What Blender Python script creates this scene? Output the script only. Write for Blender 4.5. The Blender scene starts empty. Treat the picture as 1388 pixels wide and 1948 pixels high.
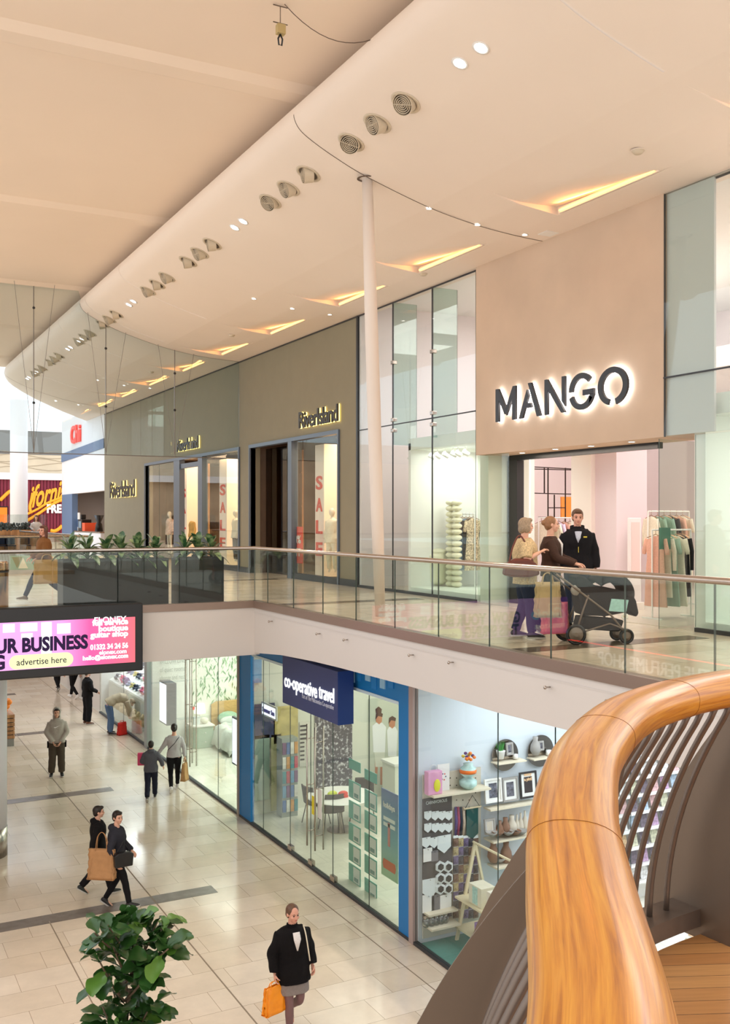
import bpy, bmesh, math, random
import numpy as np
from mathutils import Vector, Matrix
R = math.radians
random.seed(7)
scn = bpy.context.scene
COL = scn.collection

# ---------------------------------------------------------------- camera geometry (35 mm lens, level, eye 1.65 m over the upper floor)
TH = math.atan(1006/1900.0); ST, CT = math.sin(TH), math.cos(TH)
EYE = 1.65
F = 1900.0
def ray(px, py):
    u = (px-694)/F
    return Vector((ST+CT*u, CT-ST*u, (986-py)/F))
ORG = Vector((0, 0, EYE))
def on_x(px, py, X):
    d = ray(px, py); return ORG + d*(X/d.x)
def on_y(px, py, Y):
    d = ray(px, py); return ORG + d*(Y/d.y)
def on_z(px, py, Z):
    d = ray(px, py); return ORG + d*((Z-EYE)/d.z)
def at_depth(px, py, D):
    return ORG + ray(px, py)*D
def Yof(px, X):
    d = ray(px, 986); return X*d.y/d.x
def cam2w(xc, zc, z):           # camera-aligned plan metres -> world
    return Vector((zc*ST+xc*CT, zc*CT-xc*ST, z))

cam_d = bpy.data.cameras.new('camera'); cam = bpy.data.objects.new('camera', cam_d); COL.objects.link(cam)
cam.location = ORG; cam.rotation_euler = (R(90), 0, -TH)
cam_d.sensor_fit = 'AUTO'; cam_d.sensor_width = 36; cam_d.lens = F/1948*36
cam_d.shift_y = 12/1948.0; cam_d.clip_start = 0.05; cam_d.clip_end = 400
scn.camera = cam
scn.view_settings.view_transform = 'Standard'; scn.view_settings.look = 'None'
scn.view_settings.gamma = 1; scn.view_settings.use_curve_mapping = False
scn.cycles.max_bounces = 8; scn.cycles.diffuse_bounces = 4; scn.cycles.glossy_bounces = 4
scn.cycles.transparent_max_bounces = 40; scn.cycles.transmission_bounces = 4
scn.cycles.caustics_reflective = False; scn.cycles.caustics_refractive = False
scn.cycles.sample_clamp_indirect = 4.0
scn.cycles.use_denoising = True
scn.view_settings.exposure = .31

# ---------------------------------------------------------------- materials
def lin(c):
    return tuple(((v/255)/12.92 if v/255 <= .04045 else ((v/255+.055)/1.055)**2.4) for v in c[:3])
MATS = {}
def _new(name):
    m = bpy.data.materials.new(name); m.use_nodes = True
    nt = m.node_tree; b = nt.nodes['Principled BSDF']
    return m, nt, b
def mat(name, rgb, rough=.6, metal=0., var=0., scale=8., bump=0., bscale=None, emit=None, es=1., spec=.5, coat=0.):
    """plain or slightly mottled procedural material"""
    if name in MATS: return MATS[name]
    m, nt, b = _new(name); N = nt.nodes; L = nt.links
    c = lin(rgb)
    b.inputs['Base Color'].default_value = (*c, 1); b.inputs['Roughness'].default_value = rough
    b.inputs['Metallic'].default_value = metal; b.inputs['Specular IOR Level'].default_value = spec
    b.inputs['Coat Weight'].default_value = coat
    if var or bump:
        tc = N.new('ShaderNodeTexCoord')
        nz = N.new('ShaderNodeTexNoise'); nz.inputs['Scale'].default_value = scale; nz.inputs['Detail'].default_value = 5
        L.new(tc.outputs['Object'], nz.inputs['Vector'])
        if var:
            cr = N.new('ShaderNodeValToRGB')
            cr.color_ramp.elements[0].position = .3; cr.color_ramp.elements[1].position = .7
            cr.color_ramp.elements[0].color = (*[v*(1-var) for v in c], 1)
            cr.color_ramp.elements[1].color = (*[min(1, v*(1+var)) for v in c], 1)
            L.new(nz.outputs['Fac'], cr.inputs[0]); L.new(cr.outputs[0], b.inputs['Base Color'])
        if bump:
            n2 = N.new('ShaderNodeTexNoise'); n2.inputs['Scale'].default_value = bscale or scale*4; n2.inputs['Detail'].default_value = 4
            L.new(tc.outputs['Object'], n2.inputs['Vector'])
            bp = N.new('ShaderNodeBump'); bp.inputs['Strength'].default_value = bump; bp.inputs['Distance'].default_value = .02
            L.new(n2.outputs['Fac'], bp.inputs['Height']); L.new(bp.outputs[0], b.inputs['Normal'])
    if emit is not None:
        b.inputs['Emission Color'].default_value = (*lin(emit), 1); b.inputs['Emission Strength'].default_value = es
    MATS[name] = m; return m
def glow(name, rgb, s=1.):
    if name in MATS: return MATS[name]
    m, nt, b = _new(name)
    b.inputs['Base Color'].default_value = (0, 0, 0, 1)
    b.inputs['Specular IOR Level'].default_value = 0
    b.inputs['Emission Color'].default_value = (*lin(rgb), 1); b.inputs['Emission Strength'].default_value = s
    MATS[name] = m; return m
def glass(name, tint=(222, 236, 230), refl=1., base=.045):
    if name in MATS: return MATS[name]
    m = bpy.data.materials.new(name); m.use_nodes = True; nt = m.node_tree; N = nt.nodes; L = nt.links
    N.clear(); out = N.new('ShaderNodeOutputMaterial')
    t = N.new('ShaderNodeBsdfTransparent'); t.inputs[0].default_value = (*lin(tint), 1)
    g = N.new('ShaderNodeBsdfGlossy'); g.inputs['Roughness'].default_value = 0.0; g.inputs[0].default_value = (1, 1, 1, 1)
    lw = N.new('ShaderNodeLayerWeight'); lw.inputs[0].default_value = .5
    p = N.new('ShaderNodeMath'); p.operation = 'POWER'; p.inputs[1].default_value = 5
    q = N.new('ShaderNodeMath'); q.operation = 'MULTIPLY_ADD'; q.inputs[1].default_value = .9*refl; q.inputs[2].default_value = base
    q.use_clamp = True
    mx = N.new('ShaderNodeMixShader')
    L.new(lw.outputs['Facing'], p.inputs[0]); L.new(p.outputs[0], q.inputs[0]); L.new(q.outputs[0], mx.inputs[0])
    L.new(t.outputs[0], mx.inputs[1]); L.new(g.outputs[0], mx.inputs[2]); L.new(mx.outputs[0], out.inputs[0])
    MATS[name] = m; return m
def tiles(name, c1, c2, grout, bw, bh, rough=.15, rot=0., mortar=.004, bump=.0, off=.5, blotch=.1):
    m, nt, b = _new(name); N = nt.nodes; L = nt.links
    tc = N.new('ShaderNodeTexCoord'); mp = N.new('ShaderNodeMapping'); mp.inputs['Rotation'].default_value = (0, 0, rot)
    L.new(tc.outputs['Object'], mp.inputs[0])
    br = N.new('ShaderNodeTexBrick'); br.offset = off
    br.inputs['Scale'].default_value = 1; br.inputs['Mortar Size'].default_value = mortar; br.inputs['Mortar Smooth'].default_value = .1
    br.inputs['Brick Width'].default_value = bw; br.inputs['Row Height'].default_value = bh; br.inputs['Bias'].default_value = 0
    br.inputs['Color1'].default_value = (*lin(c1), 1); br.inputs['Color2'].default_value = (*lin(c2), 1); br.inputs['Mortar'].default_value = (*lin(grout), 1)
    L.new(mp.outputs[0], br.inputs['Vector'])
    nz = N.new('ShaderNodeTexNoise'); nz.inputs['Scale'].default_value = 1.6; nz.inputs['Detail'].default_value = 8; nz.inputs['Roughness'].default_value = .65
    L.new(tc.outputs['Object'], nz.inputs['Vector'])
    mr = N.new('ShaderNodeMapRange'); mr.inputs[1].default_value = .3; mr.inputs[2].default_value = .7; mr.inputs[3].default_value = 1-blotch; mr.inputs[4].default_value = 1+blotch*.6
    L.new(nz.outputs['Fac'], mr.inputs[0])
    mm = N.new('ShaderNodeMix'); mm.data_type = 'RGBA'; mm.blend_type = 'MULTIPLY'; mm.inputs[0].default_value = 1
    L.new(br.outputs['Color'], mm.inputs[6]); L.new(mr.outputs[0], mm.inputs[7]); L.new(mm.outputs[2], b.inputs['Base Color'])
    b.inputs['Roughness'].default_value = rough
    n3 = N.new('ShaderNodeTexNoise'); n3.inputs['Scale'].default_value = 3.; n3.inputs['Detail'].default_value = 3
    L.new(tc.outputs['Object'], n3.inputs['Vector'])
    m3 = N.new('ShaderNodeMapRange'); m3.inputs[3].default_value = rough*.6; m3.inputs[4].default_value = rough*1.5
    L.new(n3.outputs['Fac'], m3.inputs[0]); L.new(m3.outputs[0], b.inputs['Roughness'])
    MATS[name] = m; return m
def wood(name, c1, c2, c3, along=(1.2, 16., 16.), coord='UV', rough=.25, coat=.6):
    m, nt, b = _new(name); N = nt.nodes; L = nt.links
    tc = N.new('ShaderNodeTexCoord'); mp = N.new('ShaderNodeMapping'); mp.inputs['Scale'].default_value = along
    L.new(tc.outputs[coord], mp.inputs[0])
    n1 = N.new('ShaderNodeTexNoise'); n1.inputs['Scale'].default_value = 2.0; n1.inputs['Detail'].default_value = 7; n1.inputs['Distortion'].default_value = .8
    L.new(mp.outputs[0], n1.inputs['Vector'])
    n2 = N.new('ShaderNodeTexNoise'); n2.inputs['Scale'].default_value = 14; n2.inputs['Detail'].default_value = 3
    L.new(mp.outputs[0], n2.inputs['Vector'])
    ad = N.new('ShaderNodeMath'); ad.operation = 'MULTIPLY_ADD'; ad.inputs[1].default_value = .22; L.new(n2.outputs['Fac'], ad.inputs[0]); L.new(n1.outputs['Fac'], ad.inputs[2])
    cr = N.new('ShaderNodeValToRGB'); e = cr.color_ramp.elements
    e[0].position = .38; e[0].color = (*lin(c1), 1); e[1].position = .78; e[1].color = (*lin(c3), 1)
    k = e.new(.58); k.color = (*lin(c2), 1)
    L.new(ad.outputs[0], cr.inputs[0]); L.new(cr.outputs[0], b.inputs['Base Color'])
    b.inputs['Roughness'].default_value = rough; b.inputs['Coat Weight'].default_value = coat; b.inputs['Coat Roughness'].default_value = .12
    MATS[name] = m; return m

# ---------------------------------------------------------------- mesh builder
class MB:
    def __init__(s): s.v = []; s.f = []; s.m = []; s.uv = {}
    def add(s, vs, fs, mi=0):
        o = len(s.v); s.v += [tuple(v) for v in vs]; s.f += [tuple(i+o for i in f) for f in fs]; s.m += [mi]*len(fs); return s
    def box(s, a, b, mi=0, edge=None, axis=0):
        x0, y0, z0 = (min(a[i], b[i]) for i in range(3)); x1, y1, z1 = (max(a[i], b[i]) for i in range(3))
        vs = [(x0,y0,z0),(x1,y0,z0),(x1,y1,z0),(x0,y1,z0),(x0,y0,z1),(x1,y0,z1),(x1,y1,z1),(x0,y1,z1)]
        fs = [(0,3,2,1),(4,5,6,7),(0,1,5,4),(1,2,6,5),(2,3,7,6),(3,0,4,7)]
        o = len(s.v); s.v += vs
        nax = [2,2,1,0,1,0]
        for f, ax in zip(fs, nax):
            s.f.append(tuple(i+o for i in f)); s.m.append(mi if (edge is None or ax == axis) else edge)
        return s
    def obox(s, c, ax, ay, az, mi=0):           # oriented box: centre and three half vectors
        c, ax, ay, az = Vector(c), Vector(ax), Vector(ay), Vector(az)
        vs = [c+ax*i+ay*j+az*k for k in (-1, 1) for (i, j) in ((-1,-1),(1,-1),(1,1),(-1,1))]
        return s.add(vs, [(0,3,2,1),(4,5,6,7),(0,1,5,4),(1,2,6,5),(2,3,7,6),(3,0,4,7)], mi)
    def bar(s, a, b, w, h=None, up=(0,0,1), mi=0):   # square bar between two points
        a, b = Vector(a), Vector(b); d = (b-a); L_ = d.length
        if L_ < 1e-6: return s
        d.normalize(); up = Vector(up)
        if abs(d.dot(up)) > .98: up = Vector((1,0,0))
        sd = d.cross(up).normalized(); u2 = sd.cross(d).normalized()
        return s.obox((a+b)/2, d*L_/2, sd*w/2, u2*(h or w)/2, mi)
    def tube(s, pts, r, n=10, mi=0, cap=True, flat=1., up=(0,0,1), rz=None):
        """loft of elliptical rings; r scalar/list; flat: ratio of the second axis (scalar/list)"""
        pts = [Vector(p) for p in pts]; k = len(pts)
        r = [r]*k if not hasattr(r, '__len__') else r
        fl = [flat]*k if not hasattr(flat, '__len__') else flat
        o = len(s.v); prev = None
        for i, p in enumerate(pts):
            t = (pts[min(i+1, k-1)]-pts[max(i-1, 0)])
            if t.length < 1e-9: t = Vector((0,0,1))
            t.normalize()
            if prev is None:
                u = Vector(up)
                if abs(t.dot(u)) > .95: u = Vector((1,0,0))
                a = (u - t*u.dot(t)).normalized()
            else:
                a = (prev - t*prev.dot(t)).normalized()
            prev = a; b = t.cross(a)
            for j in range(n):
                th = 2*math.pi*j/n
                s.v.append(tuple(p + a*(math.cos(th)*r[i]) + b*(math.sin(th)*r[i]*fl[i])))
        for i in range(k-1):
            for j in range(n):
                s.f.append((o+i*n+j, o+i*n+(j+1)%n, o+(i+1)*n+(j+1)%n, o+(i+1)*n+j)); s.m.append(mi)
        if cap:
            s.f.append(tuple(o+j for j in reversed(range(n)))); s.m.append(mi)
            s.f.append(tuple(o+(k-1)*n+j for j in range(n))); s.m.append(mi)
        return s
    def lathe(s, prof, c=(0,0,0), n=24, mi=0, ax=(1,0,0), az=(0,0,1), closed=False):
        """prof: (radius, height) pairs around axis az through c"""
        c = Vector(c); az = Vector(az).normalized(); ax = Vector(ax); ax = (ax-az*ax.dot(az)).normalized(); ay = az.cross(ax)
        o = len(s.v); k = len(prof)
        for (r_, h) in prof:
            for j in range(n):
                th = 2*math.pi*j/n
                s.v.append(tuple(c+az*h+ax*(math.cos(th)*max(r_, 1e-4))+ay*(math.sin(th)*max(r_, 1e-4))))
        for i in range(k-1 if not closed else k):
            i2 = (i+1) % k
            for j in range(n):
                s.f.append((o+i*n+j, o+i*n+(j+1)%n, o+i2*n+(j+1)%n, o+i2*n+j)); s.m.append(mi)
        if not closed:
            s.f.append(tuple(o+j for j in reversed(range(n)))); s.m.append(mi)
            s.f.append(tuple(o+(k-1)*n+j for j in range(n))); s.m.append(mi)
        return s
    def ell(s, c, r, n=14, m=9, mi=0, M=None):
        c = Vector(c); o = len(s.v); rx, ry, rz = r
        def P(x, y, z):
            v = Vector((x*rx, y*ry, z*rz))
            if M is not None: v = M @ v
            return tuple(c+v)
        s.v.append(P(0,0,1))
        for i in range(1, m):
            ph = math.pi*i/m
            for j in range(n):
                th = 2*math.pi*j/n
                s.v.append(P(math.sin(ph)*math.cos(th), math.sin(ph)*math.sin(th), math.cos(ph)))
        s.v.append(P(0,0,-1)); e = o+1+(m-1)*n
        for j in range(n):
            s.f.append((o, o+1+j, o+1+(j+1)%n)); s.m.append(mi)
            s.f.append((e, e-n+(j+1)%n, e-n+j)); s.m.append(mi)
        for i in range(m-2):
            for j in range(n):
                a = o+1+i*n
                s.f.append((a+j, a+n+j, a+n+(j+1)%n, a+(j+1)%n)); s.m.append(mi)
        return s
    def prism(s, poly, org, ax, ay, d, mi=0, emi=None):
        """2-D polygon (ax, ay axes) extruded by vector d"""
        org, ax, ay, d = Vector(org), Vector(ax), Vector(ay), Vector(d); n = len(poly)
        a = sum(poly[i][0]*poly[(i+1)%n][1]-poly[(i+1)%n][0]*poly[i][1] for i in range(n))
        if (a > 0) == (ax.cross(ay).dot(d) > 0): pass
        else: poly = poly[::-1]
        o = len(s.v)
        for k in (0, 1):
            for (x, y) in poly: s.v.append(tuple(org+ax*x+ay*y+d*k))
        s.f.append(tuple(o+i for i in reversed(range(n)))); s.m.append(mi)
        s.f.append(tuple(o+n+i for i in range(n))); s.m.append(mi)
        for i in range(n):
            s.f.append((o+i, o+(i+1)%n, o+n+(i+1)%n, o+n+i)); s.m.append(mi if emi is None else emi)
        return s
    def sheet(s, fn, nu, nv, mi=0, thick=None):
        o = len(s.v)
        for i in range(nu+1):
            for j in range(nv+1): s.v.append(tuple(fn(i/nu, j/nv)))
        for i in range(nu):
            for j in range(nv):
                a = o+i*(nv+1)+j; s.f.append((a, a+nv+1, a+nv+2, a+1)); s.m.append(mi)
        return s
    def mesh(s, name):
        me = bpy.data.meshes.new(name); me.from_pydata(s.v, [], s.f); return me
    def build(s, name, mats, parent=None, smooth=False, bevel=0., loc=None, solid=0., sub=0):
        if not isinstance(mats, (list, tuple)): mats = [mats]
        me = s.mesh(name)
        for m in mats: me.materials.append(m)
        me.polygons.foreach_set('material_index', s.m)
        if smooth: me.polygons.foreach_set('use_smooth', [True]*len(me.polygons))
        me.update()
        o = bpy.data.objects.new(name, me); COL.objects.link(o)
        if parent is not None: o.parent = parent
        if loc is not None: o.location = loc
        if solid:
            md = o.modifiers.new('solid', 'SOLIDIFY'); md.thickness = solid; md.offset = 0
        if bevel:
            md = o.modifiers.new('bevel', 'BEVEL'); md.width = bevel; md.segments = 2; md.limit_method = 'ANGLE'
        if sub:
            md = o.modifiers.new('sub', 'SUBSURF'); md.levels = sub; md.render_levels = sub
        return o
def tag(o, label=None, cat=None, group=None, kind=None):
    if label: o['label'] = label
    if cat: o['category'] = cat
    if group: o['group'] = group
    if kind: o['kind'] = kind
    return o
def thing(name, label, cat, loc=(0,0,0), rz=0., group=None):
    o = bpy.data.objects.new(name, None); COL.objects.link(o); o.empty_display_size = .1
    o.location = loc; o.rotation_euler = (0, 0, rz); return tag(o, label, cat, group)
def struct(name, mb, m, **k):
    o = mb.build(name, m, **k); o['kind'] = 'structure'; return o
def dup(root, loc=None, rz=None, label=None, group=None, rot=None):
    r = root.copy(); COL.objects.link(r)
    if loc is not None: r.location = loc
    if rz is not None: r.rotation_euler = (0, 0, rz)
    if rot is not None: r.rotation_euler = rot
    if label: r['label'] = label
    if group: r['group'] = group
    for ch in list(root.children):
        c = ch.copy(); COL.objects.link(c); c.parent = r
        for g in list(ch.children):
            d = g.copy(); COL.objects.link(d); d.parent = c
    return r
def text(s_, name, size, m, org, ax, up, parent=None, ext=.01, bold=0., sx=1., shear=0., align='LEFT', lsp=1., width=None, spacing=1.):
    """writing as a solid mesh; org = left end of the base line, ax = reading direction, up = up direction"""
    cu = bpy.data.curves.new(name, 'FONT'); cu.body = s_; cu.size = size; cu.extrude = ext; cu.offset = bold
    cu.shear = shear; cu.align_x = align; cu.space_line = lsp; cu.resolution_u = 3; cu.space_character = spacing
    t = bpy.data.objects.new(name, cu); COL.objects.link(t)
    dg = bpy.context.evaluated_depsgraph_get(); me = bpy.data.meshes.new_from_object(t.evaluated_get(dg))
    bpy.data.objects.remove(t); bpy.data.curves.remove(cu)
    n = len(me.vertices); co = np.empty(n*3); me.vertices.foreach_get('co', co); co = co.reshape(-1, 3)
    if width:
        w_ = co[:,0].max()-co[:,0].min(); co[:,0] -= co[:,0].min(); sx = width/w_
    co[:,0] *= sx
    ax = Vector(ax).normalized(); up = Vector(up).normalized(); nn = ax.cross(up)
    B = np.array([ax, up, nn]); co = co@B + np.array(Vector(org))
    me.vertices.foreach_set('co', co.ravel()); me.materials.clear()
    for mm in (m if isinstance(m, (list, tuple)) else [m]): me.materials.append(mm)
    me.update(); me.name = name
    o = bpy.data.objects.new(name, me); COL.objects.link(o)
    if parent is not None: o.parent = parent
    return o
def smoothpts(P, k=8):
    """Catmull-Rom through points"""
    P = [Vector(p) for p in P]; out = []
    for i in range(len(P)-1):
        a = P[max(i-1, 0)]; b = P[i]; c = P[i+1]; d = P[min(i+2, len(P)-1)]
        for j in range(k):
            t = j/k
            out.append(.5*((2*b)+(c-a)*t+(2*a-5*b+4*c-d)*t*t+(3*b-a-3*c+d)*t**3))
    out.append(P[-1]); return out
def area(loc, sx, sy, power, rgb=(255,255,255), rot=(0,0,0), name='shop_light', spread=180):
    l = bpy.data.lights.new(name, 'AREA'); l.shape = 'RECTANGLE'; l.size = sx; l.size_y = sy; l.energy = power; l.color = lin(rgb)
    l.spread = R(spread)
    o = bpy.data.objects.new(name, l); COL.objects.link(o); o.location = loc; o.rotation_euler = rot; return o

# palette
XU, XR, XL, ZL = 11.05, 6.85, 7.98, -5.0
M_cream = mat('cream_ceiling_paint', (236, 222, 209), .75, var=.015, scale=.6)
M_upceil = mat('ceiling_paint', (240, 222, 204), .8, var=.02, scale=.4)
M_fascia = mat('fascia_paint', (212, 205, 200), .45, var=.01, scale=.5)
M_white = mat('white_paint', (236, 234, 230), .6)
M_warmwhite = mat('warm_white_paint', (240, 228, 222), .6)
M_steel = mat('brushed_steel', (178, 168, 160), .22, 1., var=.04, scale=30)
M_bronze = mat('bronze_steel', (118, 104, 94), .42, .6, var=.05, scale=20)
M_brass = mat('brass_steel', (176, 140, 104), .25, 1.)
M_dark = mat('charcoal_frame', (38, 38, 42), .4)
M_black = mat('black_plastic', (18, 17, 19), .35)
M_groove = mat('dark_groove', (104, 88, 76), .9)
M_bluegrey = mat('blue_grey_frame', (92, 104, 120), .4)
M_glass = glass('clear_glass', (248, 252, 250), base=.03)
M_rail_glass = glass('balustrade_glass', (240, 245, 242), base=.034)
M_edge = mat('glass_edge', (70, 84, 78), .3)
M_spot = glow('lamp_glow', (255, 250, 244), 12)
M_orange = glow('amber_lamp_glow', (255, 172, 84), 5.5)
# ================================================================ WORLD AND SHELL
w = bpy.data.worlds.new('world'); scn.world = w; w.use_nodes = True
nt = w.node_tree; N = nt.nodes; L = nt.links; bg = N['Background']
tc = N.new('ShaderNodeTexCoord'); sp = N.new('ShaderNodeSeparateXYZ'); L.new(tc.outputs['Generated'], sp.inputs[0])
mr = N.new('ShaderNodeMapRange'); mr.inputs[1].default_value = -.2; mr.inputs[2].default_value = .85
L.new(sp.outputs['Y'], mr.inputs[0])
cr = N.new('ShaderNodeValToRGB'); cr.color_ramp.elements[0].color = (1.0, .965, .925, 1); cr.color_ramp.elements[1].color = (.90, .95, 1.0, 1)
L.new(mr.outputs[0], cr.inputs[0]); L.new(cr.outputs[0], bg.inputs[0]); bg.inputs[1].default_value = 1.45

M_floorL = tiles('polished_stone_tile', (229, 214, 196), (218, 200, 178), (170, 150, 128), .92, .61, .13)
M_floorU = tiles('polished_upper_tile', (238, 222, 202), (224, 206, 182), (164, 146, 126), .9, .6, .14)
mb = MB().box((-14, -8, ZL-.4), (XL, 110, ZL)); struct('floor_lower', mb, M_floorL)
mb = MB().box((XL, 4, ZL-.4), (19, 60, ZL)); struct('floor_shop', mb, tiles('pale_shop_tile', (236, 234, 222), (228, 226, 212), (200, 198, 186), .6, .6, .12))
# dark inlay bands
M_band = mat('grey_stone_band', (112, 100, 92), .25, var=.2, scale=6)
for i, Y0 in enumerate((9.6, 17.1, 24.6, 32.1, 39.6, 47.1)):
    struct('trim_%d' % (i+1), MB().box((-14, Y0-.19, ZL), (6.0, Y0+.19, ZL+.003)), M_band)
M_joint = mat('floor_joint', (140, 124, 106), .6)
struct('trim_7', MB().box((4.88, -8, ZL), (4.90, 110, ZL+.004)), M_joint)
struct('trim_8', MB().box((7.45, -8, ZL), (7.465, 60, ZL+.004)), M_joint)
struct('trim_9', MB().box((3.1, -8, ZL), (3.115, 17, ZL+.004)), M_joint)
# upper slabs
up = MB().box((XR+.02, -4, -.5), (20, 110, 0)); struct('floor_upper', up, M_floorU)
struct('floor_bridge', MB().box((-14, 17.32, -.5), (XR+.02, 31.2, 0)), M_floorU)
struct('floor_far', MB().box((-14, 45, -.5), (XR+.02, 110, 0)), M_floorU)
# dark band on the upper floor
for k, Y0 in enumerate((10.1, 17.6, 25.1)):
    struct('trim_%d' % (10+k), MB().box((XR+.1, Y0-.19, 0), (10.6, Y0+.19, .003)), mat('brown_stone_band', (104, 88, 72), .2, var=.2, scale=6))

# ---- fascia of the walkway: lower edge drops into a haunch near the corner
pts = [(489, 1243), (536, 1246), (600, 1258.5), (651, 1271), (788, 1307.5), (947, 1355), (1099, 1393), (1500, 1530)]
fpts = [on_x(a, b, XR) for a, b in pts]
prof = [(p.y, p.z) for p in fpts]; prof = [(17.28, prof[0][1])] + prof[1:] + [(-4, -.6)]
poly = [(17.28, .02)] + prof + [(-4, .02)]
f = MB().prism([(a, b) for a, b in poly], (XR-.02, 0, 0), (0, 1, 0), (0, 0, 1), (.1, 0, 0))
struct('wall_fascia_walkway', f, M_fascia)
f = MB().box((-14, 17.26, -.87), (XR+.08, 17.4, .02)); struct('wall_fascia_bridge', f, M_fascia)
f = MB()
for (ya, za), (yb, zb) in zip(prof[:-1], prof[1:]):   # underside of the walkway
    f.add([(XR, ya, za+.01), (XR, yb, zb+.01), (XL+.3, yb, zb+.01), (XL+.3, ya, za+.01), (XR, ya, za+.06), (XR, yb, zb+.06), (XL+.3, yb, zb+.06), (XL+.3, ya, za+.06)],
          [(0,1,2,3), (7,6,5,4), (0,4,5,1), (1,5,6,2), (2,6,7,3), (3,7,4,0)])
struct('ceiling_walkway', f, M_fascia)
struct('ceiling_bridge', MB().box((-14, 17.4, -.87), (XL+.2, 31.2, -.8)), M_fascia)
struct('ceiling_shop', MB().box((XL+.3, 4, -.75), (19, 60, -.5)), M_white)
# capping strip under the glass (bronze shoe)
M_shoe = mat('balustrade_shoe', (150, 130, 118), .35, .5)
struct('trim_13', MB().box((XR-.05, -4, .0), (XR+.1, 17.3, .13)), M_shoe)
struct('trim_14', MB().box((-14, 17.24, .0), (XR+.1, 17.38, .13)), M_shoe)
struct('trim_18', MB().prism([(0, 0), (.5, 0), (.5, .012), (0, .012)], (XR-.022, -4, -.1), (0, 42.5, 0), (0, 0, 1), (-.006, 0, 0)), M_fascia)

# ---- ceilings
CPTS = [(11.05, 6.51), (10.3, 6.54), (9.54, 6.61), (8.61, 6.77), (7.48, 7.08), (6.9, 7.30), (6.5, 7.49), (6.3, 7.62), (6.21, 7.76), (6.2, 7.88), (6.25, 7.99), (6.42, 8.05), (7.2, 8.07)]
cs = [(p.x, p.y) for p in smoothpts([(a, b, 0) for a, b in CPTS], 7)]
def soffit_z(x):
    for (xa, za), (xb, zb) in zip(CPTS[:9], CPTS[1:9]):
        if xb <= x <= xa: return za+(zb-za)*(xa-x)/(xa-xb)
    return 6.5
YS = [10.54+.03+i*4.0 for i in range(-3, 9)]   # near end of each amber strip
YS = [6.35, 10.54, 14.87, 18.43, 22.5, 26.3, 30.1, 34.1, 38.1, 42.1]
def pocket(x, y):
    for y0 in YS:
        A = (10.28, y0-.25); B = (10.28, y0+2.25); C = (8.75, y0+2.25)
        d = (B[1]-C[1])*(A[0]-C[0])+(C[0]-B[0])*(A[1]-C[1])
        a = ((B[1]-C[1])*(x-C[0])+(C[0]-B[0])*(y-C[1]))/d
        b = ((C[1]-A[1])*(x-C[0])+(A[0]-C[0])*(y-C[1]))/d
        c = 1-a-b
        if a >= -1e-6 and b >= -1e-6 and c >= -1e-6: return .13*b*min(1, (a+b)*1.1)
    return 0
xs = []
x = 11.05
while x > 10.283: xs.append(x); x -= .0361
xs.append(10.2805); x = 10.28
while x > 8.6: xs.append(x); x -= .036
grid = [(x, soffit_z(x)) for x in xs] + [p for p in cs if p[0] < 8.62 or (p[0] < 8 and p[1] > 7)]
ys = sorted([round(float(q), 4) for q in np.arange(-4, 43.0, .05)]+[y0+2.25 for y0 in YS if y0 < 40]+[y0+2.2505 for y0 in YS if y0 < 40]) + [43+7.55*math.sin(math.pi/2*i/16) for i in range(0, 17)]
sb = MB(); ng = len(grid)
for y in ys:
    k = 1.0 if y <= 43 else math.sqrt(max(0, 1-((y-43)/7.6)**2))
    for (x, z) in grid:
        dz = pocket(x, y) if x > 8.6 else 0
        sb.v.append((11.05-(11.05-x)*k, y, z+dz))
for i in range(len(ys)-1):
    for j in range(ng-1):
        a = i*ng+j; sb.f.append((a, a+1, a+ng+1, a+ng)); sb.m.append(0)
sof = struct('ceiling_soffit', sb, M_cream); 
for p in sof.data.polygons: p.use_smooth = sof.data.vertices[p.vertices[0]].co.x < 8.6
# joints across the soffit
def joint(Y, name):
    j = MB(); pr = [p for p in cs if p[1] < 7.95]
    for (xa, za), (xb, zb) in zip(pr[:-1], pr[1:]):
        n = Vector((zb-za, 0, -(xb-xa))).normalized()
        if n.z > 0: n = -n
        j.add([(xa+n.x*.002, Y-.006, za+n.z*.004), (xb+n.x*.002, Y-.006, zb+n.z*.004), (xb+n.x*.002, Y+.006, zb+n.z*.004), (xa+n.x*.002, Y+.006, za+n.z*.004)], [(0, 1, 2, 3)])
    struct(name, j, M_groove, solid=.004)
joint(14.03, 'trim_15'); joint(29.2, 'trim_16'); joint(44.0, 'trim_17')
# upper ceiling and its ribs (left open out of view, an assumed gap that lets sky light in)
struct('ceiling_upper', MB().box((-.6, -4, 8.27), (12, 46, 8.4)), M_upceil)
for i, Y0 in enumerate((-.5, 6.9, 14.2, 21.8, 29.3, 36.2, 43.1)):
    struct('ceiling_rib_%d' % (i+1), MB().prism([(0, 0), (.16, -.09), (.5, -.09), (.72, 0)], (-.6, Y0-.3, 8.27), (0, 1, 0), (0, 0, 1), (12, 0, 0)), M_upceil)
# far bright atrium roof, held over the far hall
struct('wall_top_right', MB().box((XU, 21.2, 6.76), (XU+.3, 46.8, 8.3)), M_cream)
struct('wall_top_shops', MB().box((XU+.02, -4, 6.54), (XU+.3, 21.2, 8.3)), M_cream)

sky_l = area((2.5, 53.5, 9.6), 9, 6, 900, (214, 234, 255), name='atrium_skylight'); sky_l.rotation_euler = (R(-48), 0, R(-25))
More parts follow.
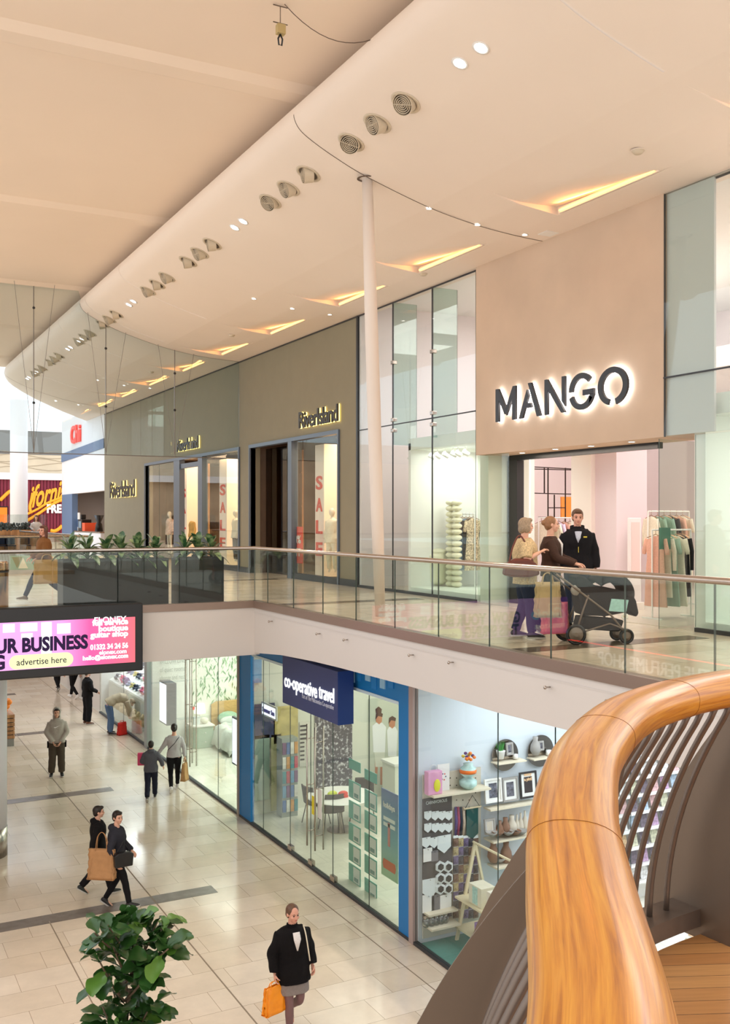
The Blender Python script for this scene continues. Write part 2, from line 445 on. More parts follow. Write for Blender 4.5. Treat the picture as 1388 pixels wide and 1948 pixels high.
# ---- balustrades
def pane(mb_, a, b, z0, z1, t=.012):
    """glass sheet between two plan points"""
    a, b = Vector((*a, 0)), Vector((*b, 0)); d = (b-a).normalized(); n = Vector((-d.y, d.x, 0))
    c = (a+b)/2; c.z = (z0+z1)/2; hd = d*(b-a).length/2
    o = len(mb_.v); mb_.obox(c, hd, n*t/2, (0, 0, (z1-z0)/2), 0)
    # faces order: 0 bottom,1 top,2 (-n side),3 (+d),4(+n),5(-d)
    k = len(mb_.m)-6; mb_.m[k] = 1; mb_.m[k+1] = 1; mb_.m[k+3] = 1; mb_.m[k+5] = 1
    return mb_
def balustrade(name, label, segs, group=None, ztop=1.1, z0=.1):
    root = thing(name, label, 'balustrade', (segs[0][0][0], segs[0][0][1], 0))
    inv = Vector((-segs[0][0][0], -segs[0][0][1], 0))
    path = []
    for (a, b, cuts) in segs:
        a, b = Vector((*a, 0)), Vector((*b, 0)); ps = [0]+cuts+[1]
        for t0, t1 in zip(ps[:-1], ps[1:]):
            L_ = (b-a).length; g = .007/L_
            p = a.lerp(b, t0+g); q = a.lerp(b, t1-g)
            m_ = MB(); pane(m_, p[:2], q[:2], z0, ztop-.03)
            o = m_.build('glass_panel', [M_rail_glass, M_edge], root, loc=inv)
        path.append(a)
    path.append(Vector((*segs[-1][1], 0)))
    pp = [Vector((p.x, p.y, ztop)) for p in path]
    h = MB(); h.tube(pp, .033, 12)
    h.build('handrail', M_steel, root, smooth=True, loc=inv)
    return root
def yt(px): return (17.28-Yof(px, XR))/(17.28+4)
cuts = [yt(c) for c in (510, 559, 615, 678, 752, 835, 932, 1049, 1190, 1361)] + [.60, .68, .77, .86, .93]
def xt(px):                      # along the bridge front (Y = 17.3), from x=-14 to 6.85
    p = on_y(px, 986, 17.3); return (p.x+14)/(6.85+14)
balustrade('glass_balustrade', 'glass balustrade with steel handrail along the upper walkway and over the bridge front', 
           [((-14, 17.3), (XR, 17.3), [.12, .24, .36, .48, .6, .7, xt(100), xt(224), xt(341), xt(452)]), ((XR, 17.3), (XR, -4), cuts)])
balustrade('glass_balustrade', 'farther glass balustrade behind the walking woman, at the far side of the bridge', [((-14, 31.1), (XR, 31.1), [.3, .5, .6, .7, .8, .9]), ((XR, 31.1), (XR, 44), [.1, .2, .3, .4, .5, .6, .7, .8, .9])])
struct('trim_19', MB().box((-14, 31.0, -.6), (XR+.1, 31.22, .12)), M_fascia)
struct('trim_20', MB().box((XR-.06, 31.0, -.6), (XR+.1, 45, .12)), M_fascia)
struct('trim_21', MB().box((-14, 44.9, -.6), (XR+.1, 45.1, .12)), M_fascia)
# small fixings on the fascia
fx = None
for i, (px, py) in enumerate(((518, 1182), (609, 1205.5), (661, 1217), (786, 1246), (862, 1260), (1046, 1307), (1163, 1333))):
    p = on_x(px, py, XR-.03)
    lab = 'small steel eye fixing on the white walkway fascia'
    if fx is None:
        fx = thing('fascia_fixing', lab, 'wall fixing', p, group='steel eyes on the fascia')
        MB().lathe([(.02, 0), (.02, .006)], (0, 0, 0), 10, az=(-1, 0, 0)).build('plate', M_steel, fx)
        MB().tube([(0, 0, 0), (-.07, 0, 0)], .009, 8).ell((-.07, 0, 0), (.016, .022, .022), 8, 6).build('eye_bolt', M_steel, fx, smooth=True)
    else: dup(fx, p, 0)

# ---- ceiling services
def tangent_frame(x, y):
    z = soffit_z(x); e = .1; s_ = (soffit_z(x+e)-soffit_z(x-e))/(2*e)
    n = Vector((s_, 0, -1)).normalized(); return Vector((x, y, z)), n
M_noz = mat('vent_cream', (204, 190, 168), .5); M_nozd = mat('vent_dark', (92, 80, 66), .6)
def nozzle_proto(tilt, rotz):
    r_ = thing('air_vent', 'x', 'air vent', (0,0,0))
    c = MB().lathe([(.19, -.01), (.215, .004), (.21, .014), (.165, .012), (.16, -.01)], (0,0,0), 28, az=(0,0,-1), closed=True)
    c.build('bezel', M_noz, r_, smooth=True)
    MB().lathe([(.165, -.001), (.165, .004)], (0,0,0), 24, az=(0,0,-1)).build('dark_opening', M_nozd, r_)
    ax = Vector((math.sin(tilt)*math.cos(rotz), math.sin(tilt)*math.sin(rotz), -math.cos(tilt)))
    d = MB().lathe([(.150, -.06), (.150, .10), (.143, .10), (.138, .02), (.13, -.06)], (0,0,0), 28, az=ax)
    d.build('drum', M_noz, r_, smooth=False)
    g = MB()
    for q in (.122, .096, .070, .044, .020):
        g.lathe([(q, .06), (q, .102), (q-.008, .102), (q-.008, .06)], (0,0,0), 24, az=ax, closed=True)
    sd = ax.cross(Vector((0, 0, 1))).normalized(); g.bar(ax*.095-sd*.14, ax*.095+sd*.14, .008)
    g.build('grille_rings', M_noz, r_, smooth=False)
    MB().lathe([(.137, .04), (.137, .06)], (0,0,0), 24, az=ax).build('drum_inside', M_nozd, r_)
    return r_
# direction of the throw (towards the void and the camera), slightly different one to the next
protos = [nozzle_proto(R(32), R(215)), nozzle_proto(R(40), R(185)), nozzle_proto(R(34), R(240)), nozzle_proto(R(56), R(165))]
used = [False]*4
xN = 6.86
pN, nN = tangent_frame(xN, 0)
tilt_soff = math.atan2(nN.x, -nN.z)
def place(proto, i, loc, label, group, rot):
    if not used[i]:
        used[i] = True; o = proto; o.location = loc; o.rotation_euler = rot; o['label'] = label; o['group'] = group; return o
    return dup(proto, loc, None, label, group, rot)
k = 0
near_labels = ['round cream air vent on the soffit, cut by the top edge of the photo',
 'large round air vent, rightmost of the nearest trio below the ceiling edge', 'round air vent, middle of the nearest trio below the ceiling edge', 'round air vent, leftmost of the nearest trio, tilted downwards',
 'round air vent turned sideways showing its drum, rightmost of the second trio', 'round air vent, middle of the second trio beside the white pole', 'round air vent, leftmost of the second trio above the twin spotlights']
order = [(6.9, 0), (11.77, 0), (12.58, 1), (13.4, 2), (14.95, 3), (15.77, 1), (16.57, 0)]
for base in (19.7, 27.7, 35.7):
    for q, dd in enumerate((0, .8, 1.6, 3.2, 4.0, 4.8)):
        order.append((base+dd, (q*2+int(base)) % 4))
wh = {7: 'third', 10: 'fourth', 13: 'fifth', 16: 'sixth', 19: 'seventh', 22: 'eighth'}
for n_, (Y, t) in enumerate(order):
    p, n = tangent_frame(xN, Y)
    if n_ < 7: lab = near_labels[n_]
    else:
        lab = '%s round air vent of the %s trio from the camera along the soffit' % (('nearest', 'middle', 'farthest')[(n_-7) % 3], wh[7+3*((n_-7)//3)])
    o = place(protos[t], t, p, lab, 'round air vents along the soffit', (0, -math.atan2(nN.x, -nN.z), 0))
# twin spotlights
sp0 = None
M_cool = glow('cool_lamp_glow', (250, 250, 255), 26)
for i, Y in enumerate((10.2, 18.15, 26.1, 34.0, 42.0)):
    for s_ in (-1, 1):
        x_ = 6.86; p, n = tangent_frame(x_, Y+s_*.23)
        lab = 'bright spotlight in the soffit, %s of the %s pair' % ('nearer' if s_ < 0 else 'farther', ('nearest', 'second', 'third', 'fourth', 'fifth')[i])
        if sp0 is None:
            sp0 = thing('ceiling_spotlight', lab, 'spotlight', p, group='twin spotlights in the soffit')
            MB().lathe([(.095, -.01), (.11, .012), (.085, .014), (.07, -.01)], (0,0,0), 20, az=(0,0,-1), closed=True).build('trim_ring', M_white, sp0, smooth=True)
            MB().lathe([(.068, -.005), (.068, .006)], (0,0,0), 20, az=(0,0,-1)).build('lens', M_cool, sp0)
            o = sp0; o.rotation_euler = (0, -tilt_soff, 0)
        else: dup(sp0, p, None, lab, None, (0, -tilt_soff, 0))
        if i < 3:
            l = bpy.data.lights.new('spot', 'SPOT'); l.energy = 260; l.spot_size = R(95); l.spot_blend = .8; l.color = lin((255, 240, 222)); l.shadow_soft_size = .08
            lo = bpy.data.objects.new('spot_lamp', l); COL.objects.link(lo); lo.location = p+n*.06
# small downlights: spread along joints
dl = None
dlp = [(483, 568), (556, 587), (627, 598), (816, 396), (908, 427), (998, 446), (191, 724), (246, 692-8), (232, 733), (182, 723), (285, 738), (106, 763), (149, 770), (193, 774), (188, 727)]
dlp = dlp[:6]+[(186, 723), (236, 733), (285, 738), (106, 763), (149, 770)]
for i, (px, py) in enumerate(dlp):
    # intersect the soffit surface
    z = 6.7
    for _ in range(20): p = on_z(px, py, z); z = soffit_z(min(max(p.x, 6.3), 11.0))
    p.z -= .001
    lab = 'tiny downlight in the soffit, %s' % ['left of three in a row above the second shop', 'middle of three in a row above the second shop', 'right of three in a row above the second shop',
        'nearest the white pole, on the ceiling joint', 'middle of three on the ceiling joint', 'right of three on the ceiling joint above the beige panel', 'leftmost above the far hall', 'second from left in the far group', 'third in the far group', 'at the rounded far end, left one', 'at the rounded far end, right one'][i]
    if dl is None:
        dl = thing('ceiling_downlight', lab, 'downlight', p, group='small downlights in the soffit')
        MB().lathe([(.05, 0), (.062, .01), (.045, .012), (.04, 0)], (0,0,0), 16, az=(0,0,-1), closed=True).build('trim_ring', M_white, dl, smooth=True)
        MB().lathe([(.042, -.002), (.042, .008)], (0,0,0), 16, az=(0,0,-1)).build('lens', M_spot, dl)
    else: dup(dl, p, 0, lab)
# amber strips in their wedge-shaped pockets
st = None
for i, y0 in enumerate(YS):
    lab = 'glowing amber light strip in a wedge pocket of the soffit, number %s from the camera' % ('one two three four five six seven eight nine ten'.split()[i])
    p = (10.2, y0, 6.565)
    if st is None:
        st = thing('amber_light_strip', lab, 'light strip', p, group='amber light strips in the soffit')
        MB().box((-.013, 0, -.012), (.013, 2.1, .012)).build('tube', M_orange, st)
        MB().box((.02, -.05, -.03), (.05, 2.15, .05)).build('holder', M_cream, st)
    else: dup(st, p, 0, lab)
    l = area((10.16, y0+1.05, 6.62), .05, 2.0, 16, (255, 160, 78), name='amber_lamp'); l.rotation_euler = (0, R(75), 0)
# smoke detectors / speaker on the ceiling
for (px, py, lab) in ((1213, 286, 'round smoke detector on the soffit near the top right amber strip'), (441, 637, 'round smoke detector on the soffit above the dark shop front'), (805, 520, 'smoke detector beside the second amber strip'), (288, 707, 'smoke detector near the far amber strips')):
    z = 6.6
    for _ in range(20): p = on_z(px, py, z); z = soffit_z(min(max(p.x, 6.3), 11.0))
    d_ = thing('smoke_detector', lab, 'smoke detector', p)
    MB().lathe([(.085, 0), (.085, .012), (.05, .05), (.0, .052)], (0,0,0), 20, az=(0,0,-1)).build('housing', M_noz, d_, smooth=True)
    MB().lathe([(.1, 0), (.1, .006)], (0,0,0), 20, az=(0,0,-1)).build('base_plate', M_cream, d_)
z = 6.55; p = on_z(1043, 441, z)
d_ = thing('access_hatch', 'small square access hatch in the soffit just above the beige shop panel', 'ceiling hatch', p)
MB().box((-.16, -.16, -.02), (.16, .16, 0)).build('frame', M_cream, d_, bevel=.004); MB().box((-.13, -.13, -.035), (.13, .13, -.02)).build('panel', M_white, d_)
# leaning white pole
t_ = on_y(702.5, 340, 14.03); b_ = on_z(723, 1172, 0)
t_ = Vector((7.5, 14.1, 7.1))
pole = thing('leaning_pole', 'slender white pole leaning from the walkway floor up through the soffit', 'pole', (b_.x, b_.y, 0))
mid = (b_+t_)/2
MB().tube([Vector((0,0,0)), (mid-b_)*.5, mid-b_, (t_-b_)*.75, (t_-b_)+Vector((0,0,.2))], [.085, .105, .112, .104, .082], 20).build('shaft', mat('pole_paint', (226, 214, 204), .5), pole, smooth=True)
MB().lathe([(.12, .001), (.16, .0), (.16, -.006), (.12, -.006)], t_-b_+Vector((0, 0, -.02)), 24, closed=True).build('ceiling_collar', M_groove, pole)
# wire with hanging bracket under the upper ceiling (top left)
p = on_z(533, 12, 8.25); 
hb = thing('ceiling_bracket', 'small wire bracket with shackle hanging below the upper ceiling at top left', 'bracket', p)
MB().tube([(-.1, 0, 0), (.1, 0, 0)], .008, 6).tube([(-.1, 0, -.22), (.1, 0, -.22)], .008, 6).tube([(0, 0, 0), (0, 0, -.25)], .006, 6).build('wire_frame', M_bronze, hb)
MB().box((-.05, -.04, -.36), (.06, .04, -.24)).build('clamp', mat('old_brass', (190, 170, 120), .5, .3), hb)
MB().tube([(0, 0, -.36), (-.03, 0, -.42), (-.02, 0, -.5), (.02, 0, -.5), (.03, 0, -.42), (0, 0, -.36)], .012, 6).build('shackle', M_dark, hb, smooth=True)
q0 = on_z(541, 8, 8.25); q1 = on_z(738, 60, 8.1)
wire = [q0.lerp(q1, t)+Vector((0, 0, -1.2*t*(1-t)*1.0)) for t in [i/12 for i in range(13)]]
MB().tube([p_-q0 for p_ in wire], .006, 6).build('sagging_wire', M_groove, None, smooth=True, loc=q0); tag(bpy.context.scene.collection.objects[-1], 'thin wire sagging from the ceiling bracket to the soffit edge', 'wire')
# ================================================================ PEOPLE
def fuse(mb_, voxel, smooth=4, name='body', crease=0., amp=0., seed=0, fq=28.):
    """one continuous skin from overlapping closed volumes"""
    me = mb_.mesh('tmp'); o = bpy.data.objects.new('tmp', me); COL.objects.link(o)
    r_ = o.modifiers.new('r', 'REMESH'); r_.mode = 'VOXEL'; r_.voxel_size = voxel; r_.adaptivity = 0
    if smooth:
        s_ = o.modifiers.new('s', 'SMOOTH'); s_.factor = .5; s_.iterations = smooth
    dg = bpy.context.evaluated_depsgraph_get(); out = bpy.data.meshes.new_from_object(o.evaluated_get(dg))
    bpy.data.objects.remove(o); bpy.data.meshes.remove(me)
    if amp:   # soft folds in cloth
        n = len(out.vertices); co = np.empty(n*3); no = np.empty(n*3)
        out.vertices.foreach_get('co', co); out.vertices.foreach_get('normal', no); co = co.reshape(-1,3); no = no.reshape(-1,3)
        x, y, z = co.T
        d = np.sin(fq*z+9*x+3*np.sin(11*y+seed)+seed)*.6+np.sin(fq*.6*z-17*x+13*y+2*np.sin(9*x+seed*2))*.6+np.sin(41*x+33*y+15*z+seed)*.3
        co += no*(amp*d)[:, None]; out.vertices.foreach_set('co', co.ravel()); out.update()
    out.name = name; return out
def link_mesh(me, name, mats, parent, smooth=True):
    me.materials.clear()
    for m in (mats if isinstance(mats, (list, tuple)) else [mats]): me.materials.append(m)
    if smooth: me.polygons.foreach_set('use_smooth', [True]*len(me.polygons))
    o = bpy.data.objects.new(name, me); COL.objects.link(o)
    if parent is not None: o.parent = parent
    return o
def join_meshes(ms, name):
    bm = bmesh.new()
    for m in ms: bm.from_mesh(m); bpy.data.meshes.remove(m)
    out = bpy.data.meshes.new(name); bm.to_mesh(out); bm.free(); return out
SK = {'light': mat('skin_light', (222, 170, 145), .5), 'pink': mat('skin_pink', (216, 158, 135), .5), 'tan': mat('skin_tan', (178, 124, 96), .5)}
HAIR = {'dark': mat('hair_dark', (34, 24, 20), .45, var=.2, scale=60), 'brown': mat('hair_brown', (92, 62, 42), .5, var=.25, scale=60),
        'grey': mat('hair_greyblond', (150, 128, 104), .55, var=.25, scale=60), 'fair': mat('hair_fair', (140, 98, 64), .5, var=.2, scale=60), 'red': mat('hair_auburn', (88, 46, 30), .5, var=.2, scale=60)}
M_eye = mat('eye_dark', (30, 22, 20), .2); M_lip = mat('lip', (176, 96, 88), .5)
BASE = dict(pel=(0,0,.93), waist=(0,0,1.08), chest=(0,.005,1.28), neck=(0,-.01,1.45), head=(0,.02,1.618),
            sR=(.17,-.005,1.40), sL=(-.17,-.005,1.40), eR=(.235,-.02,1.13), eL=(-.235,-.02,1.13), wR=(.25,.03,.89), wL=(-.25,.03,.89),
            hR=(.09,0,.90), hL=(-.09,0,.90), kR=(.105,.015,.50), kL=(-.105,.015,.50), aR=(.11,-.02,.09), aL=(-.11,-.02,.09), tR=(.13,1,0), tL=(-.13,1,0))
def hand(mb_, w, d, pn, s=1., side=1, curl=.5):
    """palm and five fingers: w wrist, d direction of the hand, pn palm normal"""
    d = Vector(d).normalized(); pn = Vector(pn); pn = (pn-d*pn.dot(d)).normalized(); a = d.cross(pn)*side   # a: towards the thumb
    w = Vector(w)
    mb_.tube([w-d*.02, w+d*.02, w+d*.055, w+d*.085], [.021*s, .026*s, .038*s, .036*s], 10, up=a, flat=[.85, .65, .42, .4])
    for k, (off, L_) in enumerate(((.028, .072), (.0095, .08), (-.0095, .075), (-.027, .058))):
        p = w+d*.078*s+a*off*s; c = curl; q = []
        ang = 0; cur = p; q.append(cur)
        for seg, fr in enumerate((.42, .32, .26)):
            ang += c*(.5 if seg == 0 else .75)
            cur = cur+(d*math.cos(ang)+pn*math.sin(ang))*L_*fr*s; q.append(cur)
        mb_.tube(q, [.0098*s, .0093*s, .0085*s, .0065*s], 7, up=a)
    p = w+d*.025*s+a*.022*s
    q = [p, p+(a*.6+d*.6+pn*.3).normalized()*.034*s, p+(a*.5+d*.8+pn*.5).normalized()*.034*2*s-a*.006, p+(a*.25+d*.9+pn*.75).normalized()*.09*s]
    mb_.tube(q, [.013*s, .0115*s, .0105*s, .0075*s], 7, up=pn)
def ring_path(J):
    return [Vector(J['pel']), Vector(J['waist']), Vector(J['chest']), Vector(J['neck'])]
def torso(mb_, J, inf=0., z0=0., z1=1., bust=0., hemw=0., belly=0.):
    """elliptical torso from crotch (t=0) to neck (t=1)"""
    P = ring_path(J); rt = (Vector(J['sR'])-Vector(J['sL'])).normalized(); rh = (Vector(J['hR'])-Vector(J['hL'])).normalized()
    def pos(t):
        d = (P[1]-P[0])
        if t < 0: return P[0]+d*(t/.28)
        for (ta, tb, a, b) in ((0, .28, P[0], P[1]), (.28, .67, P[1], P[2]), (.67, 1.001, P[2], P[3])):
            if t <= tb: return a.lerp(b, (t-ta)/(tb-ta))
        return P[3]
    prof = [(-.62, .165, .115), (-.35, .17, .12), (-.17, .168, .118), (-.05, .172, .122), (.1, .168, .115), (.28, .142+belly*.3, .098+belly), (.45, .15+belly*.2, .105+belly*.8), (.62, .168, .116+bust), (.78, .178, .11+bust*.4), (.88, .165, .092), (.94, .115, .075), (1.0, .062, .058)]
    pr = [(t, a, b) for t, a, b in prof if z0 <= t <= z1]
    def at(t):
        for (t0, a0, b0), (t1, a1, b1) in zip(prof[:-1], prof[1:]):
            if t0 <= t <= t1:
                k = (t-t0)/(t1-t0); return (t, a0+(a1-a0)*k, b0+(b1-b0)*k)
        return prof[-1]
    if pr[0][0] > z0+.01: pr = [at(z0)]+pr
    if pr[-1][0] < z1-.01: pr = pr+[at(z1)]
    o = len(mb_.v); n = 20
    for i, (t, a, b) in enumerate(pr):
        p = pos(t); tg = (pos(min(t+.05, 1))-pos(t-.05)).normalized()
        r_ = rh.lerp(rt, min(1, max(0, (t-.1)/.6))).normalized(); r_ = (r_-tg*r_.dot(tg)).normalized(); fw = tg.cross(r_)
        hw = hemw*max(0, 1-(t-z0)/.5)
        for j in range(n):
            th = 2*math.pi*j/n; c, s_ = math.cos(th), math.sin(th)
            sq = 1+.06*abs(math.sin(2*th))
            mb_.v.append(tuple(p+r_*(c*(a+inf+hw)*sq)+fw*(s_*(b+inf+hw*.7)*sq)))
    for i in range(len(pr)-1):
        for j in range(n):
            mb_.f.append((o+i*n+j, o+i*n+(j+1)%n, o+(i+1)*n+(j+1)%n, o+(i+1)*n+j)); mb_.m.append(0)
    mb_.f.append(tuple(o+j for j in reversed(range(n)))); mb_.m.append(0)
    mb_.f.append(tuple(o+(len(pr)-1)*n+j for j in range(n))); mb_.m.append(0)
def limb(mb_, pts, radii, n=12): mb_.tube(smoothpts(pts, 5), list(np.interp(np.linspace(0, len(pts)-1, (len(pts)-1)*5+1), range(len(pts)), radii)), n)
def V(a): return Vector(a)
def person(label, loc, yaw, H=1.75, pose=None, skin='light', hair='dark', hairstyle='short', top=None, legs=None, shoes=(30,28,30), look=(0,1,0), face=True, hands=(.6,.6), voxel=.013, build=1., group=None, bust=0., bare=None, handdir=None, belly=0.):
    J = dict(BASE); J.update(pose or {})
    root = thing('person', label, 'person', loc, yaw, group); S_ = H/1.75; root.scale = (S_, S_, S_)
    # ---- body
    b = MB(); torso(b, J, z0=-.05, bust=bust)
    for s in 'RL':
        sg = 1 if s == 'R' else -1
        sh, el, wr = V(J['s'+s]), V(J['e'+s]), V(J['w'+s]); hp, kn, an = V(J['h'+s]), V(J['k'+s]), V(J['a'+s])
        ch = V(J['chest']).lerp(V(J['neck']), .45); sh = sh.lerp(ch, .12)-V((0,0,.025))
        b.tube([ch, sh.lerp(ch, .3), sh], [.06, .055, .047], 10)
        limb(b, [sh, sh.lerp(el, .5), el, el.lerp(wr, .45), wr], [.052, .044, .037, .036, .024])
        limb(b, [hp, hp.lerp(kn, .4), kn, kn.lerp(an, .4), an], [.088*build, .077*build, .054, .056, .035])
        td = V(J['t'+s]).normalized()
        b.tube([an+V((0,0,-.02))-td*.04, an+V((0,0,-.035))+td*.06, an+V((0,0,-.055))+td*.16], [.033, .036, .025], 10)
    hd = V(J['head']); nk = V(J['neck'])
    b.tube([nk-V((0,0,.03)), hd-V((0,.015,.07))], [.055, .05], 12)
    parts = [fuse(b, voxel, 4)]
    # ---- head, with its own finer surface
    lk = V(look).normalized(); sx = lk.cross(V((0,0,1))).normalized(); uz = sx.cross(lk)
    M = Matrix((sx, lk, uz)).transposed()
    def hp_(x, y, z): return hd+M@V((x, y, z))
    h = MB(); h.ell(hp_(0,-.012,.028), (.074,.093,.088), 20, 14, M=M); h.ell(hp_(0,.022,-.03), (.058,.068,.078), 18, 12, M=M)
    h.ell(hp_(0,.048,-.082), (.032,.032,.028), 12, 8, M=M); h.tube([hp_(0,-.03,-.16), hp_(0,-.02,-.05)], [.05,.052], 12)
    h.ell(hp_(0,.088,-.018), (.012,.022,.026), 10, 8, M=M); h.ell(hp_(0,.1,-.03), (.015,.014,.011), 10, 8, M=M)
    h.ell(hp_(0,.07,.018), (.05,.02,.012), 12, 8, M=M); h.ell(hp_(0,.076,-.058), (.025,.014,.013), 10, 8, M=M)
    for q in (-1, 1):
        h.ell(hp_(q*.076,-.012,-.005), (.009,.02,.032), 10, 8, M=M); h.ell(hp_(q*.038,.06,-.03), (.022,.022,.022), 10, 8, M=M)
    parts.append(fuse(h, .0075, 2))
    fh = MB()
    for s in 'RL':
        sg = 1 if s == 'R' else -1; el, wr = V(J['e'+s]), V(J['w'+s])
        d = (wr-el).normalized() if not (handdir and handdir.get(s)) else V(handdir[s]).normalized()
        pn = V((-sg, .25, 0)) if abs(d.z) > .6 else V((0, 0, -1))
        hand(fh, wr, d, pn, 1.0, side=(1 if s == 'R' else -1), curl=hands[0 if s == 'R' else 1])
    parts.append(fh.mesh('h'))
    body = link_mesh(join_meshes(parts, 'body'), 'body', SK[skin], root)
    if face:
        for q in (-1, 1):
            MB().ell(hp_(q*.03, .079, .0), (.013, .007, .007), 10, 6, M=M).build('eye', M_eye, root, smooth=True)
            MB().tube([hp_(q*.014, .091, .02), hp_(q*.032, .089, .026), hp_(q*.05, .076, .02)], [.003, .005, .002], 6).build('eyebrow', HAIR[hair], root, smooth=True)
        MB().ell(hp_(0, .087, -.058), (.022, .007, .006), 10, 6, M=M).build('lips', M_lip, root, smooth=True)
    # ---- hair
    if hair:
        g = MB()
        g.ell(hp_(0,-.026,.038), (.086,.097,.09), 20, 14, M=M); g.ell(hp_(0,-.055,-.01), (.078,.062,.08), 16, 10, M=M)
        if hairstyle in ('short', 'bob', 'long'): g.ell(hp_(0,.045,.085), (.06,.05,.034), 14, 8, M=M)
        if hairstyle == 'bob':
            for q in (-1, 1): g.ell(hp_(q*.07,-.02,-.03), (.025,.06,.075), 12, 8, M=M)
            g.ell(hp_(0,-.07,-.04), (.08,.05,.07), 14, 8, M=M)
        if hairstyle == 'long':
            for q in (-1, 1): g.tube([hp_(q*.072,.0,.04), hp_(q*.082,-.005,-.05), hp_(q*.085,-.01,-.15), hp_(q*.075,0,-.22)], [.03,.032,.034,.015], 10)
            g.tube([hp_(0,-.07,0), hp_(0,-.085,-.1), hp_(0,-.09,-.23)], [.08,.075,.04], 12, flat=.5)
        if hairstyle == 'bun': g.ell(hp_(0,-.12,.03), (.042,.038,.042), 12, 8, M=M)
        if hairstyle == 'pony': g.tube([hp_(0,-.1,.04), hp_(0,-.14,-.01), hp_(0,-.13,-.12), hp_(0,-.11,-.19)], [.028,.032,.03,.01], 10)
        link_mesh(fuse(g, .011, 2, amp=.0016, fq=60), 'hair', HAIR[hair], root)
    # ---- top
    def sleeve(mb_, s, r0, r1, r2, upto=1.):
        sh, el, wr = V(J['s'+s]), V(J['e'+s]), V(J['w'+s]); ch = V(J['chest']).lerp(V(J['neck']), .45); sh = sh.lerp(ch, .10)-V((0,0,.018+inf*.25))
        mb_.tube([ch, sh.lerp(ch, .35), sh], [.085, .078+inf*.2, r0], 12)
        if upto >= 1: limb(mb_, [sh, sh.lerp(el, .5), el, el.lerp(wr, .5), el.lerp(wr, .97)], [r0, (r0+r1)/2, r1, (r1+r2)/2, r2])
        else: limb(mb_, [sh, sh.lerp(el, .4), sh.lerp(el, upto*1.6)], [r0, r0*1.12, r0*.98])
    if top:
        t = MB(); inf = top.get('inf', .02)
        torso(t, J, inf=inf, z0=top.get('hem', -.1), z1=.99, bust=bust, hemw=top.get('flare', 0.), belly=belly)
        for s in 'RL': sleeve(t, s, .058+inf*.7, .046+inf*.7, .033+inf*.7, top.get('sleeve', 1.))
        if top.get('hood'): # hood lying on the back or worn
            t.ell(nk+V((0,-.075,.0)), (.10,.07,.06), 14, 8); t.tube([nk+V((-.08,.02,.0)), nk+V((-.09,-.05,.03)), nk+V((.09,-.05,.03)), nk+V((.08,.02,.0))], .028, 8)
        if top.get('collar'): t.lathe([(.062, -.04), (.076, .02), (.07, .05), (.056, .03)], nk+V((0,0,0)), 16, closed=True)
        link_mesh(fuse(t, voxel, 3, amp=top.get('fold', .004), seed=len(label)), top.get('name', 'jacket'), top['mat'], root)
        if top.get('hoodup'):
            q = MB(); q.ell(hp_(0,-.035,.028), (.105,.112,.118), 18, 12, M=M); q.tube([nk+V((0,-.02,-.02)), hp_(0,-.03,-.06)], [.095,.1], 14)
            cut = link_mesh(fuse(q, .012, 2), 'hood', top['mat'], root)
            # open the front of the hood around the face
            bm = bmesh.new(); bm.from_mesh(cut.data); Mi = M.inverted()
            dl_ = [f for f in bm.faces if (lambda l: l.y > .035 and l.z > -.13 and abs(l.x) < .075)(Mi@(f.calc_center_median()-hd))]
            bmesh.ops.delete(bm, geom=dl_, context='FACES'); bm.to_mesh(cut.data); bm.free()
            md = cut.modifiers.new('solid', 'SOLIDIFY'); md.thickness = .012
        if top.get('shirt'):   # strip of shirt in the open front
            P = ring_path(J); a = P[3]+V((0,.092+inf,-.035)); bpt = P[2].lerp(P[1], top.get('open', .5))+V((0,.115+inf+bust,0)); m_ = P[2].lerp(P[3], .3)+V((0,.115+inf+bust,0))
            MB().tube([a, m_, bpt], [.05, top.get('shirtw', .04), .008], 10, up=(1,0,0), flat=.3).build('shirt', top['shirt'], root, smooth=True)
    # ---- legs
    if legs:
        l = MB(); inf = legs.get('inf', .012); kind = legs.get('kind', 'trousers')
        if kind == 'trousers':
            torso(l, J, inf=inf-.002, z0=-.05, z1=.3)
            for s in 'RL':
                hp, kn, an = V(J['h'+s]), V(J['k'+s]), V(J['a'+s]); wd = legs.get('w', 0)
                limb(l, [hp, hp.lerp(kn, .4), kn, kn.lerp(an, .5), an+V((0,0,.02))], [.094*build+inf, .082*build+inf+wd*.4, .058+inf+wd*.8, .052+inf+wd, .040+inf+wd])
            link_mesh(fuse(l, voxel, 3, amp=legs.get('fold', .003), seed=len(label)+2, fq=40), 'trousers', legs['mat'], root)
        else:
            torso(l, J, inf=inf+.006, z0=-.62, z1=.25, hemw=.035)
            link_mesh(fuse(l, voxel, 3, amp=.003, seed=5), 'skirt', legs['mat'], root)
            t2 = MB()
            for s in 'RL':
                hp, kn, an = V(J['h'+s]), V(J['k'+s]), V(J['a'+s])
                limb(t2, [hp.lerp(kn, .2), hp.lerp(kn, .5), kn, kn.lerp(an, .4), an], [.088, .078, .057, .059, .038])
            link_mesh(fuse(t2, voxel, 3), 'tights', legs['tights'], root)
    # ---- shoes
    ms = shoes if not isinstance(shoes, tuple) else mat('shoe_%d_%d_%d' % shoes, shoes, .5)
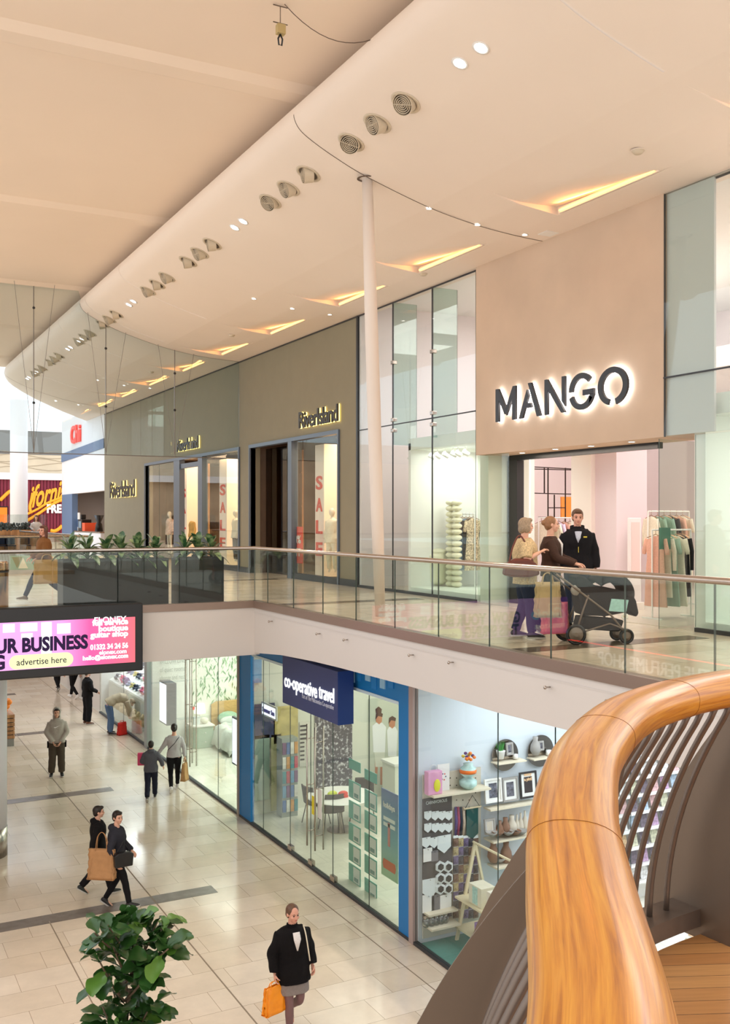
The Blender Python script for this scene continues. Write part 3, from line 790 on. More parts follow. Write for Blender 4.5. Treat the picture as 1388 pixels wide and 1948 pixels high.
    for s in 'RL':
        an = V(J['a'+s]); td = V(J['t'+s]).normalized(); z = V((0,0,1)); sd = td.cross(z)
        if sd.length < .1: sd = V((1,0,0))
        sd.normalize(); up2 = sd.cross(td).normalized()
        q = MB(); base = an-up2*.075
        q.tube([base-td*.065+up2*.035, base-td*.04+up2*.05, base+td*.03+up2*.048, base+td*.1+up2*.034, base+td*.16+up2*.026, base+td*.19+up2*.02], [.022, .042, .043, .045, .038, .018], 12, up=sd, flat=[1, 1.1, 1.0, .72, .6, .6])
        q.tube([base+up2*.04, base+up2*.10], [.042, .042], 10)
        ob = link_mesh(fuse(q, .01, 2), 'shoe', ms, root)
        so = MB(); out = [(-.075, .0), (-.06, .035), (.0, .038), (.08, .044), (.14, .043), (.185, .025), (.195, 0), (.185, -.022), (.14, -.036), (.08, -.036), (0, -.034), (-.06, -.033)]
        so.prism(out, base, td, sd, up2*.022); so.build('sole', M_sole if sum(shoes if isinstance(shoes, tuple) else (0,)) < 300 else M_white, ob)
    return root, J, M
M_sole = mat('shoe_sole', (190, 186, 180), .6)
def fab(name, rgb, rough=.85, var=.08, scale=40, bump=.3): return mat(name, rgb, rough, var=var, scale=scale, bump=bump, bscale=160, spec=.2)
def place_at(px, py, z): return on_z(px, py, z)
def facing(dx, dy): return math.atan2(-dx, dy)     # yaw that turns local +Y to (dx, dy)
def shopping_bag(name, label, w, h, d, m, loc, yaw=0, handles=True, strap=.14, hm=None, lean=0., group=None):
    """soft or paper bag hanging from its top; loc is the grip point"""
    r_ = thing(name, label, 'bag', loc, yaw, group)
    b = MB(); zt = -strap
    n = 8
    def side(u, v):
        th = u*2*math.pi; c, s_ = math.cos(th), math.sin(th)
        k = lambda q: math.copysign(abs(q)**.35, q)
        sq = 1-.25*(1-v)*(1 if handles else .6)
        wob = .012*math.sin(9*u*6.28+5*v)+.01*math.sin(4*v*6+u*11)
        return (k(c)*w/2*(1-.06*(1-v))+wob, k(s_)*d/2*sq*(.35+.65*v)+wob*.6, zt-h*v+lean*v)
    b.sheet(side, 40, 10)
    b.add([(-w/2, -d/2, zt-h), (w/2, -d/2, zt-h), (w/2, d/2, zt-h), (-w/2, d/2, zt-h)], [(0,1,2,3)])
    b.build('body', m, r_, smooth=True, solid=.004)
    if handles:
        for q in (-1, 1):
            MB().tube(smoothpts([(-w*.22, q*d*.2, zt-.03), (-w*.16, q*d*.1, zt+strap*.7), (0, 0, 0), (w*.16, q*d*.1, zt+strap*.7), (w*.22, q*d*.2, zt-.03)], 4), .006, 6).build('handle', hm or m, r_, smooth=True)
    return r_

c_black = fab('black_wool', (22, 20, 22)); c_dk = fab('charcoal_jersey', (48, 48, 56)); c_navy = fab('navy_denim', (36, 44, 66)); c_dtrou = fab('black_trousers', (24, 23, 26))
c_grey = fab('grey_marl', (176, 168, 160)); c_olive = fab('olive_work_cloth', (78, 68, 58)); c_ltgrey = fab('pale_grey_knit', (196, 194, 196)); c_slate = fab('slate_hoodie_cloth', (92, 92, 100))
c_brown = fab('brown_coat_cloth', (122, 80, 44)); c_jean = fab('blue_denim', (88, 112, 146)); c_beige = fab('beige_jacket_cloth', (176, 164, 140)); c_blouse = mat('patterned_blouse', (196, 170, 128), .8, var=.35, scale=55)
c_card = fab('brown_cardigan', (70, 50, 42)); c_shirt = fab('white_shirt', (226, 220, 218)); c_skirt = fab('grey_skirt', (138, 128, 124)); c_tights = mat('mauve_tights', (120, 88, 88), .6)
m_kraft = mat('kraft_paper', (188, 146, 96), .8, var=.06, scale=14); m_tan = mat('tan_canvas_bag', (178, 132, 88), .8, var=.08, scale=10)
def sc(v, s): return Vector(v)*s
WALK = dict(kR=(.10,.16,.52), aR=(.10,.24,.11), kL=(-.09,-.02,.50), aL=(-.09,-.30,.17), tL=(-.05,1,-.7), tR=(.05,1,.12), wR=(.25,-.10,.90), eR=(.235,-.08,1.14), wL=(-.24,.18,.93), eL=(-.235,.03,1.13))

# --- lower mall
def lower(px, py): return on_z(px, py, ZL)
# man in the grey hoodie with hands clasped low, facing the camera
p = lower(108, 1477); d = (-p).normalized()
clasp = dict(eR=(.24,.05,1.13), wR=(.09,.16,.90), eL=(-.24,.05,1.13), wL=(-.09,.16,.90), aR=(.13,-.02,.09), aL=(-.12,-.02,.09))
pr, J, M = person('man in a grey hooded top with white tick and brown work trousers', p, facing(d.x, d.y), 1.78, clasp, skin='light', hair='dark',
    top=dict(mat=c_grey, inf=.035, hem=-.12, hoodup=True, name='hoodie', fold=.005), legs=dict(mat=c_olive, inf=.02, w=.02), shoes=(40,36,34), handdir={'R': (-.5,.3,-1), 'L': (.5,.3,-1)})
MB().prism([(-.075,.0), (-.06,-.028), (-.03,-.03), (.085,.035), (-.03,-.008), (-.055,-.008)], (0,.168,1.29), (-1,0,0), (0,0,1), (0,.006,0)).build('chest_mark', mat('white_print', (240,240,240), .6), pr)
for q in (-1, 1):
    MB().box((q*.19-.045, -.06, .74), (q*.19+.045, .05, .9)).build('tool_pouch', c_black, pr, bevel=.01)
# boy in slate hoodie, from behind
p = lower(287, 1523)
pr, J, M = person('boy in a slate grey hoodie and navy trousers, seen from behind', p, facing(.35, 1), 1.42, dict(WALK, wR=(.34,.02,1.0), eR=(.29,-.03,1.15), eL=(-.25,.03,1.14), wL=(-.16,.2,1.05)), hair='dark',
    top=dict(mat=c_slate, inf=.035, hem=-.15, hood=True, name='hoodie', fold=.005), legs=dict(mat=fab('navy_cloth', (34,36,52)), inf=.016, w=.012), shoes=(36,34,36), face=False)
pk = thing('pink_parcel', 'bright pink packet carried by the boy in the slate hoodie', 'packet', p+Matrix.Rotation(facing(.35, 1), 3, 'Z')@V((-.22,.16,.80)), facing(.35, 1)); MB().box((-.1, -.04, 0), (.1, .04, .3)).build('packet', mat('pink_card', (226, 70, 120), .5), pk, bevel=.02)
# woman in pale grey top
p = lower(331, 1505)
yw = facing(.25, 1)
pr, J, M = person('woman in a pale grey top and black leggings with hair up, seen from behind', p, yw, 1.66, dict(WALK, eL=(-.27,.02,1.16), wL=(-.42,.0,.97), wR=(.27,.0,.88), eR=(.245,-.04,1.13)), hair='dark', hairstyle='bun',
    top=dict(mat=c_ltgrey, inf=.018, hem=-.08, name='sweater'), legs=dict(mat=c_dtrou, inf=.008), shoes=(226,222,222), build=1.12, face=False, bust=.01)
MB().tube([(.12,-.12,1.41), (0,-.14,1.25), (-.17,-.11,1.08)], .008, 6).build('cross_strap', c_dk, pr)
shopping_bag('paper_bag', 'brown paper carrier bag held by the woman in the pale grey top', .26, .42, .14, m_kraft, p+Matrix.Rotation(yw, 3, 'Z')@V((.255,.0,.79)), yw+R(60), strap=.12)
# couple crossing the floor
p = lower(186, 1702); yb = facing(1, -.1)
pr, J, M = person('boy in a black hooded jacket walking beside the woman with the tan bag', p, yb, 1.58, dict(WALK), skin='light', hair='dark', look=(.1,1,0),
    top=dict(mat=c_black, inf=.04, hem=-.2, hood=True, name='jacket'), legs=dict(mat=c_dtrou, inf=.015, w=.01), shoes=(34,40,36))
p = lower(222, 1726); yc = facing(.95, -.45)
pr, J, M = person('woman in a charcoal hoodie and black leggings looking towards the camera', p, yc, 1.66, dict(WALK, eL=(-.23,.06,1.12), wL=(-.13,.24,.98), eR=(.25,-.06,1.14), wR=(.26,.06,.88), aL=(-.09,-.22,.12)), skin='light', hair='dark', look=(.75,.8,.0),
    top=dict(mat=c_dk, inf=.035, hem=-.18, hood=True, name='hoodie'), legs=dict(mat=c_dtrou, inf=.008), shoes=(30,28,30), build=1.08, bust=.015)
Rc = Matrix.Rotation(yc, 3, 'Z')
MB().tube([(-.02,.2,1.22), (.02,.2,1.22)], .001, 4)
tb = shopping_bag('tote_bag', 'large tan paper bag slung from the charcoal hoodie woman\'s shoulder', .46, .5, .16, m_tan, p+Rc@V((.24,-.20,1.36)), yc+R(80), strap=.28)
bb = thing('crossbody_bag', 'small black bag with white lettering lines at the hip of the hoodie woman', 'bag', p+Rc@V((.30,.17,.80)), yc+R(-60))
MB().prism([(-.15,0), (.15,0), (.17,.2), (.1,.24), (-.1,.24), (-.17,.2)], (0,-.05,0), (1,0,0), (0,0,1), (0,.1,0)).build('pouch', M_black, bb, bevel=.015)
for k in range(4): MB().bar((-.10+.01*k, -.055, .05+.035*k), (.12-.01*k, -.055, .07+.035*k), .006, .006).build('white_line', M_white, bb)
MB().tube([(-.12,0,.22), (0,0,.42), (.12,0,.22)], .008, 6).build('strap', M_black, bb, smooth=True)
# woman in the black coat
p = lower(556, 1970); d = (-p).normalized(); yd = facing(d.x+.35, d.y)
pr, J, M = person('woman in a black fleece coat, grey skirt and mauve tights, walking', p, yd, 1.70, dict(WALK, kR=(.085,.10,.50), aR=(.08,.1,.10), kL=(-.08,.07,.5), aL=(-.085,-.30,.24), tL=(0,.7,-.9), tR=(0,1,0), eR=(.26,-.03,1.12), wR=(.27,.05,.90), eL=(-.245,-.02,1.12), wL=(-.25,.08,.93)),
    skin='pink', hair='brown', hairstyle='pulled', look=(-.12,1,-.05), top=dict(mat=fab('black_fleece', (18,15,17), bump=.8), inf=.052, hem=-.34, collar=True, shirt=c_shirt, open=.45, shirtw=.05, flare=.02, name='coat', fold=.006), legs=dict(kind='skirt', mat=c_skirt, tights=c_tights, inf=.02), shoes=(28,26,28), voxel=.011, bust=.01)
MB().tube(smoothpts([(-.13,.06,1.46), (-.13,.14,1.38), (-.15,.175,1.2), (-.2,.12,1.0)], 4), .009, 6).build('bag_strap', mat('cream_strap', (226,214,190), .6), pr)
Rd = Matrix.Rotation(yd, 3, 'Z')
sb_ = shopping_bag('carrier_bag', 'bright orange plastic carrier bag in the hand of the woman in black', .34, .34, .12, mat('orange_plastic', (255, 150, 20), .35, var=.1, scale=9), p+Rd@V((.29,.10,.80)), yd+R(20), strap=.05)
# man bending over by the toy window
p = lower(214, 1397)
bend = dict(pel=(0,-.12,.98), waist=(0,.06,1.10), chest=(0,.28,1.14), neck=(0,.45,1.04), head=(0,.58,.95), sR=(.17,.42,1.05), sL=(-.17,.42,1.05), eR=(.18,.5,.78), eL=(-.18,.5,.78), wR=(.08,.52,.55), wL=(-.08,.52,.55), hR=(.1,-.12,.93), hL=(-.1,-.12,.93), kR=(.13,-.05,.5), kL=(-.13,-.05,.5), aR=(.14,-.08,.09), aL=(-.14,-.08,.09))
pr, J, M = person('man in pale jacket and blue jeans bending over a red bag', p, facing(1, -.1), 1.72, bend, hair='grey', look=(0,.6,-.9), top=dict(mat=c_beige, inf=.04, hem=-.05, name='jacket'), legs=dict(mat=c_jean, inf=.018, w=.012), shoes=(50,46,52), face=False)
shopping_bag('carrier_bag', 'red bag on the floor in front of the bending man', .3, .38, .18, mat('red_plastic', (222, 40, 34), .4, var=.1), lower(232, 1398)+V((0,0,.44)), R(20), strap=.05)
# standing man in black
p = lower(166, 1378)
pr, J, M = person('man in a black jacket and brown shoes standing beyond the red bag', p, facing(1, .2), 1.80, dict(eR=(.24,.05,1.13), wR=(.14,.26,1.02)), hair='dark', top=dict(mat=c_black, inf=.035, hem=-.12, collar=True), legs=dict(mat=c_dtrou, inf=.02, w=.02), shoes=(110,70,50), face=False)
p = lower(140, 1329)
person('person in black walking partly hidden behind the advertising screen', p, facing(-.6, 1), 1.72, WALK, hair='dark', top=dict(mat=c_black, inf=.03), legs=dict(mat=c_dtrou, inf=.012), shoes=(226,222,222), face=False)
p = lower(110, 1314)
person('person whose dark legs show below the screen, farthest down the mall', p, facing(-.2, 1), 1.72, WALK, hair='brown', top=dict(mat=c_dk, inf=.03), legs=dict(mat=c_dtrou, inf=.016), shoes=(60,50,46), face=False)

# --- upper level
p = on_z(84, 1146, 0); p.z = 0
pr, J, M = person('woman in a brown coat and jeans walking past the planters with a large bag', p, facing(-1, .02), 1.52, dict(WALK, kR=(.1,.24,.52), aR=(.1,.40,.13), kL=(-.09,-.1,.5), aL=(-.09,-.42,.19), eL=(-.24,.0,1.13), wL=(-.2,.2,1.0), eR=(.25,.05,1.13), wR=(.22,.25,1.02)),
    skin='pink', hair='red', hairstyle='long', look=(-.7,1,0), top=dict(mat=c_brown, inf=.05, hem=-.3, collar=True, name='coat', flare=.02), legs=dict(mat=c_navy, inf=.01), shoes=(120,104,90))
shopping_bag('tote_bag', 'mustard tan tote bag carried in front by the woman in brown', .5, .46, .16, mat('mustard_canvas', (176, 140, 84), .8, var=.08, scale=10), p+V((.0,-.30,.95)), R(5), strap=.1)
# family by the beige shop
p = on_z(998, 1215, 0); yf = facing(.9, -.45)
pr, J, M = person('older woman in a patterned cream blouse and dark jeans', p, yf, 1.67, dict(eR=(.27,-.03,1.14), wR=(.17,.19,1.25), kR=(.1,.06,.5), aR=(.1,.08,.09), kL=(-.1,0,.5), aL=(-.1,-.12,.1), sR=(.19,-.005,1.39), sL=(-.19,-.005,1.39)),
    skin='light', hair='grey', hairstyle='bob', look=(-.25,1,0), top=dict(mat=c_blouse, inf=.035, hem=-.26, sleeve=.55, flare=.02, name='blouse'), legs=dict(mat=c_navy, inf=.02, w=.005), shoes=(44,40,44), build=1.12, bust=.03, belly=.04, voxel=.011)
Rf = Matrix.Rotation(yf, 3, 'Z')
hb_ = thing('shoulder_bag', 'reddish brown leather bag under the arm of the woman in the blouse', 'bag', p+Rf@V((.25,-.10,.86)), yf+R(90))
M_lea = mat('oxblood_leather', (98, 42, 28), .45, var=.15, scale=8)
MB().prism([(-.25,.03), (-.12,0), (.12,0), (.25,.03), (.22,.17), (.1,.25), (-.1,.25), (-.22,.17)], (0,-.07,0), (1,0,0), (0,0,1), (0,.14,0)).build('pouch', M_lea, hb_, bevel=.03)
MB().tube(smoothpts([(-.16,-.02,.2), (-.1,.06,.40), (0,.10,.555), (.1,.06,.40), (.16,-.02,.2)], 5), .012, 8).build('strap', M_lea, hb_, smooth=True)
p = on_z(1047, 1209, 0); 
pr, J, M = person('young woman in a brown cardigan over white, pushing the black pushchair', p, facing(.72, -.75), 1.69, dict(WALK, eR=(.2,.12,1.14), wR=(.12,.36,1.05), eL=(-.2,.12,1.14), wL=(-.12,.36,1.05), aL=(-.09,-.22,.14)),
    skin='light', hair='fair', hairstyle='bun', look=(-.3,1,.03), top=dict(mat=c_card, inf=.025, hem=-.12, shirt=c_shirt, open=.9, shirtw=.06, name='cardigan'), legs=dict(mat=fab('charcoal_trousers', (42,40,46)), inf=.02, w=.03), shoes=(150,134,120), bust=.02, voxel=.011, handdir={'R': (0,1,-.2), 'L': (0,1,-.2)})
p1053 = p.copy()
p = on_z(1098, 1199, 0); d = (-p).normalized()
pr, J, M = person('man in a black padded jacket and jeans walking behind the pushchair', p, facing(d.x+.1, d.y), 1.80, dict(eR=(.25,-.03,1.13), wR=(.26,.02,.90), aL=(-.1,-.1,.1)), skin='pink', hair='brown', look=(-.05,1,-.08),
    top=dict(mat=fab('black_quilt', (24,22,26)), inf=.045, hem=-.16, collar=True, hood=True, shirt=fab('pale_blue_shirt', (190,194,208)), open=.1, shirtw=.035, fold=.007), legs=dict(mat=c_navy, inf=.016), shoes=(50,42,40), voxel=.011)
MB().bar((0,.172,1.12), (0,.165,1.2), .008).build('zip', mat('zip_gold', (210,190,60), .4), pr)
MB().box((-.12,.15,1.33), (-.07,.165,1.35)).build('badge', MATS['zip_gold'], pr)
# person inside the card shop, seen through the balusters
p = on_z(1243, 2040, ZL); p = Vector((10.9, 9.6, ZL))
person('person in a dark top browsing cards inside the gift shop, behind the balusters', p, facing(.3, 1), 1.68, dict(eR=(.24,.05,1.13), wR=(.14,.26,1.1)), hair='dark', top=dict(mat=fab('plum_top', (62,50,64)), inf=.03), legs=dict(mat=c_dtrou, inf=.012), face=False)
# far seated person in white at the cafe
seat = dict(kR=(.12,.44,.50), kL=(-.12,.44,.50), aR=(.12,.46,.09), aL=(-.12,.46,.09), pel=(0,0,.55), waist=(0,0,.70), chest=(0,0,.90), neck=(0,-.01,1.07), head=(0,.03,1.25), sR=(.17,0,1.02), sL=(-.17,0,1.02), eR=(.22,.06,.78), eL=(-.22,.06,.78), wR=(.12,.3,.72), wL=(-.12,.3,.72), hR=(.09,0,.52), hL=(-.09,0,.52))
pf = Vector((*on_y(69, 986, 46.5).xy, .42))
person('person in white seated at the far cafe terrace', pf, facing(-.2, -1), 1.75, seat, hair='brown', hairstyle='long', top=dict(mat=c_shirt, inf=.03), legs=dict(mat=c_navy, inf=.012), face=False)
MB().box((-.3, -.3, .0), (.3, .3, .44)).build('seat_block', M_dark, None, loc=pf+V((0,0,-.02))); tag(bpy.context.scene.collection.objects[-1], 'dark cafe stool under the far seated person', 'stool')
bpy.context.scene.collection.objects[-1].name = 'cafe_stool'

# ---- pushchair
M_pram = fab('pram_cloth', (34,32,34)); M_pf = mat('pram_frame', (120,104,92), .35, .7)
pw = on_z(1135, 1224, 0); dirp = Vector((.93, -.37, 0)).normalized()
px_ = on_z(1137, 1222, 0)
pc = thing('pushchair', 'black pushchair with daisy print blanket pushed past the shop', 'pushchair', px_, math.atan2(dirp.y, dirp.x)); pc.scale = (.9, .9, .9)
# local: +x forward
def wheel(x, y, r):
    w_ = MB().lathe([(r-.03,-.02), (r,-.015), (r,.015), (r-.03,.02)], (x, y, r), 24, az=(0,1,0), closed=True)
    o = w_.build('wheel', M_black, pc, smooth=True)
    MB().lathe([(.03,-.025), (r-.045,-.012), (r-.03,0), (r-.045,.012), (.03,.025)], (x, y, r), 20, az=(0,1,0)).build('hub', M_pf, o)
for y in (-.26, .26): wheel(-.42, y, .15)
for y in (-.2, .2): wheel(.36, y, .11)
fr = MB()
for y in (-.22, .22):
    fr.tube([(-.72, y*.9, 1.04), (-.5, y, .88), (.12, y, .42), (.36, y*.9, .13)], .016, 8)
    fr.tube([(-.42, y*1.1, .15), (-.30, y, .5), (-.22, y, .72)], .015, 8)
    fr.tube([(-.42, y*1.1, .15), (.1, y, .3), (.36, y, .2)], .013, 8)
fr.tube([(-.42, -.24, .15), (-.42, .24, .15)], .014, 8)
fr.build('frame', M_pf, pc, smooth=True)
MB().tube([(-.70, -.2, 1.03), (-.76, -.2, 1.07), (-.76, .2, 1.07), (-.70, .2, 1.03)], .019, 8).build('push_handle', M_black, pc, smooth=True)
s_ = MB(); s_.prism([(-.34,.62), (-.30,.42), (.05,.40), (.40,.46), (.52,.38), (.56,.44), (.52,.62), (.45,.75), (.1,.82), (-.12,.86), (-.28,1.0), (-.4,.98)], (0,-.19,0), (1,0,0), (0,0,1), (0,.38,0))
s_.build('seat', M_pram, pc, bevel=.03)
def hood_(u, v):
    th = R(-12)+u*R(150); ph = (v-.5)*math.pi
    rr = .36*(.55+.45*math.cos(ph)); 
    return (.14+rr*math.cos(th)*1.1, .22*math.sin(ph), .72+rr*math.sin(th)*.9)
MB().sheet(hood_, 16, 12).build('canopy', M_pram, pc, smooth=True, solid=.015)
MB().prism([(-.34,.22), (.28,.17), (.34,.34), (-.30,.40)], (0,-.18,0), (1,0,0), (0,0,1), (0,.36,0)).build('storage_basket', M_pram, pc, bevel=.03)
MB().obox((.24,-.205,.56), (.13,0,-.01), (0,.008,0), (.02,0,.09)).build('blanket', mat('mint_blanket', (168, 212, 204), .8, var=.12, scale=30), pc, bevel=.005)
da = MB()
for k in range(10):
    a = k*math.tau/10; da.ell((.33+.036*math.cos(a), -.21, .40+.036*math.sin(a)), (.022,.004,.013), 8, 6, M=Matrix.Rotation(-a, 3, 'Y'))
dz = da.build('daisy_petals', mat('petal_white', (244,240,230), .6), pc, smooth=True)
MB().ell((.33,-.214,.40), (.018,.006,.018), 8, 6).build('daisy_centre', mat('daisy_yellow', (240,200,60), .6), dz, smooth=True)
MB().ell((-.36,-.1,.78), (.09,.1,.08), 10, 8).build('grey_pillow', mat('pram_lining', (170,160,150), .9, var=.1), pc, smooth=True)
shopping_bag('tote_bag', 'beige tote bag hanging from the pushchair handle', .34, .46, .14, mat('straw_canvas', (186,158,112), .8, var=.08, scale=10), pc.matrix_basis@Vector((-.80,-.12,1.04)), math.atan2(dirp.y, dirp.x), strap=.12)
shopping_bag('carrier_bag', 'coral pink carrier bag hanging low behind the pushchair wheel', .36, .42, .12, mat('coral_plastic', (224,116,110), .5, var=.06), pc.matrix_basis@Vector((-.60,.18,.72)), math.atan2(dirp.y, dirp.x), strap=.12)
# ================================================================ UPPER SHOPS
def seg(mb_, px0, px1, z0, z1, X, t, **k):
    """box on the plane x = X between two picture columns"""
    return mb_.box((X, Yof(px1, X), z0), (X+t, Yof(px0, X), z1), **k)
def shop_window(n, X, cols, z0, z1, m=None, splits=(), tint=None):
    """shop glazing: one window with its panes"""
    root = bpy.data.objects.new('window_%d' % n, None); COL.objects.link(root); root['kind'] = 'structure'
    zs = [z0]+list(splits)+[z1]
    for a, b in zip(cols[:-1], cols[1:]):
        for za, zb in zip(zs[:-1], zs[1:]):
            mb_ = MB(); mb_.box((X-.006, Yof(b, X)+.006, za+.006), (X+.006, Yof(a, X)-.006, zb-.006), edge=1, axis=0)
            mb_.build('pane', [m or M_glass, M_edge], root)
    return root
M_sage = mat('sage_plaster', (136, 128, 106), .75, var=.03, scale=2.5, bump=.06, bscale=50)
M_plinth = mat('dark_plinth', (52, 54, 58), .5)
HW = 3.86
yA0, yA1 = Yof(644, XU), Yof(477, XU); yB0, yB1 = Yof(455, XU), Yof(277, XU)
YE = 46.8
w_ = MB()
w_.box((XU, 21.25, HW), (XU+.3, YE, 6.75))
for a, b in ((21.25, yA0), (yA1, yB0), (yB1, YE)): w_.box((XU, a, 0), (XU+.3, b, HW))
struct('wall_right_sage', w_, M_sage)
struct('trim_22', MB().box((XU-.03, 21.25, 0), (XU, yA0+.0, .16)).box((XU-.03, yA1, 0), (XU, yB0, .16)).box((XU-.03, yB1, 0), (XU, YE, .16)).box((XU-.02, yA0, 0), (XU+.1, Yof(547, XU), .16)).box((XU-.02, yB0, 0), (XU+.1, Yof(383, XU), .16)), M_plinth)
# window frames
fr = MB()
def frame(mb_, y0, y1, z1, t=.07):
    mb_.box((XU-.05, y0-t, z1), (XU+.15, y1+t, z1+t+.03)).box((XU-.05, y0-t, 0), (XU+.15, y0, z1)).box((XU-.05, y1, 0), (XU+.15, y1+t, z1))
frame(fr, yA0, yA1, HW-.1); seg(fr, 547, 554, 0, HW-.1, XU-.04, .2)
struct('trim_23', fr, M_bluegrey)
fr = MB(); frame(fr, yB0, yB1, HW-.1); seg(fr, 330, 341, 0, HW-.1, XU-.04, .2); seg(fr, 376, 384, 0, HW-.1, XU-.04, .2); seg(fr, 341, 376, 3.45, 3.62, XU, .1)
struct('trim_24', fr, M_bluegrey)
shop_window(1, XU+.05, (547, 644), .16, HW-.1, glass('shop_glass', (248, 252, 250), base=.035))
shop_window(2, XU+.05, (278, 303, 331), .16, HW-.1, MATS['shop_glass'])
shop_window(3, XU+.05, (384, 455), .16, HW-.1, MATS['shop_glass'])
shop_window(4, XU+.5, (478, 546), 0, HW-.1, glass('smoked_glass', (168, 156, 142)))
# interior of the fashion shop
M_taupe = mat('shop_taupe', (176, 138, 106), .8, var=.08, scale=2); M_tim = wood('shop_timber', (150, 104, 64), (178, 130, 86), (200, 152, 104), (3, 3, .4), 'Object', .5, .0)
iw = MB().box((15.2, 21.3, 0), (15.4, YE, 4.1)).box((XU+.3, YE-.2, 0), (15.4, YE, 4.1))
struct('wall_shop_back', iw, M_taupe)
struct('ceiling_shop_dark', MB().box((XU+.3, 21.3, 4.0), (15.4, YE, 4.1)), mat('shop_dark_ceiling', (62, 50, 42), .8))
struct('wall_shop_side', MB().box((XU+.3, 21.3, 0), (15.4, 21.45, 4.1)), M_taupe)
yl = Yof(549, XU)
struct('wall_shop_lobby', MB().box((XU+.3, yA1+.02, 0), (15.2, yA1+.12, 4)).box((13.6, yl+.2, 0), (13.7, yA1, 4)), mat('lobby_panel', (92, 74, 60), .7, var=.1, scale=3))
area((13, 24.0, 3.9), 1.6, 3, 130, (255, 214, 170)); area((13, 31.6, 3.9), 2.5, 4, 260, (255, 220, 176)); area((13, 37.0, 3.9), 2.5, 4, 150, (255, 214, 166))
area((12.6, (Yof(546, 12.6)+Yof(480, 12.6))/2, 3.7), .8, 1.6, 22, (255, 214, 170))  # fill lamp added to lighten the dark lobby so its contents show
# timber screens in the windows
for i, (px0, px1, m_) in enumerate(((556, 574, M_tim), (618, 632, M_tim), (384, 396, M_tim))):
    o = MB(); a = on_x(px1, 986, 12.3); b = on_x(px0, 986, 12.3); o.box((12.3, a.y, 0), (12.36, b.y, 3.7))
    for z_ in (1.0, 2.0, 3.0): o.box((12.28, a.y, z_), (12.3, b.y, z_+.03))
    o = o.build('timber_screen', m_); tag(o, ['tall timber screen at the left of the shop window with the red letters', 'narrow timber screen at the right of the shop window with red letters', 'timber screen beside the doorway of the farther fashion window'][i], 'screen')
# back wall light panel (bright birch graphic)
o = MB().box((13.9, Yof(341, 13.9)-1.0, 0), (13.96, Yof(376, 13.9)+8.5, 3.3)).build('birch_panel', mat('birch_panel', (244, 226, 196), .7, var=.12, scale=2)); tag(o, 'pale birch patterned display wall glowing behind the open doorway', 'display panel')
# red letter columns
M_red = mat('sale_red', (224, 66, 52), .5); M_banner = mat('banner_white', (250, 238, 226), .6)
def sale_column(px0, px1, X, label, ztop=3.7, word='SALE'):
    y1, y0 = Yof(px0, X), Yof(px1, X); yc = (y0+y1)/2; wd = y1-y0
    r_ = thing('sale_column', label, 'display column', (X, yc, .02), 0, 'tall white columns with red letters')
    MB().box((0, -wd/2, 0), (wd*.7, wd/2, ztop)).build('column', M_banner, r_, bevel=.01)
    for k, ch in enumerate(word):
        text(ch, 'letter', .52, M_red, (-.012, wd*.36, 2.45-k*.62), (0,-1,0), (0,0,1), r_, .006, .012, sx=1, width=wd*.72)
    return r_
area((11.6, 23.2, 3.7), .3, 1.6, 45, (255, 232, 205))  # extra unseen lamp added to brighten the near white column
sale_column(599, 616, 12.0, 'tall white column with red letters in the window beside the dark lobby')
sale_column(417, 431, 12.0, 'tall white column with red letters at the centre of the farther window')
sale_column(344, 355, 12.3, 'tall white column with red letters inside the bright doorway')
ps = on_x(564, 1052, XU+.12); po = thing('sale_poster', 'red poster with white 50% OFF lettering low in the near fashion window', 'poster', (XU+.12, Yof(575, XU+.12), .42))
pw_ = Yof(554, XU+.12)-Yof(575, XU+.12); MB().box((0, 0, 0), (.015, pw_, 1.0)).build('panel', M_red, po)
for s_, z_ in (('50%', .55), ('OFF', .2)): text(s_, 'letters', .3, M_white, (-.008, pw_*.88, z_), (0,-1,0), (0,0,1), po, .003, .006, width=pw_*.75)
MB().tube([(.03, pw_/2, 0), (.03, pw_/2, -.26)], .015, 8).build('stand', M_steel, po)
# mannequins
M_man = mat('mannequin_white', (232, 226, 214), .5)
def mannequin(loc, yaw, label, tm, lm, H=1.8):
    r_ = thing('mannequin', label, 'mannequin', loc, yaw, None)
    J = dict(BASE); b = MB(); torso(b, J, z0=-.05)
    for s in 'RL':
        sh, el, wr = V(J['s'+s]), V(J['e'+s]), V(J['w'+s]); hp, kn, an = V(J['h'+s]), V(J['k'+s]), V(J['a'+s])
        limb(b, [sh, el, wr, wr+V((0,.02,-.12))], [.05, .036, .026, .02]); limb(b, [hp, kn, an, an-V((0,-.05,.07))], [.085, .052, .034, .03])
    b.tube([V(J['neck']), V(J['neck'])+V((0,0,.13))], [.05, .045], 10); b.ell(V(J['head']), (.075, .095, .12), 14, 10)
    link_mesh(fuse(b, .02, 3), 'body', M_man, r_)
    t = MB(); torso(t, J, inf=.03, z0=-.25, z1=.97, hemw=.02)
    for s in 'RL': limb(t, [V(J['s'+s]), V(J['e'+s]), V(J['w'+s])], [.075, .06, .05])
    link_mesh(fuse(t, .02, 3, amp=.006), 'shirt', tm, r_)
    if lm:
        l = MB(); torso(l, J, inf=.012, z0=-.05, z1=.3)
        for s in 'RL': limb(l, [V(J['h'+s]), V(J['k'+s]), V(J['a'+s])], [.105, .08, .07])
        link_mesh(fuse(l, .02, 3, amp=.005), 'trousers', lm, r_)
    return r_
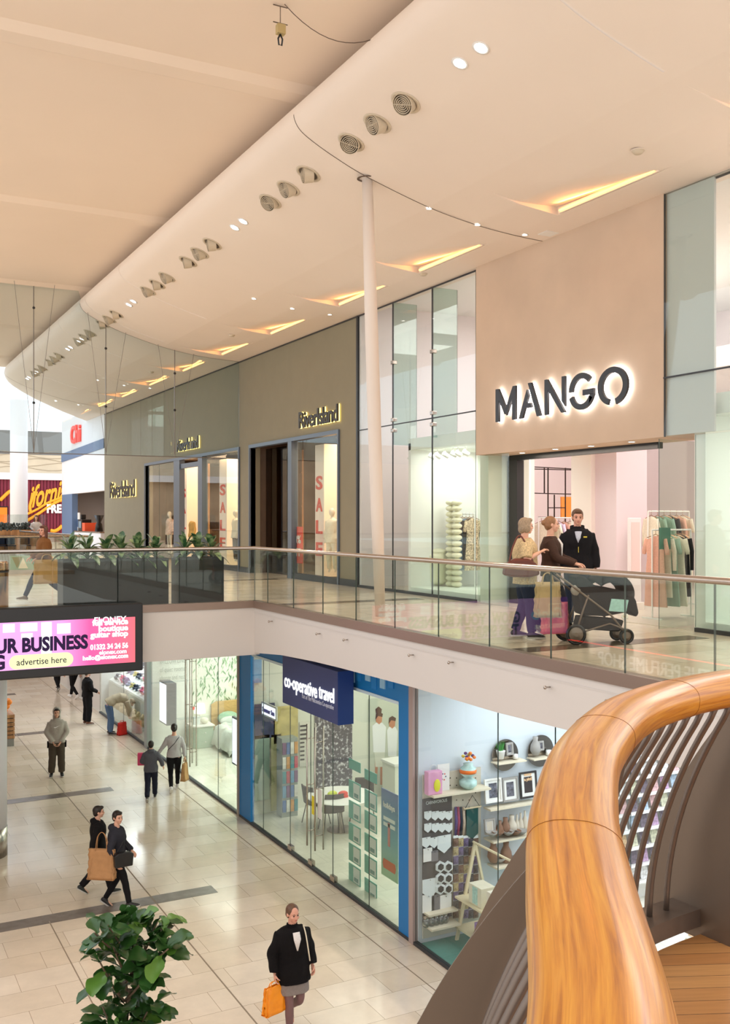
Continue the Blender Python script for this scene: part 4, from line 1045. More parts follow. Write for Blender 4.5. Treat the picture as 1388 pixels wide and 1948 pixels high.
c_cream = fab('cream_cotton', (236, 226, 206)); c_khaki = fab('khaki_jacket', (176, 150, 96)); c_pink = fab('dusty_pink', (222, 170, 150)); c_green = fab('sea_green_cotton', (146, 176, 158)); c_black2 = fab('black_cotton', (34, 32, 36)); c_flor = mat('floral_red_white', (232, 196, 186), .8, var=.3, scale=22)
mannequin(on_x(632, 1092, 11.75)*V((1,1,0))+V((0,0,.2)), facing(-1, -.4), 'mannequin in cream shirt and trousers at the right edge of the near fashion window', c_cream, c_cream, 1.6)
mannequin(on_x(449, 1092, 11.8)*V((1,1,0))+V((0,0,.2)), facing(-1, .1), 'mannequin in a white shirt at the right edge of the farther fashion window', c_cream, c_black2)
mannequin(on_x(363, 1092, 12.5)*V((1,1,0))+V((0,0,.1)), facing(-1, -.3), 'mannequin in a khaki jacket inside the bright doorway', c_khaki, c_cream)
mannequin(on_x(323, 1092, 11.9)*V((1,1,0))+V((0,0,.2)), facing(-1, -.2), 'mannequin in a white and red floral dress behind the left pane', c_flor, None)
mannequin(on_x(497, 1092, 12.6)*V((1,1,0))+V((0,0,1.35)), facing(-1, -.2), 'mannequin torso in a dark top on the shelf of the smoked glass lobby', c_black2, c_black2)
o = MB(); o.box((12.2, Yof(546, 12.4), 1.95), (13.4, Yof(480, 12.4), 2.1)); o = o.build('lobby_shelf', M_plinth); tag(o, 'long dark shelf behind the smoked glass of the lobby', 'shelf')
# clothes rails
M_rail = mat('dark_rail', (58, 44, 42), .4, .6)
def garment_mesh(kind, m, name='garment'):
    """a garment hanging on its hanger: x = width, z down from the rail"""
    L_ = {'dress': 1.15, 'shirt': .68, 'trousers': .95, 'coat': 1.0}[kind]
    def outline(v):   # half width at height v (0 top .. 1 hem)
        if kind == 'trousers': return .13+.03*v
        w0 = .05+.17*min(1, v/.09)**.7
        return w0-.04*max(0, min(1, (v-.1)/.2))*(1 if kind != 'shirt' else 0)+(.11 if kind == 'dress' else .03)*max(0, v-.3)
    def fn(u, v):
        th = u*2*math.pi; a = outline(v); zz = -.1-L_*v
        return (a*math.cos(th), (.035+.02*v)*math.sin(th)+.014*math.sin(a*30*math.cos(th)+4*v)*v, zz)
    r_ = thing(name, 'x', 'garment', (0,0,0))
    MB().sheet(fn, 28, 14).build('cloth', m, r_, smooth=True)
    if kind in ('shirt', 'coat', 'dress'):
        for q in (-1, 1): MB().tube([(q*.19,0,-.15), (q*.25,0,-.35), (q*.255,0,-.66 if kind != 'dress' else -.4)], [.05,.045,.035], 8, flat=.6).build('sleeve', m, r_, smooth=True)
    h = MB().tube([(-.19,0,-.13), (0,0,-.07), (.19,0,-.13)], .007, 6).tube([(0,0,-.07), (0,0,-.01), (.015,0,.01), (0,0,.02), (-.012,0,.01)], .004, 6)
    h.build('hanger', M_brass, r_)
    return r_
GP = []
def rail(name, label, x, y0, y1, z, colours, kinds, glabel, group, along='y', legs=True, step=.11, ang=None):
    r_ = thing(name, label, 'clothes rail', (x, y0, 0) if along == 'y' else (y0, x, 0))
    Ln = y1-y0; A = (lambda t, w=0: (w, t, 0)) if along == 'y' else (lambda t, w=0: (t, w, 0))
    MB().tube([Vector(A(0))+V((0,0,z)), Vector(A(Ln))+V((0,0,z))], .014, 8).build('bar', M_white, r_, smooth=True)
    if legs:
        for t in (0, Ln):
            MB().tube([Vector(A(t))+V((0,0,z)), Vector(A(t))+V((0,0,.02))], .014, 8).bar(Vector(A(t, -.22))+V((0,0,.015)), Vector(A(t, .22))+V((0,0,.015)), .03, .03).build('leg', M_white, r_)
    n = int(Ln/step)
    for i in range(n):
        m_ = colours[i % len(colours)]; kd = kinds[i % len(kinds)]
        key = (kd, m_.name); t = (i+.5)*step
        loc = (x, y0+t, z) if along == 'y' else (y0+t, x, z)
        rz = (0 if along == 'y' else R(90))+R(random.uniform(-12, 12))+(ang or 0)
        lab = glabel.format(i=('first second third fourth fifth sixth seventh eighth ninth tenth eleventh twelfth thirteenth fourteenth fifteenth sixteenth seventeenth eighteenth nineteenth twentieth'.split()+['%dth' % q for q in range(21, 60)])[i])
        pr_ = next((g for k_, g in GP if k_ == key), None)
        if pr_ is None:
            g = garment_mesh(kd, m_); g['group'] = group; g['label'] = lab; g.location = loc; g.rotation_euler = (0,0,rz); GP.append((key, g))
        else: dup(pr_, loc, rz, lab, group)
    return r_
rail('clothes_rail', 'rail of dark garments low behind the smoked lobby glass', 12.7, Yof(543, 12.7), Yof(492, 12.7), 1.5, [c_black2, c_dk, c_card], ['shirt', 'coat'], '{i} dark garment from the near end of the lobby rail', 'garments on the lobby rail')

# ---- beige shop (big panel with letters)
M_stucco = mat('beige_stucco', (204, 180, 158), .8, var=.05, scale=1.3, bump=.05, bscale=60)
X1 = 10.95; pY0, pY1 = Yof(1262, X1), Yof(905, X1); PB = 2.87
XD = 11.65
struct('wall_right_panel', MB().box((X1, pY0, PB), (XD+.2, pY1, 6.75)), M_stucco)
struct('trim_25', MB().box((XD-.05, Yof(1255, XD), PB-.1), (XD+.06, Yof(970, XD), PB)), M_black)
for px in (911, 993, 1056, 1124, 1202):
    q = on_z(px, 857 if px < 950 else 855, PB); 
dls = None
for i, (px, py) in enumerate(((993, 861), (1056, 854), (1124, 848), (1201, 840))):
    q = on_z(px, py, PB)
    lab = 'round recessed downlight under the beige panel, %s from the left' % ('first', 'second', 'third', 'fourth')[i]
    if dls is None:
        dls = thing('porch_downlight', lab, 'downlight', q, group='downlights over the shop entrance')
        MB().lathe([(.06, 0), (.07, .008), (.05, .008), (.045, 0)], (0,0,0), 16, az=(0,0,-1), closed=True).build('trim_ring', M_white, dls)
        MB().lathe([(.048, -.002), (.048, .006)], (0,0,0), 16, az=(0,0,-1)).build('lens', M_spot, dls)
    else: dup(dls, q, 0, lab)
area(((X1+XD)/2, 13.5, PB-.03), .3, 3.6, 30, (255, 236, 214), name='porch_lamp')
# letters
M_letter = mat('letter_charcoal', (48, 50, 56), .4, .2); M_halo = glow('letter_halo', (255, 255, 255), 9)
def arc(cx, cy, r0, r1, a0, a1, n=22, ex=1.):
    o = [(cx+r1*ex*math.cos(R(a0+(a1-a0)*i/n)), cy+r1*math.sin(R(a0+(a1-a0)*i/n))) for i in range(n+1)]
    return o+[(cx+r0*ex*math.cos(R(a1-(a1-a0)*i/n)), cy+r0*math.sin(R(a1-(a1-a0)*i/n))) for i in range(n+1)]
GL = {'M': [[(0,0),(.15,0),(.15,.66),(.42,.2),(.52,.34),(.14,1),(0,1)], [(.50,.16),(.58,.3),(.77,.64),(.77,0),(.93,0),(.93,1),(.80,1),(.50,.42)]],
      'A': [[(0,0),(.17,0),(.29,.28),(.60,.28),(.54,.42),(.35,.42),(.45,.64),(.37,.82)], [(.42,1),(.57,1),(1,0),(.82,0)]],
      'N': [[(0,0),(.15,0),(.15,.70),(.76,0),(.93,0),(.13,1),(0,1)], [(.78,.32),(.93,.16),(.93,1),(.78,1)]],
      'G': [arc(.5,.5,.345,.5,42,178), arc(.5,.5,.345,.5,198,335)+[], [(.56,.38),(1.0,.38),(1.0,.53),(.56,.53)], [(.80,.12),(.96,.30),(1.0,.38),(.84,.40)]],
      'O': [arc(.5,.5,.345,.5,-76,252,40)]}
sg = thing('shop_sign', 'large charcoal letters MANGO with white halo on the beige panel', 'sign', (X1-.10, Yof(1068, X1), 3.44))
zc0, ch = 3.44, .61
for c_, a, b in (('M', 942, 980), ('A', 986, 1028), ('N', 1035, 1074), ('G', 1081, 1129), ('O', 1136, 1193)):
    ya, yb = Yof(a, X1-.1), Yof(b, X1-.1); wd = ya-yb; gw = .93 if c_ in 'MN' else 1.
    inv = -Vector((X1-.10, Yof(1068, X1), 3.44))
    lt = MB(); hl = MB()
    for poly in GL[c_]:
        lt.prism(poly, (X1-.10, ya, zc0), (0, -wd/gw, 0), (0, 0, ch), (.045, 0, 0))
        cx = sum(p[0] for p in poly)/len(poly); cy = sum(p[1] for p in poly)/len(poly)
        hl.prism(poly, (X1-.054, ya, zc0), (0, -wd/gw, 0), (0, 0, ch), (.018, 0, 0))
    lo = lt.build('letter', M_letter, sg, loc=inv); hl.build('light_edge', M_halo, lo)
# entrance frame, glass side panels and open glass door
struct('door_1', MB().box((XD-.06, Yof(988, XD), 0), (XD+.1, Yof(970, XD), PB-.1)).box((XD-.06, Yof(1322, XD-.2), 0), (XD+.1, Yof(1308, XD-.2), PB-.02)), M_dark)
pn = MB().box((XU-.01, Yof(968, XU), 0), (XU+.002, Yof(909, XU), PB)); pn.m = [0]*6
struct('window_5', pn, glass('greenish_glass', (240, 246, 242), base=.04))
dg = MB(); a = Vector((XU-.35, Yof(1253, XU-.35), 0)); b_ = Vector((XD, Yof(1308, XD-.2), 0)); pane(dg, a[:2], b_[:2], .02, PB-.05)
dg = dg.build('door_2', [MATS['greenish_glass'], M_edge]); dg['kind'] = 'structure'
dr = bpy.data.objects.new('door_handle', None); COL.objects.link(dr); dr.location = on_x(907, 1006, XU-.01); dr.parent = bpy.data.objects['window_5']
for s_ in (-1, 1): MB().lathe([(.012,0),(.014,.03),(.03,.035),(.03,.06),(.012,.065)], (0, s_*.06, 0), 14, az=(-1,0,0)).build('knob', M_dark, dr, smooth=True)
# high glazing
Z1 = 3.75
shop_window(6, XU, (681, 747, 822, 905), .06, 6.5, glass('tall_shop_glass', (247, 251, 250), base=.035), splits=(Z1,))
shop_window(7, X1, (1262, 1420), PB, 6.5, MATS['tall_shop_glass'], splits=(3.75,))
shop_window(8, XU, (1322, 1420), .06, PB, MATS['tall_shop_glass'])
struct('trim_26', MB().box((XU-.03, Yof(682, XU), 0), (XU+.04, Yof(679, XU), 6.5)).box((XU-.02, Yof(1420, XU), 6.47), (XU+.0, pY0, 6.5)).box((XU-.02, pY1, 6.47), (XU+.0, 46.8, 6.5)).box((XU-.02, Yof(905, XU), 0), (XU+.03, 21.25, .06)).box((XU-.02, Yof(1420, XU), 0), (XU+.03, Yof(1322, XU), .06)).box((X1-.004, pY0-.022, PB), (X1+.02, pY0-.004, 6.5)).box((XU-.012, Yof(905, XU), Z1-.012), (XU+.012, 21.2, Z1+.012)).box((X1-.012, Yof(1420, X1), Z1-.012), (X1+.012, pY0, Z1+.012)).box((XU-.012, Yof(747, XU)-.012, .06), (XU+.012, Yof(747, XU)+.012, 6.5)).box((XU-.012, Yof(822, XU)-.012, .06), (XU+.012, Yof(822, XU)+.012, 6.5)), M_dark)  # dark strip along the wall top stands in for shade in the gap
fin = None
for i, (px, z0_) in enumerate(((747, 3.3), (822, 3.35))):
    Y_ = Yof(px, XU)
    r_ = thing('glass_fin', 'hanging glass fin with steel clamps, %s behind the tall shop glazing' % ('left one' if i == 0 else 'right one'), 'glass fin', (XU, Y_, z0_), group='glass fins')
    mb_ = MB().box((.02, -.008, 0), (.62, .008, 6.5-z0_), edge=1, axis=1); mb_.build('fin', [glass('fin_glass', (222, 236, 231), base=.05), M_edge], r_)
    for zz in (5.15, 3.86, 3.62):
        MB().box((-.03, -.06, zz-z0_-.04), (.08, .06, zz-z0_+.04)).build('clamp', M_steel, r_, bevel=.012)
# interior
M_pinkw = mat('shop_pink_white', (236, 226, 228), .8); M_mint = mat('mint_white', (228, 232, 222), .7); M_sf = mat('shop_concrete_floor', (214, 200, 186), .25, var=.04, scale=1.5)
struct('floor_beige_shop', MB().box((XU+.05, 4, 0), (20, 21.2, .008)), M_sf)
struct('wall_beige_shop_back', MB().box((19.3, 4, 0), (19.5, 21.2, 6.9)), M_pinkw)
struct('wall_beige_shop_far', MB().box((XU+.02, 21.1, 0), (19.5, 21.24, 6.9)), M_pinkw)
struct('wall_beige_shop_near', MB().box((XU+.02, 4, 0), (19.5, 4.15, 6.9)), M_pinkw)
struct('ceiling_beige_shop', MB().box((XU+.05, 4, 6.75), (19.5, 21.2, 6.9)), M_white)
struct('ceiling_cove', MB().box((15.2, 4, 4.6), (19.5, 18.9, 4.75)).box((15.2, 4, 4.75), (15.3, 18.9, 5.0)), M_white)
MB().box((15.35, 5, 4.9), (15.4, 18.5, 4.95)).build('cove_light', glow('cove_glow', (255, 238, 226), 10)); tag(COL.objects[-1], 'long glowing cove line high inside the beige shop', 'light strip')
area((14.2, 8.5, 6.6), 3, 6, 250, (255, 244, 240)); area((14.2, 16, 6.6), 3, 6, 270, (255, 246, 244)); area((17.2, 12, 4.5), 3, 9, 220, (255, 236, 228))
# columns and cladding inside the entrance
def colq(px0, px1, Y, d, z1, m_, nm):
    a = on_y(px0, 986, Y); b = on_y(px1, 986, Y); struct(nm, MB().box((a.x, Y, 0), (b.x, Y+d, z1)), m_)
colq(1124, 1172, 15.2, .6, 4.6, M_warmwhite, 'column_1'); colq(1172, 1230, 14.6, .7, 4.6, mat('lilac_white', (226, 210, 216), .8), 'column_2')
colq(990, 1008, 17.5, .5, 4.6, M_pinkw, 'column_3')
# black display grid with rail, orange panel
YG = 18.0
g = thing('display_grid', 'black metal display grid on the back wall inside the entrance', 'display rack', on_y(1000, 986, YG)*V((1,1,0)))
inv = -(on_y(1000, 986, YG)*V((1,1,0)))
gb = MB()
for (x0, y0, x1, y1) in ((1008,888,1124,894),(1008,892,1124,895),(1008,938,1124,941),(1035,890,1035,938),(1042,890,1042,985),(1075,890,1075,1060),(1098,893,1098,944),(1054,941,1054,985),(1043,966,1075,966),(1024,984,1124,986)):
    gb.bar(on_y(x0, y0, YG), on_y(x1, y1, YG), .022)
gb.build('bars', M_rail, g, loc=inv)
a = on_y(1068, 945, YG+1.2); b = on_y(1124, 984, YG+1.2)
o = MB().box((a.x, YG+1.2, b.z), (b.x, YG+1.25, a.z)).build('wall_art', mat('orange_wood', (240, 150, 62), .6, var=.05)); tag(o, 'orange wood panel behind the black display grid', 'wall panel')
a = on_y(866, 1028, 19.6); o = MB().box((a.x, 19.6, 1.25), (a.x+.9, 19.65, 2.3)).build('wall_art', MATS['orange_wood']); tag(o, 'orange wood panel glimpsed at the edge of the window display', 'wall panel')
xa = on_y(1024, 986, YG-.3).x; xb = on_y(1124, 986, YG-.3).x
rail('clothes_rail', 'rail of cream, mustard and lilac garments behind the family', YG-.3, xa, xb, 1.66, [c_cream, c_khaki, c_cream, fab('lilac_cotton', (214, 196, 220)), c_pink, c_cream], ['shirt', 'coat', 'dress'], '{i} garment from the left on the rail behind the family', 'garments on the rail behind the family', along='x', step=.16)
rail('clothes_rail', 'white free-standing rail of beige and green clothes seen through the glass door', 12.2, on_y(1240, 986, 12.2).x, on_y(1305, 986, 12.2).x+.1, 1.46, [c_pink, c_cream, c_green, c_cream, c_black2], ['dress', 'coat', 'dress'], '{i} garment from the left on the rail beyond the glass door', 'garments on the rail beyond the glass door', along='x', step=.15)
rail('clothes_rail', 'higher wall rail of green tops behind the white rail', 14.0, on_y(1232, 986, 14).x, on_y(1310, 986, 14).x, 1.78, [c_cream, c_green, c_green, c_black2, c_pink], ['shirt', 'dress'], '{i} garment from the left on the higher wall rail', 'garments on the higher wall rail', along='x', step=.16)
o = MB().box((on_y(1255, 986, 12.0).x, 12.0, .95), (on_y(1275, 986, 12.0).x, 12.02, 1.3)).build('green_sign', mat('green_card', (40, 112, 92), .5)); tag(o, 'small green sign card hanging before the cream clothes', 'sign')
o.location.z = .2
sgt = on_y(1206, 1100, 13.6)
sgx = thing('security_gate', 'pale pink security gate panel standing inside the entrance', 'security gate', (sgt.x, 13.6, 0))
MB().box((-.14, -.03, .12), (.14, .03, 1.66)).build('panel', M_pinkw, sgx, bevel=.01); MB().box((-.18, -.07, 0), (.18, .07, .14)).build('base', M_warmwhite, sgx, bevel=.01)
MB().box((-.10, -.035, .7), (.10, -.03, 1.58)).build('inlay', mat('gate_inlay', (228, 206, 204), .5), sgx)
# display box left of the entrance
xd0, xd1 = XU+.12, 13.1
yb0 = Yof(905, XU)+.05; yb1 = Yof(772, XU)
struct('wall_display', MB().box((xd1, yb0+.9, 0), (xd1+.1, yb1+1.5, 3.3)).box((xd0, yb1, 0), (xd1, yb1+.1, 3.3)), M_white)
bx = MB().box((xd0, yb0-.3, 3.15), (xd1, yb1+.1, 3.4)).box((xd0, yb0-.3, 0), (on_y(1006, 986, yb0-.3).x, yb0-.02, 3.2)); struct('trim_27', bx, M_mint)
struct('floor_display', MB().box((xd0, yb0, 0), (xd1, yb1, .14)), M_mint)
area((12.1, (yb0+yb1)/2, 3.1), 1.4, 2.4, 42, (250, 255, 246))
# track spotlights
ts = None
for i, px in enumerate((781, 795, 820, 832, 847, 862, 871, 885)):
    Y_ = Yof(px, 11.6)
    lab = 'small white track spotlight above the window display, number %d from the left' % (i+1)
    if ts is None:
        ts = thing('track_spotlight', lab, 'spotlight', (11.6, Y_, 3.15), group='track spotlights over the window display')
        MB().tube([(0,0,0), (0,0,-.08)], .012, 8).build('stem', M_white, ts)
        MB().tube([(-.05,.02,-.10), (.07,-.02,-.17)], .05, 14).build('head', M_white, ts, smooth=True)
    else: dup(ts, (11.6, Y_, 3.15), R(random.uniform(-40, 40)), lab)
# sculptural table with handbag
q = on_z(843, 1118, .14); q = Vector((11.9, Yof(826, 11.9), .14))
M_sc = mat('cream_resin', (228, 224, 196), .45)
tb_ = thing('display_pedestal', 'smooth cream sculpted pedestal in the window display', 'pedestal', q)
b = MB(); b.tube([(0,.12,.08), (0,.20,.25), (0,.20,.62), (0,.05,.74), (0,-.10,.74)], [.09,.12,.11,.11,.16], 12); b.tube([(0,-.12,.1), (0,-.12,.7)], [.24, .26], 16); b.ell((0,0,.77), (.24,.40,.08), 16, 8); b.ell((0,-.05,.1), (.24,.32,.1), 16, 8)
link_mesh(fuse(b, .022, 6), 'pedestal', M_sc, tb_)
hb2 = thing('handbag', 'small black handbag on the cream pedestal', 'bag', q+V((0,-.02,.86)))
MB().prism([(-.15,0),(.15,0),(.12,.28),(-.12,.28)], (.05,0,0), (0,-1,0), (0,0,1), (-.1,0,0)).build('pouch', M_black, hb2, bevel=.01)
MB().tube(smoothpts([(0,-.08,.28), (0,-.05,.38), (0,.05,.38), (0,.08,.28)], 4), .01, 6).build('handle', M_black, hb2, smooth=True)
# stacked ring column
q2 = Vector((12.0, Yof(863, 12.0), .14))
rc = thing('ring_totem', 'tall column of stacked cream ring blocks in the window display', 'sculpture', q2)
for i in range(15):
    for s_ in (-1, 1):
        t_ = MB(); rr = .115
        for_ = [(0, s_*.12+rr*.62*math.cos(a), .075+i*.128+0*math.sin(a)) for a in (0,)]
        t_.ell((0, s_*.115, .064+i*.128), (.12, .125, .066), 14, 8)
        if (i*2+s_) % 3 == 0: t_.lathe([(.02, -.01), (.05, 0), (.035, .012)], (-.115, s_*.115, .064+i*.128), 12, az=(-1,0,0))
        t_.build('ring_block', M_sc, rc, smooth=True)
rail('clothes_rail', 'rail with leopard print, black and blue garments beside the ring column', 12.45, Yof(886, 12.45)-.35, Yof(869, 12.45), 1.75, [mat('leopard_cloth', (190, 170, 140), .8, var=.7, scale=28), c_black2, fab('sky_blue_cotton', (130, 168, 200)), c_cream], ['dress', 'coat', 'dress', 'shirt'], '{i} garment from the near end beside the ring column', 'garments beside the ring column', step=.14)
# right window display
struct('wall_display_right', MB().box((13.3, 4.2, 0), (13.4, Yof(1322, XU)+1.2, 3.2)), M_white)
struct('trim_28', MB().box((XU+.12, Yof(1330, XU), 0), (XU+1.2, Yof(1324, XU)+.15, 3.15)).box((XU+.12, 4.2, 3.15), (13.3, Yof(1324, XU)+.15, 3.45)), M_mint)
struct('floor_display_right', MB().box((XU+.12, 4.2, 0), (13.3, Yof(1330, XU), .14)), M_mint)
area((12.3, 8, 3.1), 1.6, 3, 55, (252, 255, 250))
struct('wall_screen_right', MB().box((X1+.05, Yof(1353, X1), PB+.02), (X1+.09, pY0-.012, 6.5)), mat('grey_screen_wall', (206, 206, 202), .7))
# ---- shop signs on the sage wall
M_sl = mat('sign_letter_dark', (52, 44, 38), .5); M_warmhalo = glow('sign_warm_halo', (255, 224, 130), 3)
def river(px0, px1, z0, h, label, X=XU):
    y1, y0 = Yof(px0, X-.06), Yof(px1, X-.06); r_ = thing('shop_sign', label, 'sign', (X-.08, y1, z0))
    k = h/.72
    a = text('RiverIsland', 'letters', k, M_sl, (0, 0, 0), (0,-1,0), (0,0,1), r_, .02, .009, width=y1-y0, spacing=.9)
    text('RiverIsland', 'light_edge', k, M_warmhalo, (.045, 0, 0), (0,-1,0), (0,0,1), r_, .006, .015, width=y1-y0, spacing=.9)
    return r_
river(570, 644, 4.07, .43, 'dark letters RiverIsland with yellow glow above the near fashion window')
river(338, 378, 4.08, .42, 'glowing letters RiverIsland above the farther fashion window')
river(210, 257, 2.58, .72, 'dark letters RiverIsland with cream glow on the far end of the sage wall')
# ---- cafe unit beyond the sage wall
M_pale = mat('pale_grey_panel', (226, 228, 234), .6); M_denim = mat('denim_blue_panel', (92, 116, 152), .6)
yC0, yC1 = YE, 56.7
z917 = on_x(150, 922, XU).z
cw = MB().box((XU, yC0, 2.95), (XU+.3, yC1, 7.0)).box((XU+.3, yC1-.1, 0), (16, yC1, 7)); struct('wall_cafe', cw, M_pale)
struct('wall_cafe_jamb', MB().box((XU, Yof(137, XU), 0), (XU+.3, yC1, 2.95)), M_denim)
struct('trim_29', MB().prism([(yC0, 4.93), (yC1, 4.75), (yC1, 5.2), (yC0, 5.38)], (XU-.04, 0, 0), (0, 1, 0), (0, 0, 1), (.06, 0, 0)), M_denim)
struct('wall_cafe_inside', MB().box((14.5, yC0, 0), (14.7, yC1, 3.4)).box((XU+.3, yC0, 3.2), (14.6, yC1, 3.4)), mat('cafe_brown', (104, 92, 90), .8, var=.05, scale=2))
area((12.8, 51, 3.1), 2, 6, 60, (255, 220, 190))
sgn = thing('shop_sign', 'red sign with tall letters Chi on the pale cafe wall', 'sign', (XU-.06, Yof(137, XU), 5.6))
text('Chi', 'letters', 1.25, mat('sign_red', (222, 60, 50), .4, emit=(222, 60, 50), es=.5), (0,0,0), (0,-1,0), (0,0,1), sgn, .05, .03, width=Yof(137, XU)-Yof(155, XU))
sgn = thing('shop_sign', 'small white script sign above the cafe opening', 'sign', (XU-.05, Yof(124, XU), 3.55))
text('Les Trends', 'letters', .75, glow('white_script_glow', (255,255,255), 3), (0,0,0), (0,-1,0), (0,0,1), sgn, .02, .01, shear=.35, width=Yof(124, XU)-Yof(144, XU))
ct = thing('cafe_counter', 'pale cafe counter in the opening beyond the sage wall', 'counter', (XU+.1, 48, 0))
MB().box((0, 0, 0), (.6, 6.0, .95)).build('counter', M_pale, ct, bevel=.02); MB().box((-.04, -.02, .95), (.66, 6.02, 1.0)).build('worktop', M_steel, ct)
o = MB().box((-.3, -.3, 0), (.3, .3, .42)).build('coffee_box', mat('orange_box', (232, 88, 50), .5)); o.location = (XU+.4, Yof(170, XU+.4), 1.0); tag(o, 'orange red box on the cafe counter', 'box')
o = thing('menu_board', 'tall white menu board on the cafe counter', 'menu board', (XU+.3, Yof(147, XU+.3), 1.0)); MB().box((-.02, -.62, 0), (.02, .62, .95)).build('board', M_white, o); MB().box((-.026, -.4, .2), (-.02, .3, .6)).build('picture', M_denim, o)
o = thing('coffee_machine', 'black coffee machine with screen on the cafe counter', 'coffee machine', (XU+.4, Yof(168, XU+.4)+.9, 1.0)); MB().box((-.25, -.5, 0), (.25, .4, .6)).box((-.15, .1, .6), (.1, .3, .85)).build('case', M_black, o, bevel=.03); MB().box((-.26, -.35, .15), (-.25, .2, .5)).build('screen', mat('blueish_panel', (120, 150, 170), .3), o)
o = thing('coffee_grinder', 'dark coffee grinder at the right end of the cafe counter', 'grinder', (XU+.4, Yof(188, XU+.4), 1.0)); MB().tube([(0,0,0), (0,0,.35), (0,0,.45), (0,0,.8)], [.2,.16,.1,.25], 14).build('case', M_black, o, smooth=True)
# ---- far hall
YF = 72
a0 = on_y(-60, 986, YF).x; a1 = on_y(150, 986, YF).x
def zf(y): return on_y(60, y, YF).z
struct('wall_far_left', MB().box((-30, YF+.5, 0), (a1+9, YF+.8, zf(820))), mat('far_tan', (190, 170, 146), .7, var=.2, scale=.5))
struct('wall_far', MB().box((a0-14, YF, zf(865)), (a1+9, YF+.4, zf(820))), mat('far_grey', (120, 122, 124), .7))
wv = MB().box((a0-14, YF-.02, zf(900)), (a1+9, YF+.3, zf(865))); struct('wall_far_wavy', wv, mat('wavy_stone', (206, 196, 176), .7, var=.08, scale=.8))
wl = MB()
for k in range(5):
    for i in range(40):
        xx = a0-6+i*.7; f_ = lambda x: zf(898)+.25+k*.28+.14*math.sin(x*1.3+k*2.1)
        wl.bar((xx, YF-.03, f_(xx)), (xx+.7, YF-.03, f_(xx+.7)), .03)
struct('trim_30', wl, mat('wave_line', (160, 148, 128), .7))
struct('wall_far_band', MB().box((a0-14, YF-.3, zf(913)), (a1+9, YF, zf(900))), M_pale)
# ribbed maroon shop front
rb = MB()
x = a0-.6
while x < a1+9: rb.box((x, YF-.12, 0), (x+.16, YF-.05, zf(913))); x += .22
rb.box((a0-.6, YF-.05, 0), (a1+9, YF, zf(913))); struct('wall_far_maroon', rb, mat('maroon_cladding', (124, 28, 56), .6))
fs = thing('shop_sign', 'yellow and white painted lettering across the maroon shop front', 'sign', (on_y(0, 986, YF).x, YF-.2, 0))
M_yel = mat('sign_yellow', (244, 168, 40), .5, emit=(244, 168, 40), es=.15)
inv = -Vector((on_y(0, 986, YF).x, YF-.2, 0))
pz = on_y(54, 966, YF-.2)
wdt = on_y(122, 960, YF-.2).x-pz.x
text('ifornia', 'script', 2.1, M_yel, pz+inv, (1,0,.22), (0,0,1), fs, .03, .05, shear=.4, width=wdt*1.08)
def fp(l): return [on_y(x, y, YF-.2)+inv for x, y in l]
MB().tube(smoothpts(fp([(0, 952), (8, 944), (17, 936), (26, 932)]), 5), .12, 8).build('stroke', M_yel, fs, smooth=True)
MB().tube(smoothpts(fp([(58, 974), (57, 962), (62, 945), (66, 935)]), 5), .1, 8).build('stroke', M_yel, fs, smooth=True)
MB().tube(smoothpts(fp([(52, 990), (75, 976), (95, 962), (118, 950)]), 5), .1, 8).build('stroke', M_yel, fs, smooth=True)
MB().tube(smoothpts(fp([(52, 978), (72, 968), (92, 956), (118, 946)]), 5), .08, 8).build('stroke', M_yel, fs, smooth=True)
MB().tube(smoothpts(fp([(96, 1009), (104, 1010), (112, 1006), (118, 1000)]), 5), .12, 8).build('stroke', M_yel, fs, smooth=True)
pz = on_y(89, 975, YF-.25); text('FRE', 'block_letters', 1.0*(on_y(89, 960, YF).z-pz.z)/.7, mat('sign_white', (240,238,236), .5, emit=(240,238,236), es=.2), pz+inv, (1,0,0), (0,0,1), fs, .03, .04, width=on_y(117, 975, YF-.25).x-pz.x)
o = thing('menu_screen', 'bright orange menu screen at the left edge of the far hall', 'screen', on_y(7, 1000, YF-1.4)); MB().box((-1.2, 0, 0), (.3, .1, 1.3)).build('casing', M_black, o); MB().box((-.6, .02, -o.location.z), (-.4, .1, 0)).build('post', M_black, o); MB().box((-1.1, -.02, .08), (.22, 0, 1.22)).build('display', glow('orange_screen', (250, 130, 50), 1.3), o)
# tall white column at the end
cx = on_y(36, 986, 58)
struct('column_4', MB().lathe([(.47, 0), (.47, 8.2)], (cx.x, 58, 0), 28), mat('far_column_white', (232, 232, 236), .6), smooth=True)
# far terrace planter and glass
pl = thing('terrace_planter', 'long timber planter with grey green shrubs on the far cafe terrace', 'planter', (on_y(-30, 986, 46).x, 46, 0))
wdx = on_y(59, 986, 46).x-on_y(-30, 986, 46).x
MB().box((0, 0, 0), (wdx, .5, 1.14)).build('box', M_tim, pl)
lf = MB()
for i in range(260):
    x_, y_, z_ = random.uniform(0, wdx), random.uniform(0, .5), 1.14+random.random()**1.4*.3
    lf.ell((x_, y_, z_), (.05, .04, .06), 6, 4)
o = lf.build('foliage', mat('grey_green_leaf', (74, 84, 84), .7, var=.2), pl); o['kind'] = 'stuff'
gs = MB(); pane(gs, (on_y(-30, 986, 46.7).x, 46.7), (on_y(90, 986, 46.7).x, 46.7), .6, 1.82); gs = gs.build('terrace_screen', [glass('terrace_glass', (236, 240, 238)), M_edge]); tag(gs, 'clear glass screen standing behind the far planter', 'glass screen')
